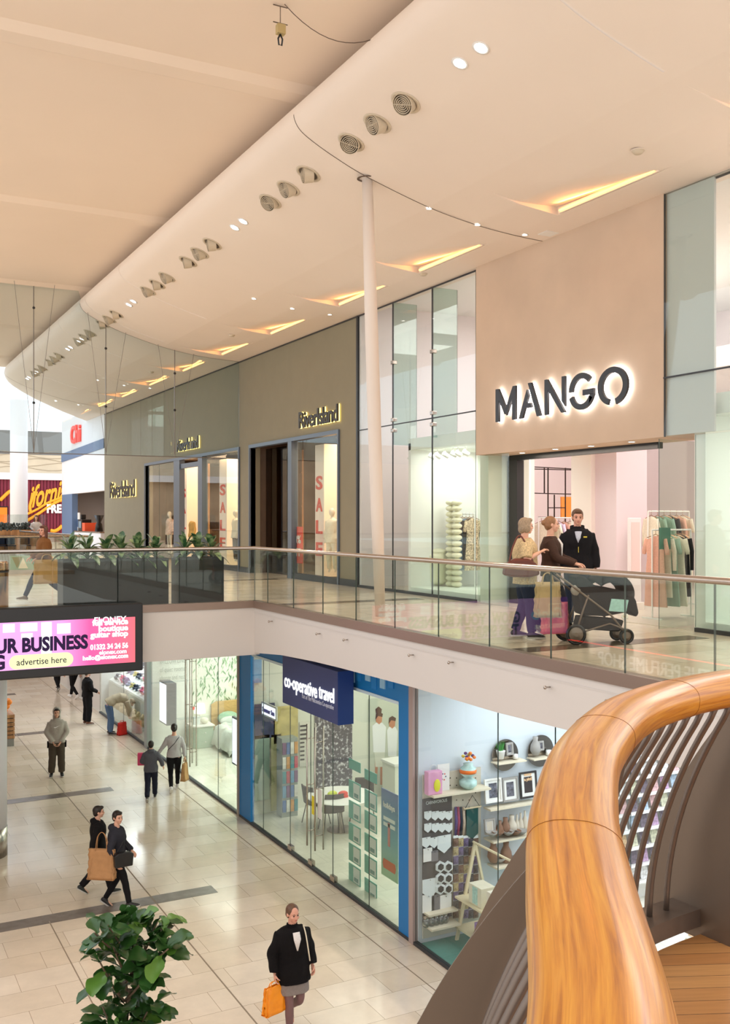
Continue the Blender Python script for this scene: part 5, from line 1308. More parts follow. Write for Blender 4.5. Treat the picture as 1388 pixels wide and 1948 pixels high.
for i, px in enumerate((4, 20, 66)):
    q = on_y(px, 986, 45.6)
    c = thing('cafe_chair', 'dark cafe chair behind the far balustrade, %s' % ('at the left edge', 'second from the left', 'beside the walking woman')[i], 'chair', (q.x, 45.7, 0), 0, 'cafe chairs')
    MB().box((-.22, -.22, .44), (.22, .22, .48)).build('seat', c_navy, c); MB().box((-.22, .18, .5), (.22, .22, .9)).build('backrest', c_navy, c, bevel=.02)
    for a_ in (-.2, .2):
        for b_2 in (-.2, .2): MB().tube([(a_, b_2, 0), (a_, b_2, .44)], .015, 6).build('leg', M_dark, c)
# pastel triangle frieze on the far balustrade kerb
tf = MB(); cols = []
x0_ = on_y(20, 986, 30.9).x
tr = thing('triangle_frieze', 'pastel triangle pattern band at the foot of the farther balustrade', 'frieze', (x0_, 31.0, .121))
MB().box((0, 0, 0), (on_y(120, 986, 30.9).x-x0_, .03, .42)).build('band', mat('frieze_mint', (176, 200, 180), .6), tr)
for i in range(9):
    for k_ in range(2):
        MB().prism([(0,.38),(.30,.38),(.15,.05)] if k_ == 0 else [(.18,.04),(.46,.04),(.32,.36)], (.05+i*.5, -.006, 0), (1,0,0), (0,0,1), (0,.006,0)).build('triangle', [mat('frieze_sand', (168, 164, 130), .6), mat('frieze_cream', (246, 238, 214), .6), mat('frieze_sage', (140, 176, 156), .6)][(i*2+k_) % 3], tr)
# ---- hanging glass smoke screen across the void
YS_ = 29.2
segs_x = [XU, on_y(332, 986, YS_).x, on_y(201, 986, YS_).x, on_y(64, 986, YS_).x, on_y(-70, 986, YS_).x]
ss = thing('glass_smoke_screen', 'frameless glass screen hanging from the ceiling across the mall', 'glass screen', (XU, YS_, 3.5))
M_sg = glass('smoke_screen_glass', (240, 246, 247), base=.04)
for a, b in zip(segs_x[:-1], segs_x[1:]):
    poly = [(a-.01, 3.5), (b+.01, 3.5)]
    n_ = 10; 
    top = []
    for i in range(n_+1):
        x_ = b+.01+(a-b-.02)*i/n_; top.append((x_, (soffit_z(x_) if x_ > 6.3 else 8.27)-.01))
    mb_ = MB(); mb_.prism(poly+top, (0, YS_-.006, 0), (1,0,0), (0,0,1), (0,.012,0), emi=1); mb_.build('glass_sheet', [M_sg, M_edge], ss, loc=(-XU, -YS_, -3.5))
MB().bar((XU, YS_, 3.5), (segs_x[-1], YS_, 3.49), .025).build('bottom_rail', mat('thin_grey_rail', (120, 116, 112), .4, .5), ss, loc=(-XU, -YS_, -3.5))
for k_, x_ in enumerate(segs_x[1:4]):
    zt = (soffit_z(x_) if x_ > 6.3 else 8.27)
    c = MB()
    for dx in (-.55, .55):
        zt2 = (soffit_z(min(x_+dx, 11)) if x_+dx > 6.3 else 8.27)
        c.tube([(x_+dx, YS_-.15, zt2), (x_, YS_-.03, 3.52)], .006, 5)
    c.tube([(x_, YS_-.02, zt), (x_, YS_-.02, 3.5)], .012, 6)
    cc = thing('cable_stay', 'set of steel cables bracing the hanging glass screen, %s' % ('right set by the sage wall', 'middle set', 'left set under the upper ceiling')[k_], 'cable', (x_, YS_, 3.5), group='cable stays')
    c.build('cables', mat('cable_grey', (130, 124, 118), .5, .4), cc, loc=(-x_, -YS_, -3.5))
    for zz in (zt-.7, 4.9): MB().ell((0, -.02, zz-3.5), (.04, .03, .04), 8, 6).build('clamp', M_dark, cc, smooth=True)
# ================================================================ LOWER SHOPS
GT = -.72
yP = dict(a=Yof(190, XL), b=Yof(280, XL), c=Yof(457, XL), d=Yof(783, XL))
M_blue = mat('travel_blue', (22, 118, 186), .5); M_navy = mat('sign_navy', (58, 68, 118), .55)
M_lw = mat('lower_shop_white', (238, 240, 238), .75); M_lc = mat('lower_shop_cream', (220, 220, 208), .75); M_ice = mat('ice_white', (212, 220, 228), .75)
struct('wall_shop_partition', MB().box((XL+.05, yP['b']-.1, ZL), (15, yP['b']+.1, GT)), M_lw)
struct('wall_shop_travel', MB().box((XL+.05, yP['c']-.05, ZL), (15, yP['c']+.05, GT)), M_lc)
struct('wall_shop_gift', MB().box((XL+.05, yP['d']-.12, ZL), (22, yP['d']-.02, GT)), M_ice)
struct('wall_shop_lower_back', MB().box((15, yP['d'], ZL), (15.2, yP['a'], GT)), M_lw)
struct('wall_shop_lower_end', MB().box((XL+.05, yP['a'], ZL), (15.2, yP['a']+.15, GT)), M_lw)
struct('wall_mall_far', MB().box((XL+.05, yP['a']+.15, ZL), (XL+.3, 60, -.5)), M_fascia)
# posts between the shops
struct('column_5', MB().box((XL-.06, Yof(283, XL), ZL), (XL+.1, yP['b']+.12, GT+.1)), mat('silver_post', (150, 156, 158), .35, .6))
struct('column_6', MB().box((XL-.05, yP['c']-.0, ZL), (XL+.1, yP['c']+.09, GT+.1)), mat('taupe_post', (158, 146, 136), .5))
struct('column_7', MB().box((XL-.04, Yof(789, XL), ZL), (XL+.1, Yof(781, XL), GT+.1)), mat('mauve_post', (168, 150, 146), .5))
bl = MB().box((XL-.02, Yof(478, XL), ZL), (XL+.06, yP['c'], GT+.1)).box((XL-.02, Yof(781, XL), ZL), (XL+.06, Yof(760, XL), GT+.1))
struct('wall_blue_frame', bl, M_blue)
zH = on_x(653, 1303, XL).z
hd = MB().box((XL+.02, Yof(760, XL), zH), (XL+.06, Yof(478, XL), GT+.1)); struct('wall_blue_header', hd, M_blue)
hs = MB(); hs2 = MB()
for k, px in enumerate((598, 618, 642, 664, 676, 694, 706, 722, 738)):
    (hs if k % 2 else hs2).box((XL+.0, Yof(px+9, XL), zH+.10+.05*(k % 3)), (XL+.02, Yof(px, XL), zH+.42))
struct('trim_31', hs, mat('header_sky', (150, 196, 228), .5)); struct('trim_32', hs2, mat('header_blue', (36, 128, 200), .5)); struct('trim_33', MB().box((XL+.0, Yof(760, XL), zH-.03), (XL+.05, Yof(478, XL), zH+.02)), mat('header_line', (206, 226, 238), .5))
def low_window(n, cols, z1=GT, m=None): return shop_window(n, XL+.01, cols, ZL+.05, z1, m)
M_lg = glass('lower_shop_glass', (243, 248, 243), base=.035)
low_window(9, (190, 235, 277)); W10 = low_window(10, (283, 352, 355, 415, 456), m=M_lg); W11 = low_window(11, (478, 501, 552, 591, 633, 702, 760), zH, M_lg); low_window(12, (790, 947, 1056, 1200), m=glass('gift_glass', (248, 251, 251), base=.03))
sill = MB().box((XL-.03, 4.5, ZL), (XL+.05, yP['a'], ZL+.05)); struct('trim_34', sill, M_plinth)
# door handles: pairs of tall bars
hdl = None
for i, (px, za, zb, lab) in enumerate(((353, -4.62, -1.6, 'left tall steel bar handle of the bedding shop glass doors'), (361, -4.62, -1.6, 'right tall steel bar handle of the bedding shop glass doors'), (584, -4.55, -2.25, 'left tall steel bar handle of the travel shop glass doors'), (599, -4.55, -2.25, 'right tall steel bar handle of the travel shop glass doors'))):
    r_ = bpy.data.objects.new('door_handle', None); COL.objects.link(r_); r_.location = (XL-.09, Yof(px, XL-.09), za); r_.parent = (W10 if i < 2 else W11)
    for q in (0, .17):
        MB().tube([(q, 0, 0), (q, 0, zb-za)], .016, 10).build('bar', M_steel, r_, smooth=True)
    b = MB()
    for t in (.12, .5, .88): b.tube([(0, 0, (zb-za)*t), (.17, 0, (zb-za)*t)], .01, 8)
    b.build('stand_off', M_steel, r_, smooth=True)
for i, px in enumerate((552, 591, 633)):
    for z_, nm in ((ZL+.05, 'floor'), (-1.98, 'head')):
        o = MB().box((XL-.02, Yof(px, XL)-.09, z_), (XL+.05, Yof(px, XL)+.09, z_+.1)).build('door_patch', M_steel if nm == 'floor' else M_dark)
        tag(o, 'small metal %s patch fitting at the %s joint of the travel shop glass' % (nm, ('left', 'middle', 'right')[i]), 'door fitting')
for (z0_, z1_, c) in ((0, 0, 0),):
    o = MB().box((XL-.014, Yof(598, XL), -3.95), (XL-.008, Yof(594, XL), -3.6)).build('yellow_notice', mat('notice_yellow', (232, 214, 40), .6)); tag(o, 'small yellow notice stuck beside the travel shop door handle', 'notice')
    o = MB().box((XL-.014, Yof(613, XL), -3.95), (XL-.008, Yof(605, XL), -3.4)).build('white_notice', M_white); tag(o, 'white paper notice on the travel shop door glass', 'notice')
# projecting sign
XS = 7.6
s0, s1 = Yof(537, XS), Yof(642, XS)
sg = thing('shop_sign', 'dark blue box sign co-operative travel projecting over the glass doors', 'sign', (XS, s1, -1.9))
MB().box((0, 0, 0), (.3, s0-s1, .92)).build('box', [M_navy], sg, bevel=.01)
MB().box((.0, -.012, .0), (.3, 0, .92)).build('side', mat('sign_deep_blue', (16, 50, 120), .5), sg)
M_wg = glow('sign_white_glow', (255, 255, 255), .85)
def yy(px): return Yof(px, XS)-s1
k = .2/.5
text('co-operative', 'letters', .36, M_wg, (-.012, yy(542), .34), (0,-1,0), (0,0,1), sg, .006, .007, width=yy(542)-yy(604))
text('travel', 'letters', .38, M_wg, (-.012, yy(607.5), .355), (0,-1,0), (0,0,1), sg, .01, .0, width=yy(607.5)-yy(636))
text('Part of The Midcounties Co-operative', 'small_letters', .12, mat('sign_pale', (200, 204, 224), .6), (-.006, yy(575), .24), (0,-1,0), (0,0,1), sg, .004, 0, width=yy(575)-yy(635))
sg2 = thing('window_sign', 'small lit sign reading Summer Sun hanging inside the travel window', 'sign', on_x(511, 1366, XL+.3))
hw = .42
MB().box((0, -hw, 0), (.03, hw, .3)).build('casing', M_white, sg2); MB().box((-.006, -hw+.05, .04), (0, hw-.05, .26)).build('display', glow('summer_white', (236, 236, 255), 1.5), sg2)
text('Summer Sun', 'letters', .14, mat('violet_print', (84, 84, 190), .5), (-.012, hw-.08, .10), (0,-1,0), (0,0,1), sg2, .003, .006, width=2*hw-.16)
MB().tube([(.015, 0, .3), (.015, 0, 2.6)], .004, 5).build('cable', M_steel, sg2)
# ---- travel shop contents on the far partition (Y = yT)
yT = yP['c']-.06
def on_wall(name, label, cat, px0, py0, px1, py1, Y, m, t=.02, group=None, parent=None):
    a = on_y(px0, py0, Y); b = on_y(px1, py1, Y)
    z0, z1 = min(a.z, b.z), max(a.z, b.z)
    o = MB().box((a.x, Y-t, z0), (b.x, Y, z1)).build(name, m, parent)
    if label: tag(o, label, cat, group)
    return o
M_city = _new('night_city')[0]; nt_ = M_city.node_tree; b_ = nt_.nodes['Principled BSDF']
vo = nt_.nodes.new('ShaderNodeTexNoise'); vo.inputs['Scale'].default_value = 14; vo.inputs['Detail'].default_value = 8
tcn = nt_.nodes.new('ShaderNodeTexCoord'); nt_.links.new(tcn.outputs['Object'], vo.inputs['Vector'])
crn = nt_.nodes.new('ShaderNodeValToRGB'); crn.color_ramp.elements[0].position = .52; crn.color_ramp.elements[0].color = (*lin((84, 78, 88)), 1); crn.color_ramp.elements[1].position = .66; crn.color_ramp.elements[1].color = (*lin((214, 210, 214)), 1)
nt_.links.new(vo.outputs['Fac'], crn.inputs[0]); nt_.links.new(crn.outputs[0], b_.inputs['Base Color'])
on_wall('city_mural', 'large dusky purple mural of a city at night inside the travel shop', 'mural', 598, 1325, 669, 1500, yT, M_city)
# poster with two people on a beach walk (plain generic figures)
pst = on_wall('poster', 'tall poster of a man and woman in white clothes in the travel shop', 'poster', 700, 1330, 762, 1520, yT, mat('poster_cream', (196, 200, 186), .7))
def onp(x, y, off): return on_y(x, y, yT-off)
def poster_shape(name, pts, m, off=.025, w_=None):
    a = [onp(x, y, off) for x, y in pts]; mb_ = MB(); o0 = a[0]
    mb_.prism([((p.x-o0.x), (p.z-o0.z)) for p in a], o0, (1,0,0), (0,0,1), (0,.004,0)); mb_.build(name, m, pst)
M_pw = mat('poster_white', (236, 236, 240), .7); M_ps = mat('poster_skin', (196, 132, 100), .7); M_ph = mat('poster_hair', (84, 54, 42), .7)
for q, (cx_, c) in enumerate(((721, M_pw), (746, M_pw))):
    w2 = 13 if q == 0 else 10; ty = 1375 if q == 0 else 1383
    poster_shape('figure_shirt', [(cx_-w2, ty+6), (cx_-6, ty), (cx_+6, ty), (cx_+w2, ty+8), (cx_+w2-2, ty+56), (cx_-w2+2, ty+56)], c)
    poster_shape('figure_trousers', [(cx_-w2+4, ty+56), (cx_+w2-2, ty+56), (cx_+w2-4, ty+84 if q == 0 else ty+62), (cx_-w2+6, ty+84 if q == 0 else ty+62)], M_lc, .028)
    for sx_ in (-5, 5): poster_shape('figure_leg', [(cx_+sx_-3, ty+60), (cx_+sx_+3, ty+60), (cx_+sx_+1-5*(q), ty+118), (cx_+sx_-3-5*(q), ty+118)], M_ps, .024)
    poster_shape('figure_head', [(cx_-6, ty-2), (cx_-6, ty-14), (cx_, ty-18), (cx_+6, ty-14), (cx_+5, ty-2), (cx_, ty+3)], M_ps, .03)
    poster_shape('figure_hair', [(cx_-7, ty-6), (cx_-6, ty-17), (cx_, ty-21), (cx_+7, ty-17), (cx_+6, ty-11), (cx_-2, ty-13)], M_ph, .032)
poster_shape('figure_child', [(715, 1357), (714, 1349), (720, 1344), (726, 1349), (725, 1357)], M_ph, .034)
on_wall('price_chart', 'framed white chart with rows of text on the travel shop wall', 'chart', 569, 1374, 592, 1456, yT, mat('chart_white', (216, 212, 202), .6))
ch = COL.objects[-1]
for i in range(9):
    mb_ = MB(); a = on_y(571, 1380+i*8, yT-.03); b = on_y(571+(14 if i < 4 else 8), 1382+i*8, yT-.03); mb_.box((a.x, yT-.026, b.z), (b.x, yT-.02, a.z)).build('text_line', M_dark, ch)
for (n_, l_, c_, x0, y0, x1, y1, m_) in (
  ('poster', 'yellow sunny holiday poster high in the travel shop left part', 'poster', 520, 1345, 566, 1410, mat('poster_sun', (206, 188, 120), .7, var=.3, scale=3)),
  ('poster', 'blue poster with green strip at the top left of the travel shop', 'poster', 480, 1255, 497, 1298, mat('poster_sky', (120, 168, 214), .7, var=.2, scale=4)),
  ('poster', 'dark blue and red travel poster behind the Summer Sun sign', 'poster', 484, 1340, 522, 1402, mat('poster_navy', (70, 76, 112), .7, var=.5, scale=3)),
  ('display_screen', 'grey green display panel low at the left of the travel shop', 'display panel', 484, 1400, 512, 1520, mat('poster_sage', (160, 180, 164), .7, var=.15, scale=2)),
  ('display_screen', 'cream display panel with pink lower half in the travel shop', 'display panel', 515, 1398, 534, 1540, mat('poster_olive', (206, 200, 150), .7, var=.15, scale=2))):
    on_wall(n_, l_, c_, x0, y0, x1, y1, yT-.04, m_)
# brochure rack
br = thing('brochure_rack', 'brochure rack filled with colourful holiday brochures left of the travel doors', 'rack', on_y(536, 986, yT-.5)*V((1,1,0))+V((0,0,ZL)))
inv = V((0,0,0))
rw = (on_y(566, 986, yT-.5)-on_y(536, 986, yT-.5)).x
MB().box((0, 0, 0), (rw, .3, 1.75)).build('frame', mat('rack_grey', (150, 160, 156), .5), br)
cols_ = [(70, 110, 170), (190, 70, 90), (220, 220, 214), (90, 150, 190), (210, 150, 80), (110, 70, 120), (60, 140, 150)]
for r__ in range(5):
    for c in range(4):
        cc = cols_[(r__*3+c*2) % 7]
        MB().box((rw*(c+.08)/4, -.03, .12+r__*.32), (rw*(c+.92)/4, -.01, .38+r__*.32)).build('brochure', mat('brochure_%d' % ((r__*3+c*2) % 7), cc, .5, var=.2, scale=9), br)
# round table and chairs
tq = on_z(648, 1512, ZL+.75); tq.z = ZL
tbl = thing('round_table', 'round white meeting table inside the travel shop', 'table', tq)
MB().lathe([(0, .72), (.72, .72), (.74, .735), (.72, .75), (0, .75)], (0,0,0), 36).build('tabletop', M_white, tbl)
MB().tube([(0,0,.02), (0,0,.72)], .04, 12).lathe([(.3, 0), (.3, .02), (.05, .04)], (0,0,0), 24).build('pedestal', M_steel, tbl)
for (dx, dy, m_, l_) in ((-.25, -.1, mat('lime_plastic', (214, 224, 60), .5), 'lime green toy model on the round table'), (-.05, -.2, M_red, 'red object on the round table')):
    o = MB().ell((0,0,.07), (.12,.07,.07), 10, 7).box((-.1,-.05,0), (.1,.05,.05)).build('table_ornament', m_, smooth=False); o.location = tq+V((dx, dy, .752)); tag(o, l_, 'ornament')
def chair(loc, rz, label, m_=None):
    c = thing('meeting_chair', label, 'chair', loc, rz, 'chairs around the travel shop table'); m_ = m_ or M_dk_chair
    def sh(u, v):
        x_ = (u-.5)*.46; y_ = -.2+.42*min(1, v/.5); z_ = .45+.02*(2*u-1)**2 if v < .5 else .45+(v-.5)*2*.40
        return (x_*(1 if v < .5 else 1-.2*(v-.5)), y_ if v < .5 else .22+.08*(v-.5)*2-.06*(2*u-1)**2, z_)
    MB().sheet(lambda u, v: sh(u, min(v, .5)), 8, 6).build('seat', m_, c, smooth=True, solid=.03)
    MB().sheet(lambda u, v: sh(u, .5+v*.5), 8, 8).build('backrest', m_, c, smooth=True, solid=.03)
    for a_ in (-1, 1):
        for b2 in (-1, 1): MB().tube([(a_*.17, b2*.14, .44), (a_*.23, b2*.22, 0)], .011, 8).build('leg', M_black, c, smooth=True)
    return c
M_dk_chair = fab('chair_brown_grey', (84, 76, 72))
c1 = on_z(636, 1588, ZL); chair(V((c1.x+.05, c1.y+.25, ZL)), R(170), 'dark upholstered chair nearest the glass at the travel table')
c2 = on_z(605, 1568, ZL); chair(V((c2.x, c2.y+.1, ZL)), R(100), 'dark chair at the left of the round travel table')
chair(tq+V((.75, .45, 0)), R(-40), 'dark chair behind the round travel table')
# hanging brochure frames (two strings of five) and a banner, just behind the glass
M_teal = mat('card_teal', (96, 176, 164), .5); M_cardw = mat('card_pale', (224, 230, 230), .5)
XB = 8.35
hf = None; rown = ('topmost', 'second', 'third', 'fourth', 'fifth', 'lowest')
for ci, (xa, xb, ys_) in enumerate(((663, 685, (1442, 1482, 1521, 1563, 1602, 1640)), (693, 716, (1462, 1500, 1540, 1583, 1624, 1668)))):
    ya, yb = Yof(xa, XB), Yof(xb, XB); W_ = ya-yb
    wires = MB()
    ztop = on_x(xa, 1330, XB).z
    for ri, py in enumerate(ys_):
        z_ = on_x(xa, py, XB).z; hgt = .32 if ri else .18
        lab = '%s teal framed offer card on the %s string in the travel window' % (rown[ri], ('left', 'right')[ci])
        r_ = thing('offer_card', lab, 'card frame', (XB, yb, z_-hgt), group='offer cards hanging in the travel window')
        MB().box((0, 0, 0), (.012, W_, hgt)).build('frame', M_teal, r_)
        if ri: MB().box((-.004, .02, .025), (0, W_*.58, hgt-.025)).build('sheet', M_cardw, r_); MB().box((-.007, W_*.15, .05), (-.004, W_*.5, .12)).build('picture', mat('card_picture', (110, 150, 150), .5, var=.3, scale=20), r_)
        for t in (.3, .7):
            wires.tube([(XB+.006, yb+W_*t, z_), (XB+.006, yb+W_*t, z_+.4)], .003, 4)
bn = thing('hanging_banner', 'tall blue and green holiday banner hanging in the travel window', 'banner', (XB, Yof(756, XB), on_x(725, 1662, XB).z))
zb0 = 0; zb1 = on_x(725, 1498, XB).z-on_x(725, 1662, XB).z; bw = Yof(725, XB)-Yof(756, XB)
gm, gnt, gb_ = _new('banner_print'); gtc = gnt.nodes.new('ShaderNodeTexCoord'); gsp = gnt.nodes.new('ShaderNodeSeparateXYZ'); gcr = gnt.nodes.new('ShaderNodeValToRGB')
gnt.links.new(gtc.outputs['Generated'], gsp.inputs[0]); gnt.links.new(gsp.outputs['Z'], gcr.inputs[0]); gnt.links.new(gcr.outputs[0], gb_.inputs['Base Color'])
e = gcr.color_ramp.elements; e[0].color = (*lin((160, 200, 168)), 1); e[1].color = (*lin((88, 110, 160)), 1); e[0].position = .05; k2 = e.new(.45); k2.color = (*lin((112, 170, 186)), 1)
MB().box((0, 0, 0), (.015, bw, zb1)).build('print', gm, bn)
MB().prism([(bw*.1, .22), (bw*.15, .14), (bw*.85, .14), (bw*.9, .22), (bw*.85, .30), (bw*.15, .30)], (-.006, 0, 0), (0,1,0), (0,0,1), (.006,0,0)).build('orange_badge', mat('badge_orange', (206, 96, 60), .5), bn)
MB().box((-.006, bw*.45, .55), (0, bw*.58, .95)).build('figure', mat('banner_pink', (206, 130, 130), .5), bn)
text('holidays', 'letters', .13, M_white, (-.008, bw*.85, zb1-.3), (0,-1,0), (0,0,1), bn, .002, .003, width=bw*.7)
for i in range(2): MB().box((-.006, bw*.15, zb1-.62+i*.1), (0, bw*.85, zb1-.56+i*.1)).build('text_line', M_cardw, bn)
desk = thing('counter', 'pale counter beside the beach poster in the travel shop', 'counter', on_y(751, 986, yT-1.0)*V((1,1,0))+V((0,0,ZL))); MB().box((0, 0, 0), (.9, .6, .95)).build('body', M_lc, desk); MB().box((-.03, -.03, .95), (.93, .63, 1.0)).build('worktop', M_white, desk)

# ---- bedding shop
yW = yP['b']-.12
M_leafw, lnt, lb = _new('leaf_wallpaper'); t1 = lnt.nodes.new('ShaderNodeTexCoord'); mp1 = lnt.nodes.new('ShaderNodeMapping'); mp1.inputs['Scale'].default_value = (9, 9, 4); mp1.inputs['Rotation'].default_value = (0, .5, 0)
v1 = lnt.nodes.new('ShaderNodeTexNoise'); v1.inputs['Scale'].default_value = 1.6; v1.inputs['Detail'].default_value = 6; v1.inputs['Distortion'].default_value = 2.5
sx1 = lnt.nodes.new('ShaderNodeSeparateXYZ'); m1 = lnt.nodes.new('ShaderNodeMapRange'); m1.inputs[1].default_value = -3.2; m1.inputs[2].default_value = -1.2; m1.inputs[3].default_value = -.16; m1.inputs[4].default_value = .06
ad1 = lnt.nodes.new('ShaderNodeMath'); ad1.operation = 'ADD'; c1_ = lnt.nodes.new('ShaderNodeValToRGB')
c1_.color_ramp.elements[0].position = .5; c1_.color_ramp.elements[0].color = (*lin((232, 236, 224)), 1); c1_.color_ramp.elements[1].position = .56; c1_.color_ramp.elements[1].color = (*lin((76, 128, 88)), 1)
lnt.links.new(t1.outputs['Object'], mp1.inputs[0]); lnt.links.new(mp1.outputs[0], v1.inputs['Vector']); lnt.links.new(t1.outputs['Object'], sx1.inputs[0]); lnt.links.new(sx1.outputs['Z'], m1.inputs[0])
lnt.links.new(v1.outputs['Fac'], ad1.inputs[0]); lnt.links.new(m1.outputs[0], ad1.inputs[1]); lnt.links.new(ad1.outputs[0], c1_.inputs[0]); lnt.links.new(c1_.outputs[0], lb.inputs['Base Color'])
on_wall('leaf_mural', 'wall mural of pale green hanging willow leaves behind the bed', 'mural', 366, 1215, 520, 1450, yW, M_leafw)
mural = COL.objects[-1]
rl = random.Random(3); lw = MB(); mx0, mx1 = on_y(366, 986, yW-.03).x+.05, on_y(520, 986, yW-.03).x-.05
for i in range(620):
    x_ = rl.uniform(mx0, mx1); z_ = -1.5-2.4*rl.random()**1.6-.25*math.sin(x_*5); a = rl.uniform(-.75, .75); L_ = rl.uniform(.10, .24); w2 = L_*.11
    dx, dz = math.sin(a)*L_, -math.cos(a)*L_; nx, nz = math.cos(a)*w2, math.sin(a)*w2
    lw.add([(x_, yW-.022, z_), (x_+dx*.4+nx, yW-.024, z_+dz*.4+nz), (x_+dx, yW-.022, z_+dz), (x_+dx*.4-nx, yW-.024, z_+dz*.4-nz)], [(0,1,2,3)], mi=i % 3)
lw.build('leaf_pattern', [mat('leaf_print_a', (110, 158, 116), .7), mat('leaf_print_b', (150, 186, 146), .7), mat('leaf_print_c', (84, 132, 96), .7)], mural)
bx0 = on_y(402, 986, yW-.1).x
bd = thing('bed', 'double bed with rumpled pale quilt and tan headboard in the bedding shop', 'bed', (bx0, yW-2.15, ZL))
M_tanw = mat('rattan_headboard', (204, 168, 108), .7, var=.1, scale=14); M_quilt = fab('pale_quilt', (228, 232, 226)); M_mintc = fab('mint_cushion', (168, 202, 176))
MB().prism([(0, 0), (1.75, 0), (1.75, 1.12), (1.6, 1.2), (.15, 1.2), (0, 1.12)], (0, 2.02, 0), (1,0,0), (0,0,1), (0,.08,0)).build('headboard', M_tanw, bd, bevel=.02)
MB().box((.05, .05, .15), (1.7, 2.0, .5)).build('mattress', M_white, bd, bevel=.06)
def quilt(u, v):
    x_ = -.22+2.15*u; y_ = -.08+1.55*v; ed = min(u, 1-u)*9.5
    z_ = .62 if ed > 1 else .12+.5*math.sin(ed*math.pi/2)
    if v < .09: z_ *= .3+.7*(v/.09)
    return (x_, y_, z_+.035*math.sin(9*x_+3*math.sin(5*y_))*math.sin(7*y_+2*x_)+.02*math.sin(23*x_+11*y_))
MB().sheet(quilt, 40, 36).build('quilt', M_quilt, bd, smooth=True, solid=.05)
for i, x_ in enumerate((.45, 1.25)):
    MB().ell((x_, 1.85, .72), (.34, .12, .2), 14, 8, M=Matrix.Rotation(R(-18), 3, 'X')).build('pillow', M_mintc, bd, smooth=True)
    MB().ell((x_, 1.68, .66), (.32, .1, .15), 14, 8, M=Matrix.Rotation(R(-25), 3, 'X')).build('pillow', M_quilt, bd, smooth=True)
MB().box((.1, .1, 0), (1.65, 1.95, .16)).build('base', M_lc, bd)
nsx = on_y(368, 986, yW-.3).x-.14
ns = thing('bedside_cabinet', 'curved sage green bedside cabinet left of the bed', 'cabinet', (nsx, yW-.75, ZL))
MB().prism([(0, .1), (.1, 0), (.6, 0), (.62, .6), (0, .6)], (0, 0, 0), (1,0,0), (0,1,0), (0,0,.62)).build('body', mat('sage_cabinet', (176, 196, 180), .6), ns, bevel=.02)
MB().prism([(-.03, .08), (.08, -.03), (.63, -.03), (.65, .63), (-.03, .63)], (0, 0, .62), (1,0,0), (0,1,0), (0,0,.03)).build('top', M_white, ns)
for z_ in (.18, .44): MB().ell((.35, -.01, z_), (.02, .02, .02), 8, 6).build('knob', M_white, ns, smooth=True)
for dx, m_, l_, r__ in ((.18, M_cardw, 'white box on the bedside cabinet', .09), (.42, mat('pot_white', (236, 232, 216), .5), 'round white pot on the bedside cabinet', .11)):
    o = (MB().box((-r__, -.05, 0), (r__, .05, .22)) if dx < .3 else MB().lathe([(.05, 0), (.11, .05), (.12, .1), (.09, .16), (.07, .17)], (0,0,0), 18)).build('cabinet_ornament', m_); o.location = (nsx+dx, yW-.45, ZL+.652); tag(o, l_, 'ornament')
lp = thing('table_lamp', 'glowing white table lamp beside the bed against the leaf mural', 'lamp', (nsx+.35, yW-.25, ZL+.652))
MB().tube([(0,0,0), (0,0,.3)], .03, 10).build('stem', M_white, lp); MB().lathe([(.17, .28), (.13, .55)], (0,0,0), 20).build('lamp_shade', glow('lamp_shade_glow', (255, 250, 240), 2.2), lp, smooth=True)
# alarm square, hanging screen, low poster panel given a glow
on_wall('alarm_sign', 'small square red and white sign on the wall left of the leaf mural', 'sign', 366, 1344, 371, 1350, yW-.02, M_red)
for i, (px0, px1, pt, pb, lab) in enumerate(((303, 317, 1294, 1372, 'white backlit advertising screen hanging behind the bedding shop glass'), (441, 456, 1362, 1452, 'white poster panel with added glow standing low at the right of the bedding shop'))):
    X_ = 8.2; ya, yb = Yof(px0, X_), Yof(px1, X_); z1_ = on_x(px0, pt, X_).z; z0_ = on_x(px0, pb, X_).z
    r_ = thing('advertising_screen', lab, 'screen', (X_, yb, z0_)); MB().box((0, 0, 0), (.28 if i == 0 else .06, ya-yb, z1_-z0_)).build('casing', mat('screen_casing', (88, 98, 112), .5), r_)
    MB().box((-.008, .04, .04), (0, ya-yb-.04, z1_-z0_-.04)).build('display', glow('ad_white_glow', (240, 244, 255), 1.5), r_)
wt = thing('window_lettering', 'pale grey lettering on the white wall inside the bedding shop', 'lettering', on_y(304, 1262, yW-.02))
for i, s_ in enumerate(('WILLOW LINE', 'of quiet rooms', 'change and rest')): text(s_, 'letters', .2, mat('lettering_grey', (176, 184, 178), .7), (0, -.004, -.02-.24*i), (1,0,0), (0,0,1), wt, .002, 0, width=.75)
mt = MB().box((8.5, Yof(452, 8.3), ZL+.003), (9.1, Yof(440, 8.3), ZL+.012)).build('door_mat', mat('grey_mat', (120, 124, 122), .9)); tag(mt, 'small grey mat on the bedding shop floor at its right end', 'mat')
area((11.5, 24.5, -.85), 5, 6, 330, (252, 255, 250)); area((9.2, 27.6, -.85), 2, 1.2, 22, (250, 255, 250))
area((11, 17.4, -.85), 4.5, 6, 190, (255, 252, 242))
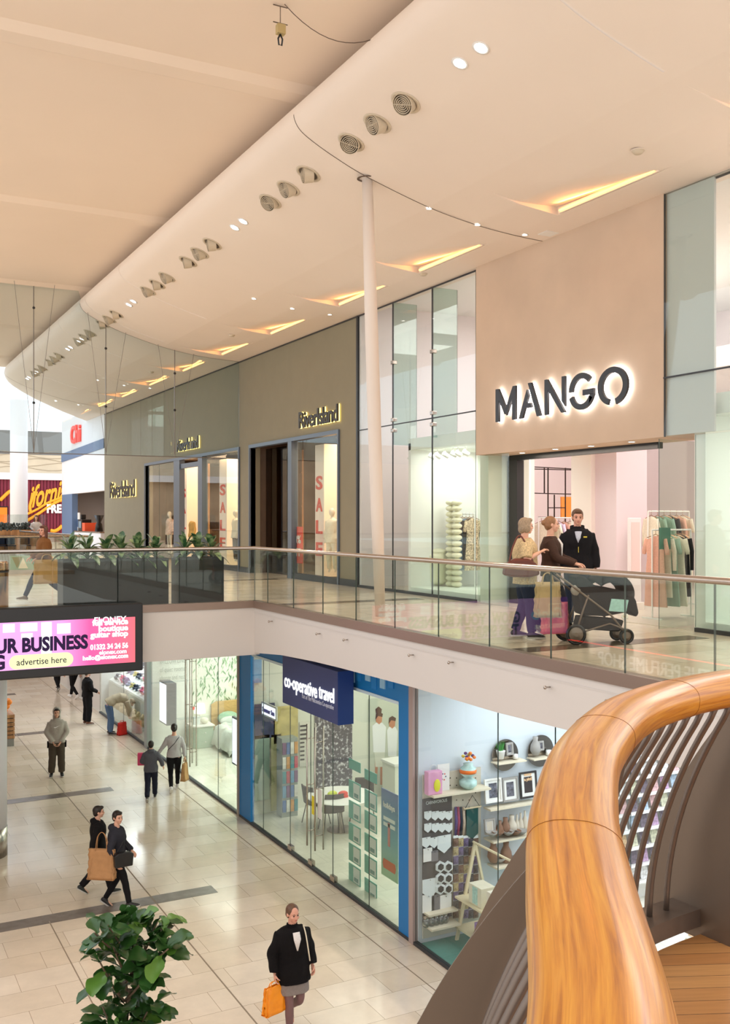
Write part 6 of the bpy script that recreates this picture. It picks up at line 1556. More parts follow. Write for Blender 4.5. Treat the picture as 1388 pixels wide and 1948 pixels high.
# ---- toy window (farthest)
ty0, ty1 = yP['b']+.12, yP['a']
dk = thing('window_display_table', 'sloping white display shelf full of small items in the far shop window', 'display shelf', (XL+.25, ty0+.1, ZL))
MB().prism([(0, 0), (1.3, 0), (1.3, 1.75), (.02, 1.15), (0, 1.1)], (0, 0, 0), (1,0,0), (0,0,1), (0, ty1-ty0-.3, 0)).build('body', M_lw, dk)
MB().box((-.03, 0, .34), (0, ty1-ty0-.3, .4)).build('ledge', mat('tan_ledge', (190, 170, 130), .6), dk)
struct('wall_far_display', MB().box((XL+1.7, ty0, ZL), (XL+1.8, ty1, GT)), M_lw)
toy_c = [(40, 44, 60), (236, 236, 240), (120, 96, 140), (200, 190, 120), (80, 90, 110), (220, 80, 130), (150, 160, 190)]
toys = {}
n_t = 0
for r__ in range(3):
    for i in range(14):
        k_ = (r__*5+i*3) % 7; y_ = ty0+.35+i*(ty1-ty0-.7)/14; xx = .12+r__*.4; z_ = 1.15+(xx-.02)*.47
        lab = 'small gift on the sloping far window shelf, row %d, place %d from near' % (r__+1, i+1)
        if k_ not in toys:
            o = MB().box((-.1, -.11, 0), (.1, .11, .05+.05*(k_ % 3))).ell((0, 0, .08+.05*(k_ % 3)), (.05, .06, .05), 8, 6).build('gift_box', mat('toy_%d' % k_, toy_c[k_], .5, var=.3, scale=20)); toys[k_] = o
        else: o = toys[k_].copy(); COL.objects.link(o)
        o.location = (XL+.25+xx+.1, y_, ZL+z_+.05); o.rotation_euler = (0, -R(25), R(random.uniform(-20, 20))); tag(o, lab, 'gift', 'gifts on the sloping window shelf'); n_t += 1
pg = None
for r__ in range(4):
    for i in range(6):
        lab = 'lilac packet hanging on the far window wall, row %d from top, place %d' % (r__+1, i+1); loc = (XL+1.64, ty0+.5+i*.3, -1.6-r__*.34)
        if pg is None: pg = MB().box((-.03, -.11, -.13), (.03, .11, .13)).build('packet', mat('lilac_packet', (176, 160, 206), .5, var=.2, scale=12)); o = pg
        else: o = pg.copy(); COL.objects.link(o)
        o.location = loc; tag(o, lab, 'packet', 'lilac packets on the far window wall')
tb2 = None
for i in range(9):
    lab = 'soft toy low behind the far shop glass, number %d from the near end' % (i+1)
    if tb2 is None:
        tb2 = thing('soft_toy', lab, 'toy', (XL+.13, 0, 0), group='soft toys low in the far window'); b = MB(); b.ell((0,0,.12), (.1,.1,.12), 10, 8); b.ell((0,0,.28), (.08,.08,.08), 10, 8)
        for q in (-1, 1): b.ell((0,q*.06,.35), (.03,.03,.03), 8, 6); b.ell((0, q*.1, .16), (.04,.04,.06), 8, 6)
        b.build('body', mat('plush', (226, 204, 160), .95, var=.15, scale=12), tb2, smooth=True); o = tb2
    else: o = dup(tb2, None, None, lab)
    o.location = (XL+.13, ty0+.3+i*.5, ZL+.41)
area((9.0, (ty0+ty1)/2, -.85), 1.4, 5, 190, (245, 250, 255))

# ================================================================ GIFT SHOP
YG0 = yP['d']-.14
struct('floor_teal', MB().box((XL+.06, 10.2, ZL+.001), (10.6, YG0, ZL+.02)), mat('teal_carpet', (74, 140, 130), .9, var=.05, scale=20))
area((10.0, 11.4, -.85), 2.5, 3, 88, (244, 250, 255)); area((15, 10, -.85), 7, 5, 260, (240, 246, 255))
def gy(px, py, off=0): return on_y(px, py, YG0-off)
pgb = on_wall('peg_board', 'beige peg board on the white gift shop wall', 'peg board', 803, 1474, 913, 1760, YG0, mat('peg_beige', (204, 196, 180), .7), .02)
M_hole = mat('peg_hole', (90, 84, 76), .8)
hm = MB()
for i in range(9):
    for j in range(6):
        p = gy(808+i*12, 1480+j*14, .02); hm.lathe([(.012, 0), (.012, .002)], p, 8, az=(0,-1,0))
o = hm.build('peg_holes', M_hole, pgb); o['kind'] = 'stuff'
def shelf(px0, px1, py, depth, label, m=None, t=.03):
    a = gy(px0, py); b = gy(px1, py)
    return tag(MB().box((a.x, YG0-depth, a.z-t), (b.x, YG0-.02, a.z)).build('wall_shelf', m or mat('birch_shelf', (226, 214, 190), .6)), label, 'shelf'), a.z
_, z1s = shelf(807, 915, 1507, .28, 'pale top shelf on the peg board with pink bag and vase')
def std(px, z, d=.15): return Vector((on_y(px, 986, YG0-d).x, YG0-d, z+.002))
o = thing('gift_bag', 'pink gift bag with yellow figure on the top shelf', 'bag', std(824, z1s)); MB().box((-.13, -.06, 0), (.13, .06, .36)).build('bag', mat('pink_paper', (226, 160, 196), .5), o, bevel=.01); MB().ell((.03, -.065, .14), (.06, .01, .1), 10, 8).build('figure', mat('yellow_print', (226, 220, 60), .5), o); MB().tube(smoothpts([(-.06,0,.36), (-.04,0,.44), (.04,0,.44), (.06,0,.36)], 3), .004, 5).build('handle', M_white, o)
o = MB().box((-.11, -.005, 0), (.11, .005, .42)).build('greeting_card', M_white); o.location = std(843, z1s, .07); tag(o, 'tall white card with dotted flower behind the pink gift bag', 'card')
for k in range(6): MB().ell((.04*math.cos(k), -.008, .22+.05*math.sin(k)), (.012, .004, .012), 6, 4).build('dot', M_red if k % 2 else M_navy, o)
vs = thing('flower_vase', 'swirled white and orange vase with purple flowers on the top shelf', 'vase', std(890, z1s))
MB().lathe([(.07, 0), (.14, .06), (.14, .13), (.06, .18), (.13, .24), (.13, .32), (.07, .37), (.08, .4)], (0,0,0), 24).build('vase', mat('swirl_glaze', (190, 222, 216), .25, var=.3, scale=7), vs, smooth=True)
MB().lathe([(.132, .25), (.136, .28), (.132, .31)], (0,0,0), 24).build('orange_band', mat('orange_glaze', (240, 120, 40), .3), vs, smooth=True)
fl = MB()
for k in range(16): a = random.random()*6.28; r__ = random.random()*.1; fl.ell((r__*math.cos(a), r__*math.sin(a), .46+random.random()*.12), (.03, .03, .025), 8, 6, mi=k % 3)
fl.build('flowers', [mat('flower_purple', (92, 50, 110), .7), mat('flower_orange', (236, 130, 50), .7), mat('flower_yellow', (230, 200, 70), .7)], vs)
dk_ = on_wall('card_board', 'dark grey hanging board with rows of white tags on the gift shop wall', 'display board', 803, 1520, 858, 1742, YG0-.025, mat('slate_board', (72, 68, 70), .7), .02)
text('CARNIVOROUS', 'heading', .07, M_cardw, gy(810, 1531, .05), (1,0,0), (0,0,1), dk_, .001, 0, width=(gy(850, 1531).x-gy(810, 1531).x))
# tags: shield, round and rectangular
def tagshape(kind, s_):
    mb_ = MB()
    if kind == 'shield': mb_.prism([(-.5, .5), (.5, .5), (.5, -.25), (0, -.62), (-.5, -.25)], (0,0,0), (s_,0,0), (0,0,s_), (0,-.012,0))
    elif kind == 'hex': mb_.prism([(math.cos(R(60*i+30))*.55, math.sin(R(60*i+30))*.55) for i in range(6)], (0,0,0), (s_,0,0), (0,0,s_), (0,-.03,0))
    else: mb_.box((-.42*s_, -.01, -.55*s_), (.42*s_, 0, .55*s_))
    return mb_
protoT = {}
def put_tag(kind, px, py, s_, lab, grp, m_, inner=None):
    key = (kind, round(s_, 3), m_.name); loc = gy(px, py, .06)
    if key not in protoT:
        r_ = thing('hanging_tag' if kind != 'rect' else 'boxed_card', lab, 'tag' if kind != 'rect' else 'card', loc, group=grp)
        tagshape(kind, s_).build('plate', m_, r_)
        if kind == 'hex': tagshape(kind, s_*.6).build('centre', M_dark, r_, loc=(0, -.015, 0))
        MB().tube([(0, .04, s_*.45), (0, -.03, s_*.45)], .006, 5).build('hook', M_steel, r_)
        protoT[key] = r_; return r_
    return dup(protoT[key], loc, 0, lab, grp)
ord_ = ('first', 'second', 'third', 'fourth', 'fifth')
for r__, py in enumerate((1551, 1574)):
    for i, px in enumerate((813, 827, 840, 853)): put_tag('shield', px, py, .128, '%s white shield tag in the %s row of the dark board' % (ord_[i], ('top', 'second')[r__]), 'white tags on the dark board', M_cardw)
for i, px in enumerate((810, 825)): put_tag('shield', px, 1602, .15, '%s white shield tag in the third row of the dark board' % ord_[i], 'white tags on the dark board', M_cardw)
put_tag('shield', 844, 1604, .25, 'large white banner tag at the right of the third row', 'white tags on the dark board', M_cardw)
put_tag('rect', 813, 1626, .19, 'small boxed white item left in the fourth row', 'boxed cards on the dark board', M_white); put_tag('rect', 826, 1628, .15, 'second small boxed item in the fourth row', 'boxed cards on the dark board', mat('slate_card', (120, 116, 120), .5))
for r__, py in enumerate((1648, 1670, 1690)):
    for i, px in enumerate((836, 851)): put_tag('hex', px, py, .165, '%s hexagonal white coaster, %s of the coaster rows' % (('left', 'right')[i], ('top', 'middle', 'lowest')[r__]), 'hexagon coasters on the dark board', M_cardw)
put_tag('shield', 817, 1688, .27, 'large white banner tag with text lines low on the board', 'white tags on the dark board', M_cardw)
for i, (px, m_) in enumerate(((814, M_white), (831, MATS['slate_card']), (847, M_white))): put_tag('rect', px, 1718, .25, '%s upright card on the shelf below the dark board' % ('left white', 'middle grey', 'right white')[i], 'cards on the lower shelf', m_)
shelf(803, 858, 1733, .2, 'pale shelf below the dark board'); _, zs3 = shelf(802, 856, 1756, .3, 'lowest white shelf holding glass jars')
jr = None
for i, px in enumerate((810, 820, 829, 838, 846)):
    lab = 'small clear glass jar on the lowest shelf, %s from the left' % ord_[i]
    if jr is None:
        jr = thing('glass_jar', lab, 'jar', std(px, zs3), group='glass jars on the lowest shelf'); MB().lathe([(.05, 0), (.065, .03), (.06, .11), (.04, .13)], (0,0,0), 16).build('jar', glass('jar_glass', (220, 226, 226), base=.12), jr, smooth=True); MB().lathe([(.042, .13), (.042, .15)], (0,0,0), 16).build('lid', M_steel, jr)
    else: dup(jr, std(px, zs3), 0, lab)
sc_ = MB()
for i, (px, c) in enumerate(((866, 0), (870, 1), (874, 2), (878, 1))):
    pass
for i, (px, c) in enumerate(((866, (80, 60, 120)), (871, (150, 60, 90)), (876, (40, 44, 60)), (881, (190, 170, 150)))):
    a = gy(px, 1535, .05); b = gy(px, 1590, .05)
    o = MB().tube([a, (a+b)/2+V((.01,-.01,0)), b], [.02, .03, .02], 8, flat=.5).build('scarf', mat('scarf_%d' % i, c, .8, var=.2, scale=30), smooth=True); tag(o, ['purple', 'wine red', 'navy', 'beige'][i]+' thin scarf hanging on the peg board', 'scarf', 'scarves on the peg board')
o = thing('pennant_bag', 'dark green fabric pennant hanging from a wooden bar', 'pennant', gy(897, 1536, .05)); a = gy(886, 1536).x-gy(897, 1536).x
MB().prism([(a, 0), (-a, 0), (-a, -.42), (0, -.5), (a, -.42)], (0,0,0), (1,0,0), (0,0,1), (0,-.02,0)).build('cloth', mat('bottle_green', (26, 74, 70), .8), o); MB().tube([(a*1.5,-.02,0), (-a*1.5,-.02,0)], .014, 8).build('bar', mat('birch_bar', (214, 196, 160), .6), o); MB().tube([(a*1.3,-.02,0), (0,-.02,.2), (-a*1.3,-.02,0)], .005, 5).build('cord', M_dark, o)
# keyring wall
kk = None; cK = [(120, 92, 76), (176, 160, 120), (110, 96, 130), (72, 70, 76)]
for r__ in range(9):
    for i in range(5):
        px, py = 866+i*9.5, 1600+r__*17
        lab = 'small trinket packet on the peg board, column %d row %d' % (i+1, r__+1); ki = (i+r__) % 4
        key = ('trinket', ki)
        if key not in protoT:
            r_ = thing('trinket_packet', lab, 'packet', gy(px, py, .05), group='trinket packets on the peg board'); MB().box((-.045, -.02, -.08), (.045, 0, .05)).ell((0, -.03, -.02), (.03, .015, .03), 8, 6).build('packet', mat('trinket_%d' % ki, cK[ki], .5, var=.4, scale=40), r_)
            MB().box((-.045, -.01, .05), (.045, 0, .09)).build('header', M_cardw, r_); protoT[key] = r_
        else: dup(protoT[key], gy(px, py, .05), 0, lab)
# mirrors with little shelves
M_mir = mat('bronze_mirror', (150, 140, 130), .05, 1.)
for i, (cx_, cy_, r_px, lab) in enumerate(((959.5, 1436, 26, 'round bronze mirror with shelf and potted grass'), (1027, 1428, 26, 'round bronze mirror with shelf and grey vase'))):
    c = gy(cx_, cy_, .03); rr = (gy(cx_+r_px, cy_).x-c.x)*1.0; rz_ = gy(cx_, cy_-31).z-c.z
    m_ = thing('round_mirror', lab, 'mirror', c); MB().lathe([(rz_, 0), (rz_, .02)], (0,0,0), 40, az=(0,-1,0)).build('mirror', M_mir, m_)
    zt = gy(cx_, cy_+8).z-c.z; MB().box((-rz_*1.05, -.2, zt-.02), (rz_*1.15, 0, zt)).build('shelf', MATS['birch_shelf'], m_)
def small(kind, px, py, label, m_, s_=1., cat=None, d=.12, name=None):
    z_ = on_y(px, py, YG0-d).z; loc = (on_y(px, 986, YG0-d).x, YG0-d, z_)
    prof = {'pot': [(.04, 0), (.06, .1), (.065, .11), (.05, .11)], 'vase': [(.05, 0), (.09, .08), (.08, .16), (.04, .24), (.045, .3)], 'bottle': [(.05, 0), (.06, .1), (.045, .2), (.02, .28), (.02, .36)], 'bowl': [(.03, 0), (.08, .04), (.1, .07), (.09, .07), (.05, .02)], 'candle': [(.05, 0), (.05, .09)]}[kind]
    r_ = thing(name or kind, label, cat or kind, loc); MB().lathe([(a*s_, b*s_) for a, b in prof], (0,0,0), 20).build('body', m_, r_, smooth=True)
    return r_
M_gv = mat('grey_ceramic', (160, 156, 152), .5); M_br = mat('brown_ceramic', (134, 96, 74), .5); M_be = mat('beige_ceramic', (206, 196, 180), .5)
def zsh(cy): return cy+8
pp = small('pot', 952, 1443.5, 'small white pot of green grass on the left mirror shelf', M_white, 1.2, 'plant pot', name='potted_grass')
gr = MB()
for k in range(60):
    a = random.random()*6.28; r__ = .03+.09*random.random(); gr.add([(.02*math.cos(a)+.004, .02*math.sin(a), .12), (.02*math.cos(a)-.004, .02*math.sin(a), .12), (r__*math.cos(a), r__*math.sin(a), .2+.12*random.random())], [(0,1,2)])
gr.build('grass', mat('grass_green', (58, 150, 60), .6), pp)
small('vase', 1018, 1436, 'grey ceramic vase on the right mirror shelf', M_gv, 1.0); small('candle', 1043, 1436, 'white candle pot on the right mirror shelf', M_white, .9); small('candle', 980, 1443, 'white candle pot on the left mirror shelf', M_white, .8)
def pframe(px0, py0, px1, py1, label, mf, mi, d=.06, inner=None, lean=6):
    a = on_y(px0, py1, YG0-d); b = on_y(px1, py0, YG0-d); W_ = b.x-a.x; H_ = b.z-a.z
    r_ = thing('picture_frame', label, 'picture frame', (a.x+W_/2, YG0-d, a.z), 0); r_.rotation_euler = (R(-lean), 0, 0)
    fr = MB(); e = .028
    fr.box((-W_/2, -.03, 0), (-W_/2+e, 0, H_)).box((W_/2-e, -.03, 0), (W_/2, 0, H_)).box((-W_/2+e, -.03, 0), (W_/2-e, 0, e)).box((-W_/2+e, -.03, H_-e), (W_/2-e, 0, H_)).build('frame', mf, r_)
    MB().box((-W_/2+e, -.012, e), (W_/2-e, -.004, H_-e)).build('mount', M_white, r_)
    MB().box((-W_/2+W_*.26, -.016, H_*.2), (W_/2-W_*.26, -.012, H_*.8)).build('print', mi, r_); return r_
pframe(985, 1407, 966, 1433, 'x', M_gv, M_dark) if False else None
M_pr = mat('print_pattern', (92, 92, 104), .5, var=.8, scale=24); M_pk = mat('print_black', (44, 34, 38), .5)
pframe(962, 1412, 975, 1437, 'small grey photo frame on the left mirror shelf', M_gv, M_pr, .12)
pframe(1023, 1409, 1033, 1428, 'small grey photo frame on the right mirror shelf', M_gv, M_pr, .12)
_, zf1 = shelf(918, 1020, 1534, .22, 'long picture shelf below the mirrors')
f1 = pframe(922, 1479, 954, 1529, 'white framed print with lines of lettering, leftmost on the picture shelf', M_white, M_pr, .12)
pframe(956, 1477, 985, 1526, 'grey framed star pattern print in the middle of the picture shelf', M_gv, M_pr, .12)
f3 = pframe(989, 1466, 1021, 1520, 'dark framed print reading Happy & wild on the picture shelf', M_dark, M_pk, .12)
for i, s_ in enumerate(('fancy', 'a pint?')): text(s_, 'letters', .07, mat('letters_peach', (240, 196, 150), .5), (-.08, -.02, .36-.08*i), (1,0,0), (0,0,1), f3, .001, .003, width=.16)
f3['label'] = 'dark framed print with peach lettering, rightmost on the picture shelf'
_, zf2 = shelf(918, 1005, 1592, .3, 'second shelf with vases, bowls and a silver frame'); _, zf3 = shelf(925, 985, 1641, .3, 'third shelf with brown pots and plates')
pframe(921, 1556, 941, 1588, 'silver photo frame at the left of the vase shelf', M_gv, M_be, .14)
for (kd, px, py, l_, m_, s_) in (('vase', 950, 1588, 'brown squat pot beside the silver frame', M_br, .75), ('vase', 961, 1587, 'brown pear shaped pot on the vase shelf', M_br, .9), ('vase', 973, 1586, 'wide cream vase on the vase shelf', M_be, 1.0),
    ('bottle', 983, 1583, 'slim cream bottle vase, left of three', M_be, .8), ('bottle', 990, 1582, 'slim cream bottle vase, middle of three', M_be, .85), ('bottle', 998, 1580, 'slim cream bottle vase, right of three', M_be, .9)):
    small(kd, px, py, l_, m_, s_, d=.12)
for i, px in enumerate((935, 947, 966, 980, 992)): small('bowl', px, 1591-i, 'small patterned bowl at the front of the vase shelf, %s from the left' % ord_[i], (M_gv, M_br)[i % 2], 1., d=.24)
for i, px in enumerate((938, 950, 962, 972)): small(('vase', 'bowl')[i % 2], px, 1640, 'brown pot on the third shelf, %s from the left' % ord_[i], (M_br, M_gv)[i % 2], 1.1, d=.15)
# wooden ladder rack with boxes
lq = on_z(862, 1829, ZL); lq2 = lq
M_birch = mat('birch_wood', (222, 208, 172), .6, var=.05, scale=6)
XLd = 8.62
y0_, y1_ = Yof(868, XLd), Yof(958, XLd)
lr = thing('ladder_rack', 'pale wooden ladder rack with gift boxes behind the gift shop glass', 'rack', (XLd, y1_, ZL)); W_ = y0_-y1_
ztop = on_x(876, 1614, XLd).z-ZL
for y_ in (0, W_):
    MB().bar((.0, y_, 0), (.35, y_, ztop), .035, .05).build('side_rail', M_birch, lr); MB().bar((.7, y_, 0), (.35, y_, ztop), .03, .04).build('rear_rail', M_birch, lr)
MB().tube([(.35, -.05, ztop), (.35, W_+.05, ztop)], .02, 8).build('top_bar', M_birch, lr)
lzs = [on_x(870, y, XLd).z-ZL for y in (1706, 1762, 1822)]
for z_ in lzs: MB().box((-.02, -.02, z_-.03), (.42, W_+.02, z_)).build('shelf', M_birch, lr)
bxs = [(lzs[0], .56, .34, .30, (226, 220, 196), 'cream gift box with mint sleeve on the top rack shelf'), (lzs[0], .12, .36, .32, (232, 224, 206), 'cream gift box with floral sleeve on the top rack shelf'), (lzs[1], .62, .12, .2, (150, 120, 180), 'thin purple box standing on the middle rack shelf'), (lzs[1], .18, .36, .30, (178, 160, 214), 'lilac gift box with lettering on the middle rack shelf'), (lzs[2], .5, .3, .34, (60, 84, 74), 'dark green gift bag on the lowest rack shelf'), (lzs[2], .8, .16, .12, (226, 220, 206), 'small cream candle box on the lowest rack shelf'), (lzs[2], .28, .16, .12, (120, 90, 70), 'small brown box on the lowest rack shelf')]
for i, (z_, t, wv_, h_, c, l_) in enumerate(bxs):
    wv_ = min(wv_, W_*.42)
    r_ = thing('gift_box', l_, 'box', (XLd+.04, y1_+t*W_*.9, ZL+z_+.003), group='boxes on the ladder rack'); MB().box((0, 0, 0), (.26, wv_, h_)).build('box', mat('gift_box_%d' % i, c, .6, var=.05, scale=10), r_, bevel=.005)
    MB().box((-.004, wv_*.3, .02), (0, wv_*.7, h_-.02)).build('sleeve', mat('sleeve_%d' % i, [(170, 210, 200), (220, 150, 130), (110, 80, 150), (90, 70, 140), (180, 150, 90), (200, 180, 150), (90, 60, 40)][i], .6, var=.25, scale=30), r_)
# greeting card wall deeper in the shop (seen between the balusters)
cp = []
cc_ = [(236, 232, 226), (214, 176, 176), (176, 196, 214), (206, 206, 180), (190, 160, 190), (120, 110, 120), (226, 190, 150)]
crk = None
for b_i, (X0, nx) in enumerate(((10.9, 22),)):
    rk = thing('card_rack', 'long white greeting card rack with rising tiers at the back of the gift shop', 'card rack', (X0, YG0-.1, ZL))
    for k in range(8): MB().box((0, -.28-.0*k, .35+k*.3), (nx*.24, -.02, .37+k*.3)).build('tier', M_white, rk)
    MB().box((0, -.02, 0), (nx*.24, 0, 2.9)).build('back_panel', M_white, rk)
    for k in range(8):
        for i in range(nx):
            ki = random.randrange(7); lab = 'greeting card in tier %d from the floor, place %d from the left' % (k+1, i+1)
            key = ('card', ki)
            loc = (X0+.03+i*.24, YG0-.26, ZL+.372+k*.3)
            if key not in protoT:
                o = MB().box((0, -.004, 0), (.17, .004, .22)).build('greeting_card', mat('card_%d' % ki, cc_[ki], .6, var=.35, scale=22)); protoT[key] = o
            else: o = protoT[key].copy(); COL.objects.link(o)
            o.location = loc; o.rotation_euler = (R(-14), 0, 0); tag(o, lab, 'card', 'greeting cards on the long rack')
struct('wall_gift_back', MB().box((16.6, 4, ZL), (16.8, YG0, GT)), M_ice)
struct('wall_gift_near', MB().box((XL+.3, 3.9, ZL), (16.8, 4, GT)), M_ice)
# card island in the middle
isl = thing('card_island', 'low white island unit covered with small gift cards in the gift shop', 'display unit', (10.2, 7.6, ZL))
MB().prism([(0, 0), (1.6, 0), (1.6, .7), (.95, 1.35), (.65, 1.35), (0, .7)], (0, 0, 0), (1,0,0), (0,0,1), (0, 2.6, 0)).build('body', M_white, isl)
for k in range(4):
    for i in range(10):
        ki = (k*3+i*5) % 7; lab = 'small card on the near slope of the gift island, row %d place %d' % (k+1, i+1)
        key = ('mini', ki); 
        if key not in protoT: o = MB().box((-.09, -.1, 0), (.09, .1, .02)).build('gift_card', MATS['card_%d' % ki] if 'card_%d' % ki in MATS else M_white); protoT[key] = o
        else: o = protoT[key].copy(); COL.objects.link(o)
        o.location = (10.2+.1+k*.165, 7.75+i*.25, ZL+.79+k*.165); o.rotation_euler = (0, R(-45), 0); tag(o, lab, 'card', 'cards on the gift island')
# ================================================================ ADVERTISING SCREEN, PLANTERS, TREE, FOREGROUND RAIL
YSf = 17.0
XR0 = on_y(272, 986, YSf).x; XS0 = XR0-5.05
zt_, zb_ = -.05, -1.22
zt_ = on_y(262, 1147, YSf).z; zb_ = on_y(262, 1276, YSf).z
ad = thing('advertising_screen', 'wide black framed digital advertising screen in pink hanging on the bridge front', 'screen', (XS0, YSf, zb_))
W_ = XR0-XS0; H_ = zt_-zb_
MB().box((0, 0, 0), (W_, .24, H_)).build('casing', M_black, ad, bevel=.02)
yd0 = .155; yd1 = H_-.235; xd1_ = W_-.14; xd0_ = .14
pk_, pnt, pb_ = _new('screen_picture'); pt_ = pnt.nodes.new('ShaderNodeTexCoord'); psx = pnt.nodes.new('ShaderNodeSeparateXYZ'); pcr = pnt.nodes.new('ShaderNodeValToRGB'); pcr.color_ramp.interpolation = 'LINEAR'
pnt.links.new(pt_.outputs['Generated'], psx.inputs[0]); pnt.links.new(psx.outputs['X'], pcr.inputs[0])
e = pcr.color_ramp.elements; e[0].color = (*lin((130, 60, 190)), 1); e[1].color = (*lin((244, 110, 120)), 1)
for p_, c in ((.12, (150, 70, 200)), (.2, (214, 160, 226)), (.52, (246, 170, 236)), (.74, (250, 160, 226)), (.84, (240, 90, 160))): q_ = e.new(p_); q_.color = (*lin(c), 1)
pb_.inputs['Base Color'].default_value = (0,0,0,1); pnt.links.new(pcr.outputs[0], pb_.inputs['Emission Color']); pb_.inputs['Emission Strength'].default_value = 1.05
MB().box((xd0_, -.012, yd0), (xd1_, 0, yd1)).build('display', pk_, ad)
def sx_(px): return on_y(px, 986, YSf).x-XS0
def sz_(px, py): return on_y(px, py, YSf).z-zb_
G_w = glow('screen_white', (255, 255, 255), 1.2); G_d = glow('screen_ink', (52, 38, 66), 1.0); G_pw = glow('screen_pale_pink', (255, 226, 250), 1.15); G_y = glow('screen_lime', (246, 250, 180), 1.1)
def st_(s_, px, py, h, m_, bold=.0, px1=None, off=-.02, par=ad, nm='letters', **k):
    return text(s_, nm, h, m_, (sx_(px), off, sz_(px, py)), (1,0,0), (0,0,1), par, .003, bold, width=(sx_(px1)-sx_(px)) if px1 else None, **k)
# right-hand writing
st_('ELONEX', 179, 1186, .15, G_w, .002, 240); st_('full service', 175, 1190, .14, G_w, .006, 243); st_('boutique', 187, 1201, .13, G_w, .006, 243); st_('guitar shop', 171, 1213, .13, G_w, .006, 243)
st_('01332 34 24 56', 171, 1236, .12, G_w, .005, 243); st_('elonex.com', 188, 1245, .1, G_w, .003, 240); st_('hello@elonex.com', 157, 1256, .1, G_w, .004, 243)
st_('YOUR BUSINESS', 0, 1235.5, .3, G_d, .012, 167)
o_ = COL.objects[-1]; o_.scale = (1, 1, 1)
# rebuild the headline so that it runs off towards the left like in the place
bpy.data.objects.remove(o_)
wB = sx_(167)-sx_(-58)
text('YOUR BUSINESS', 'letters', .31, G_d, (sx_(167)-wB, -.02, sz_(100, 1236)), (1,0,0), (0,0,1), ad, .003, .014, width=wB)
text('THIS SPRING', 'letters', .31, G_d, (sx_(9)-1.35, -.02, sz_(5, 1272)), (1,0,0), (0,0,1), ad, .003, .014, width=1.35)
text('GROW', 'letters', .31, G_d, (sx_(167)-wB-.85, -.02, sz_(100, 1236)), (1,0,0), (0,0,1), ad, .003, .014, width=.72)
mb_ = MB()
xa_, xb_ = sx_(17), sx_(139); zc_ = (sz_(17, 1262)+sz_(139, 1252))/2; hh = .115
mb_.prism([(xa_+hh, -hh), (xb_-hh, -hh)]+[(xb_-hh+hh*math.cos(a), hh*math.sin(a)) for a in [R(-80+20*i) for i in range(9)]]+[(xb_-hh, hh), (xa_+hh, hh)]+[(xa_+hh+hh*math.cos(a), hh*math.sin(a)) for a in [R(100+20*i) for i in range(9)]], (0, -.018, zc_), (1,0,0), (0,0,1), (0,.004,0)); mb_.build('yellow_pill', G_y, ad)
text('advertise here', 'letters', .15, G_d, (sx_(31), -.026, zc_-.05), (1,0,0), (0,0,1), ad, .002, .001, width=sx_(126)-sx_(31))
for (a, b, c, d) in ((5, 1186, 28, 1204), (38, 1184, 71, 1202), (40, 1205, 62, 1216), (108, 1186, 134, 1206)):
    MB().box((sx_(a), -.015, sz_(a, d)), (sx_(c), -.012, min(yd1-.02, sz_(a, b)))).build('pale_window', G_pw, ad)
MB().box((sx_(78), -.016, yd0+.01), (sx_(98), -.012, yd1-.02)).build('pale_column', G_w, ad)
MB().box((.25, -.016, .35), (.65, -.013, .8)).build('logo_frame', G_w, ad); MB().box((.27, -.018, .37), (.63, -.014, .78)).build('logo_field', glow('screen_violet', (150, 80, 205), 1.0), ad)
text('Genio', 'script', .34, glow('screen_cyan', (160, 214, 250), 1.2), (.22, -.024, .48), (1,0,0), (0,0,1), ad, .003, .008, shear=.4, width=.9)
text('FABRICATIONS', 'letters', .12, G_w, (.22, -.022, .28), (1,0,0), (0,0,1), ad, .003, .004, width=.8)
# ---- opposite side of the mall (outside the frame, mirrored in the glass)
op = thing('shop_sign', 'white lit sign THE PERFUME SHOP on a dark fascia across the lower mall', 'sign', (-6.0, 18.2, -2.6))
MB().box((-.2, -1.0, -.5), (0, 6.0, .7)).build('fascia', M_black, op); text('THE PERFUME SHOP', 'letters', .55, G_w, (.02, .2, 0), (0,1,0), (0,0,1), op, .02, .0, width=4.2)
MB().box((.0, -.8, .55), (.03, 5.8, .58)).build('red_line', glow('neon_red', (255, 40, 30), 5), op)
struct('wall_left_lower', MB().box((-6.4, -6, ZL), (-6.2, 60, -.9)), M_fascia)

# ---- planters with broad leaf plants
M_pln = mat('planter_black', (20, 19, 20), .5, var=.04, scale=3)
def leaf(mb_, base, d, L_, wd, droop=.5, up=(0,0,1), n=8, mi=0, fold=.18):
    """a broad pointed leaf"""
    base = V(base); d = V(d).normalized(); upv = V(up); sd = d.cross(upv)
    if sd.length < .05: sd = V((1,0,0))
    sd.normalize(); o = len(mb_.v)
    for i in range(n+1):
        t = i/n; w2 = wd*(math.sin(math.pi*min(1, t*.93+.04))**.75)*.5*(1 if t < .98 else .05)
        c = base+d*(L_*t)+V((0,0,-droop*L_*t*t)); nrm = sd.cross(d).normalized()
        mb_.v += [tuple(c+sd*w2+nrm*(w2*fold*2)), tuple(c), tuple(c-sd*w2+nrm*(w2*fold*2))]
    for i in range(n):
        a = o+i*3; mb_.f += [(a, a+1, a+4, a+3), (a+1, a+2, a+5, a+4)]; mb_.m += [mi, mi]
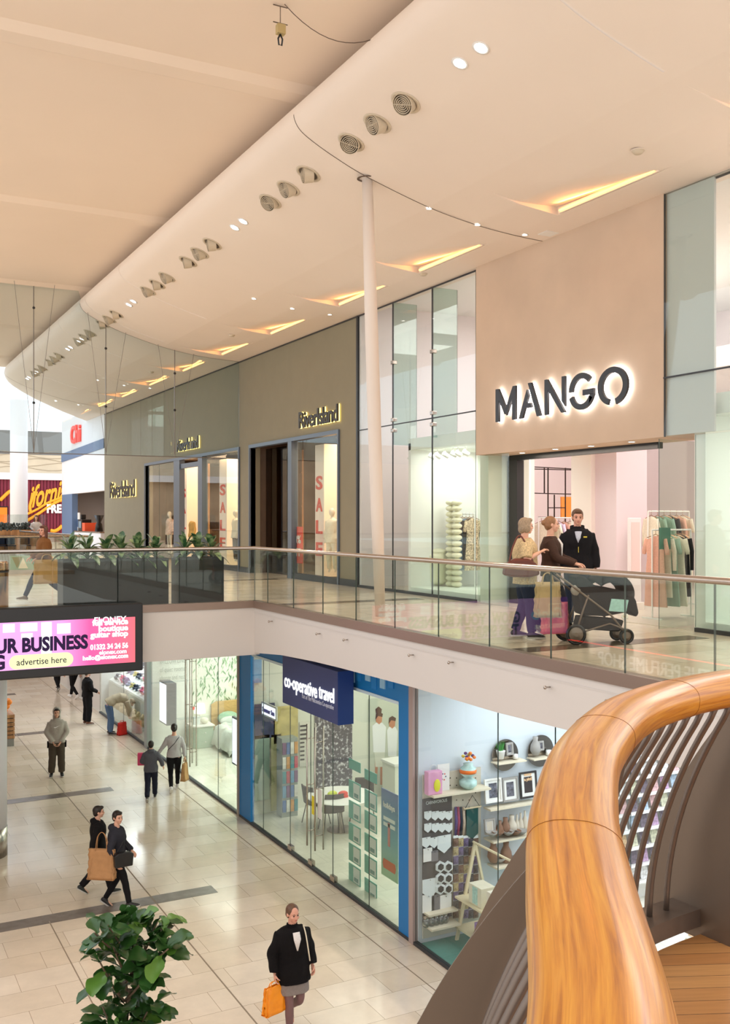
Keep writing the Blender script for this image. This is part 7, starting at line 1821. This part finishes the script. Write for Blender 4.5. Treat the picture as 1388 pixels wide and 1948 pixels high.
M_dief = _new('dieffenbachia_leaf')[0]; dn = M_dief.node_tree; dnz = dn.nodes.new('ShaderNodeTexNoise'); dnz.inputs['Scale'].default_value = 9; dcr = dn.nodes.new('ShaderNodeValToRGB'); dcr.color_ramp.elements[0].position = .45; dcr.color_ramp.elements[0].color = (*lin((46, 84, 50)), 1); dcr.color_ramp.elements[1].position = .62; dcr.color_ramp.elements[1].color = (*lin((136, 158, 108)), 1)
dt = dn.nodes.new('ShaderNodeTexCoord'); dn.links.new(dt.outputs['Object'], dnz.inputs['Vector']); dn.links.new(dnz.outputs['Fac'], dcr.inputs[0]); dn.links.new(dcr.outputs[0], dn.nodes['Principled BSDF'].inputs['Base Color']); dn.nodes['Principled BSDF'].inputs['Roughness'].default_value = .35
YPL = 17.62
pls = []
for i, (a, b) in enumerate(((120, 224), (224.5, 322), (341, 427))):
    xa, xb = on_y(a, 986, YPL).x, on_y(b, 986, YPL).x
    p_ = thing('planter', ('black rectangular planter box, left of the joined pair behind the glass', 'black rectangular planter box, right of the joined pair behind the glass', 'separate black planter box nearest the corner of the balustrade')[i], 'planter', (xa, YPL, 0), group='black planters on the bridge')
    MB().box((0, 0, .01), (xb-xa-.01, .5, .93)).build('box', M_pln, p_, bevel=.01); MB().box((.03, .03, .9), (xb-xa-.04, .47, .935)).build('soil', mat('soil', (60, 44, 34), .9), p_)
    pls.append((xa, xb))
spots = [(0, .18), (0, .5), (0, .85), (1, .12), (1, .45), (1, .8), (2, .22), (2, .5), (2, .8)]
plant_protos = []
names_ = ['leftmost', 'second', 'third', 'fourth', 'fifth', 'sixth', 'seventh', 'eighth', 'rightmost']
for i, (k, t) in enumerate(spots):
    xa, xb = pls[k]; x_ = xa+(xb-xa)*t; lab = 'broad leaved green plant in the black planters, %s of nine' % (names_[i] if i in (0, 8) else names_[i]+' from the left')
    if i < 3:
        r_ = thing('leafy_plant', lab, 'plant', (x_, YPL+.25, .936), group='plants in the black planters')
        rnd = random.Random(20+i); lf = MB(); stm = MB()
        for q in range(17):
            az = q*2.4+rnd.random()*.5; el = R(75-q*4.2+rnd.uniform(-8, 8)); L_ = rnd.uniform(.26, .40); d = V((math.cos(az)*math.cos(el), math.sin(az)*math.cos(el)*.75, math.sin(el)))
            h0 = .22-.012*q; b0 = V((0,0,max(.02, h0)))+V((d.x, d.y, 0))*.06
            leaf(lf, b0, d, L_, L_*.38, droop=.25+.03*q); stm.tube([(0,0,0), b0], [.012, .008], 6)
        lf.build('leaves', M_dief, r_, smooth=True); stm.build('stems', mat('stem_green', (90, 110, 60), .6), r_, smooth=True); plant_protos.append(r_)
    else: dup(plant_protos[i % 3], (x_, YPL+.25, .936), R(random.uniform(0, 360)), lab)
# steel litter bin
lb_ = thing('litter_bin', 'brushed brass litter bin cut by the left edge behind the glass', 'bin', (on_y(17, 986, 17.8).x-.27, 17.8, 0))
MB().lathe([(.26, .02), (.26, .9), (.24, .93), (.2, .93)], (0,0,0), 36).build('drum', M_brass, lb_, smooth=True); MB().lathe([(.27, 0), (.27, .05)], (0,0,0), 36).build('base', M_dark, lb_); MB().lathe([(.268, .74), (.268, .78)], (0,0,0), 36).build('dark_ring', M_black, lb_)
# fruit stall at the left edge, below
fq = on_z(20, 1420, ZL)
fsr = thing('fruit_stall', 'timber slatted stall stacked with orange fruit at the left edge', 'stall', (fq.x-1.18, fq.y, ZL))
for k in range(6): MB().box((0, 0, .22+k*.12), (1.3, .9, .32+k*.12)).build('slat', M_tim, fsr, bevel=.01)
MB().box((.02, .02, 0), (1.28, .88, .22)).build('base', mat('stall_grey', (140, 138, 134), .6), fsr); MB().box((.03, .03, .25), (1.26, .86, .9)).build('core', M_plinth, fsr)
og = None
for i in range(40):
    ly = i//16; a = i % 16; loc = (fq.x-1.18+.2+.28*(a % 4)+.06*ly, fq.y+.15+.2*(a//4), ZL+.94+.09+.12*ly)
    lab = 'orange fruit piled on the timber stall'
    if og is None: og = MB().ell((0,0,0), (.09,.09,.085), 12, 8).build('orange', mat('orange_skin', (246, 140, 40), .5), smooth=True)
    o = og if i == 0 else og.copy()
    if i: COL.objects.link(o)
    o.location = loc; tag(o, lab, 'fruit', 'oranges on the stall')
# white round column at the left edge, below the bridge
cq = on_z(11, 1628, ZL); rC = .42
dirr = Vector((CT, -ST, 0)); cc_c = cq-dirr*rC
struct('column_8', MB().lathe([(rC, .55), (rC, 4.1)], (cc_c.x, cc_c.y, ZL), 36), mat('column_white', (226, 226, 232), .5), smooth=True)
struct('trim_35', MB().lathe([(rC+.01, 0), (rC+.01, .56)], (cc_c.x, cc_c.y, ZL), 36), M_steel, smooth=True)

# ---- fiddle leaf fig
M_fig = mat('fig_leaf', (44, 82, 34), .32, var=.28, scale=5); M_fig2 = mat('fig_leaf_young', (84, 124, 46), .35, var=.15, scale=5)
# trunk position: crown centre seen at (250, 1850)
Df = 9.0
fc = at_depth(243, 1830, Df); zt = fc.z
ft = thing('fiddle_leaf_fig', 'tall fiddle leaf fig with big glossy leaves rising from the lower mall', 'tree', (fc.x, fc.y, ZL))
rnd = random.Random(5); top = zt-ZL
tr_ = MB()
tr_.tube(smoothpts([(0, 0, .5), (.05, .02, 1.2), (-.03, 0, 1.9), (.02, 0, top-.25)], 4), list(np.linspace(.035, .018, 13)), 8)
lf = [MB(), MB()]
right = V((CT, -ST, 0)); fwd_ = V((ST, CT, 0))
# branch tips in picture columns
tips = [(232,1745),(258,1755),(205,1760),(180,1775),(300,1752),(330,1780),(285,1790),(215,1800),(255,1800),(320,1805),(190,1830),(235,1840),(290,1835),(270,1870),(215,1880),(300,1900),(240,1905),(195,1915),(280,1925),(225,1945),(262,1960),(240,1990),(280,1985),(200,1975)]
for i, (px, py) in enumerate(tips):
    tip = at_depth(px, py, Df+rnd.uniform(-.35, .35)); tip = V((tip.x-fc.x, tip.y-fc.y, tip.z-ZL))
    base = V((rnd.uniform(-.03, .03), rnd.uniform(-.03, .03), max(.9, tip.z-.28-rnd.random()*.15)))
    tr_.tube(smoothpts([base, base.lerp(tip, .5)+V((0,0,-.03)), tip], 3), [.012, .012, .011, .010, .009, .008, .007], 6)
    for q in range(8):
        az = q*2.4+rnd.random()*6.28; el = R(rnd.uniform(-25, 60)); d = V((math.cos(az)*math.cos(el), math.sin(az)*math.cos(el), math.sin(el)))
        out = V((tip.x, tip.y, 0)); d = (d+out*1.2+V((0,0,.15))).normalized(); L_ = rnd.uniform(.18, .30)
        b0 = base.lerp(tip, rnd.uniform(.6, 1))
        o = len(lf[0].v); which = 1 if rnd.random() < .07 else 0; m_ = lf[which]
        # fiddle shape: narrow waist near the base, broad rounded tip
        sd = d.cross(V((rnd.uniform(-.4,.4), rnd.uniform(-.4,.4), 1))).normalized(); nr = sd.cross(d).normalized(); o = len(m_.v); nn = 9
        for j in range(nn+1):
            t = j/nn; wv = (.10+.42*math.sin(math.pi*min(1, t**1.35*.97+.02))**.8-(.08 if .1 < t < .35 else 0))*L_*.62
            if j == nn: wv = L_*.05
            wave = .02*math.sin(t*14+q)
            c = b0+d*(.03+L_*t)+V((0,0,-.25*L_*t*t))
            m_.v += [tuple(c+sd*wv+nr*(wv*.28+wave*.5)), tuple(c+sd*wv*.5+nr*wv*.08), tuple(c), tuple(c-sd*wv*.5+nr*wv*.08), tuple(c-sd*wv+nr*(wv*.28-wave*.5))]
        for j in range(nn):
            for s_ in range(4): a = o+j*5+s_; m_.f.append((a, a+1, a+6, a+5)); m_.m.append(0)
tr_.build('trunk', mat('fig_bark', (96, 78, 60), .8, var=.2, scale=30), ft, smooth=True)
lf[0].build('leaves', M_fig, ft, smooth=True); lf[1].build('young_leaves', M_fig2, ft, smooth=True)
pt = thing('round_planter', 'round grey planter of the fiddle leaf fig below the frame', 'planter', (fc.x, fc.y, ZL)); MB().lathe([(.3, 0), (.38, .5), (.34, .5), (.33, .44), (0, .44)], (0,0,0), 32).build('pot', M_gv, pt, smooth=True)

# ================================================================ FOREGROUND: curved timber handrail, balusters, deck
hz = EYE-.63
S26 = 1.0
ctl = [(.12, .42), (.20, .85), (.296, 1.25), (.363, 1.68), (.444, 2.12), (.611, 2.70), (.902, 3.29), (1.37, 3.75), (2.0, 4.05), (2.7, 4.2), (3.5, 4.2)]
PW = [cam2w(a, b, 0) for a, b in ctl]
path = smoothpts(PW, 14)
# resample evenly
cum = [0]
for a, b in zip(path[:-1], path[1:]): cum.append(cum[-1]+(b-a).length)
tot = cum[-1]
def along(s_):
    s_ = max(0, min(tot, s_))
    for i in range(len(cum)-1):
        if cum[i+1] >= s_:
            f_ = (s_-cum[i])/max(1e-9, cum[i+1]-cum[i]); p = path[i].lerp(path[i+1], f_); t = (path[min(i+2, len(path)-1)]-path[max(i-1, 0)]).normalized(); return p, t
    return path[-1], (path[-1]-path[-2]).normalized()
hr = thing('timber_handrail', 'wide curved varnished oak handrail sweeping through the foreground', 'handrail', (PW[0].x, PW[0].y, 0))
n_s = 120; n_r = 32; mb_ = MB(); HW_, HH_ = .092, .058
uvs = []
for i in range(n_s+1):
    s_ = tot*i/n_s; p, t = along(s_); nrm = V((-t.y, t.x, 0)).normalized()
    for j in range(n_r+1):
        th = 2*math.pi*j/n_r; c, q = math.cos(th), math.sin(th)
        k = lambda v: math.copysign(abs(v)**.86, v)
        mb_.v.append(tuple(p+nrm*(k(c)*HW_)+V((0,0,hz-.0+k(q)*(HH_ if q > 0 else HH_*1.25)))-V((PW[0].x, PW[0].y, 0))))
        uvs.append((s_, j/n_r*.5))
for i in range(n_s):
    for j in range(n_r):
        a = i*(n_r+1)+j; mb_.f.append((a, a+n_r+1, a+n_r+2, a+1)); mb_.m.append(0)
M_oak = wood('oak_varnish', (158, 88, 18), (196, 124, 30), (216, 150, 50), (1.3, 46., 1.), 'UV', .3, .3)
ho = mb_.build('rail', M_oak, hr, smooth=True)
uvl = ho.data.uv_layers.new(name='UVMap')
for l in ho.data.loops: uvl.data[l.index].uv = uvs[l.vertex_index]
# butt joints between the timber lengths
for sj in (1.5, 2.55, 3.3):
    p, t = along(sj); nrm = V((-t.y, t.x, 0)).normalized(); ring = []
    for j in range(33):
        th = 2*math.pi*j/32; c, q = math.cos(th), math.sin(th); ring.append(p+nrm*(math.copysign(abs(c)**.86, c)*(HW_+.0005))+V((0,0,hz+math.copysign(abs(q)**.86, q)*((HH_+.0005) if q > 0 else (HH_+.0005)*1.25)))-V((PW[0].x, PW[0].y, 0))+t*.012*c)
    MB().tube(ring, .0006, 4, cap=False).build('joint_line', mat('oak_joint', (120, 70, 30), .5), hr)
# balusters: curved steel rods; top under the inner side of the rail, foot further out
bal = None
OUT = .27
def rod(s_, r0=.0095):
    p, t = along(s_); o_ = V((-t.y, t.x, 0)).normalized()      # outward (away from the deck)
    pts_ = []
    for i in range(15):
        u_ = i/14; z_ = hz-.05-(hz-.05-.10)*u_
        off = -.035+(OUT+.035)*(1-(1-u_)**1.9)
        pts_.append(p+o_*off+V((0,0,z_)))
    pts_[0] += V((0,0,.02)); return p, t, o_, pts_
rail_start = thing('baluster_screen', 'row of curved bronze steel balusters and fin plates under the timber handrail', 'balustrade', (PW[0].x, PW[0].y, 0))
inv = -V((PW[0].x, PW[0].y, 0))
s_ = .5; cnt = 0
fins = [1.08, 1.85, 2.62, 3.74, 4.6, 5.5]
while s_ < tot-.1:
    if all(abs(s_-f_) > .03 for f_ in fins):
        p, t, o_, pts_ = rod(s_)
        MB().tube(pts_, .0115, 10).build('baluster', M_bronze, rail_start, smooth=True, loc=inv)
    s_ += .092
def fin_plate(s_):
    p, t = along(s_); o_ = V((-t.y, t.x, 0)).normalized(); poly = []
    N_ = 14
    for i in range(N_+1):
        u_ = i/N_; z_ = hz-.06-(hz-.06+.02)*u_; off = -.06+.12*(1-(1-u_)**1.9); poly.append((off, z_))
    for i in range(N_+1):
        u_ = 1-i/N_; z_ = hz-.06-(hz-.06+.02)*u_; off = .02+.47*(1-(1-u_)**1.9); poly.append((off, z_))
    MB().prism(poly, p-t*.006, o_, (0,0,1), t*.012).build('fin_plate', mat('bronze_plate', (118, 102, 88), .42, .5, var=.04, scale=4), rail_start, loc=inv)
for f_ in fins: fin_plate(f_)
# foot beam and outer steel skirt that follow the deck edge
fb = MB(); sk = MB(); n_k = 60
def ribbon(mb__, rows, s0=0., s1=1.):
    o = len(mb__.v); k = len(rows)
    for i in range(n_k+1):
        p, t = along(tot*(s0+(s1-s0)*i/n_k)); o_ = V((-t.y, t.x, 0)).normalized()
        for (off, z_) in rows: mb__.v.append(tuple(p+o_*off+V((0,0,z_))))
    for i in range(n_k):
        for j in range(k): mb__.f.append((o+i*k+j, o+i*k+(j+1) % k, o+(i+1)*k+(j+1) % k, o+(i+1)*k+j)); mb__.m.append(0)
ribbon(fb, [(OUT-.07, .03), (OUT+.07, .03), (OUT+.07, .10), (OUT-.07, .10)]); fb.build('foot_beam', M_bronze, rail_start, loc=inv)
# timber deck inside the curve
dk2 = MB(); pl_ = []
for i in range(61):
    p, t = along(tot*i/60); o_ = V((-t.y, t.x, 0)).normalized(); pl_.append(p+o_*(OUT-.07))
poly = [(p.x, p.y) for p in pl_]+[(6.7, pl_[-1].y), (6.7, -3.5), (pl_[0].x, -3.5)]
dk2.prism(poly, (0,0,-.12), (1,0,0), (0,1,0), (0,0,.12))
M_deck, dnt, dpb = _new('deck_boards'); dtc = dnt.nodes.new('ShaderNodeTexCoord'); dmp = dnt.nodes.new('ShaderNodeMapping'); dmp.inputs['Rotation'].default_value = (0, 0, R(24)); dnt.links.new(dtc.outputs['Object'], dmp.inputs[0])
dbr = dnt.nodes.new('ShaderNodeTexBrick'); dbr.inputs['Scale'].default_value = 1; dbr.inputs['Brick Width'].default_value = 1.8; dbr.inputs['Row Height'].default_value = .09; dbr.inputs['Mortar Size'].default_value = .0015
dbr.inputs['Color1'].default_value = (*lin((214, 156, 88)), 1); dbr.inputs['Color2'].default_value = (*lin((196, 132, 66)), 1); dbr.inputs['Mortar'].default_value = (*lin((70, 40, 20)), 1)
dnt.links.new(dmp.outputs[0], dbr.inputs['Vector']); dnn = dnt.nodes.new('ShaderNodeTexNoise'); dnn.inputs['Scale'].default_value = 4; dnn.inputs['Detail'].default_value = 8
dm2 = dnt.nodes.new('ShaderNodeMapping'); dm2.inputs['Scale'].default_value = (1, 14, 1); dnt.links.new(dmp.outputs[0], dm2.inputs[0]); dnt.links.new(dm2.outputs[0], dnn.inputs['Vector'])
dmx = dnt.nodes.new('ShaderNodeMix'); dmx.data_type = 'RGBA'; dmx.blend_type = 'MULTIPLY'; dmx.inputs[0].default_value = .35; dnt.links.new(dbr.outputs['Color'], dmx.inputs[6]); dnt.links.new(dnn.outputs['Fac'], dmx.inputs[7]); 
dgm = dnt.nodes.new('ShaderNodeBrightContrast'); dgm.inputs[1].default_value = .03; dnt.links.new(dmx.outputs[2], dgm.inputs[0]); dnt.links.new(dgm.outputs[0], dpb.inputs['Base Color']); dpb.inputs['Roughness'].default_value = .22
struct('floor_deck', dk2, M_deck)
# compact ledge of the void seen beyond the balusters
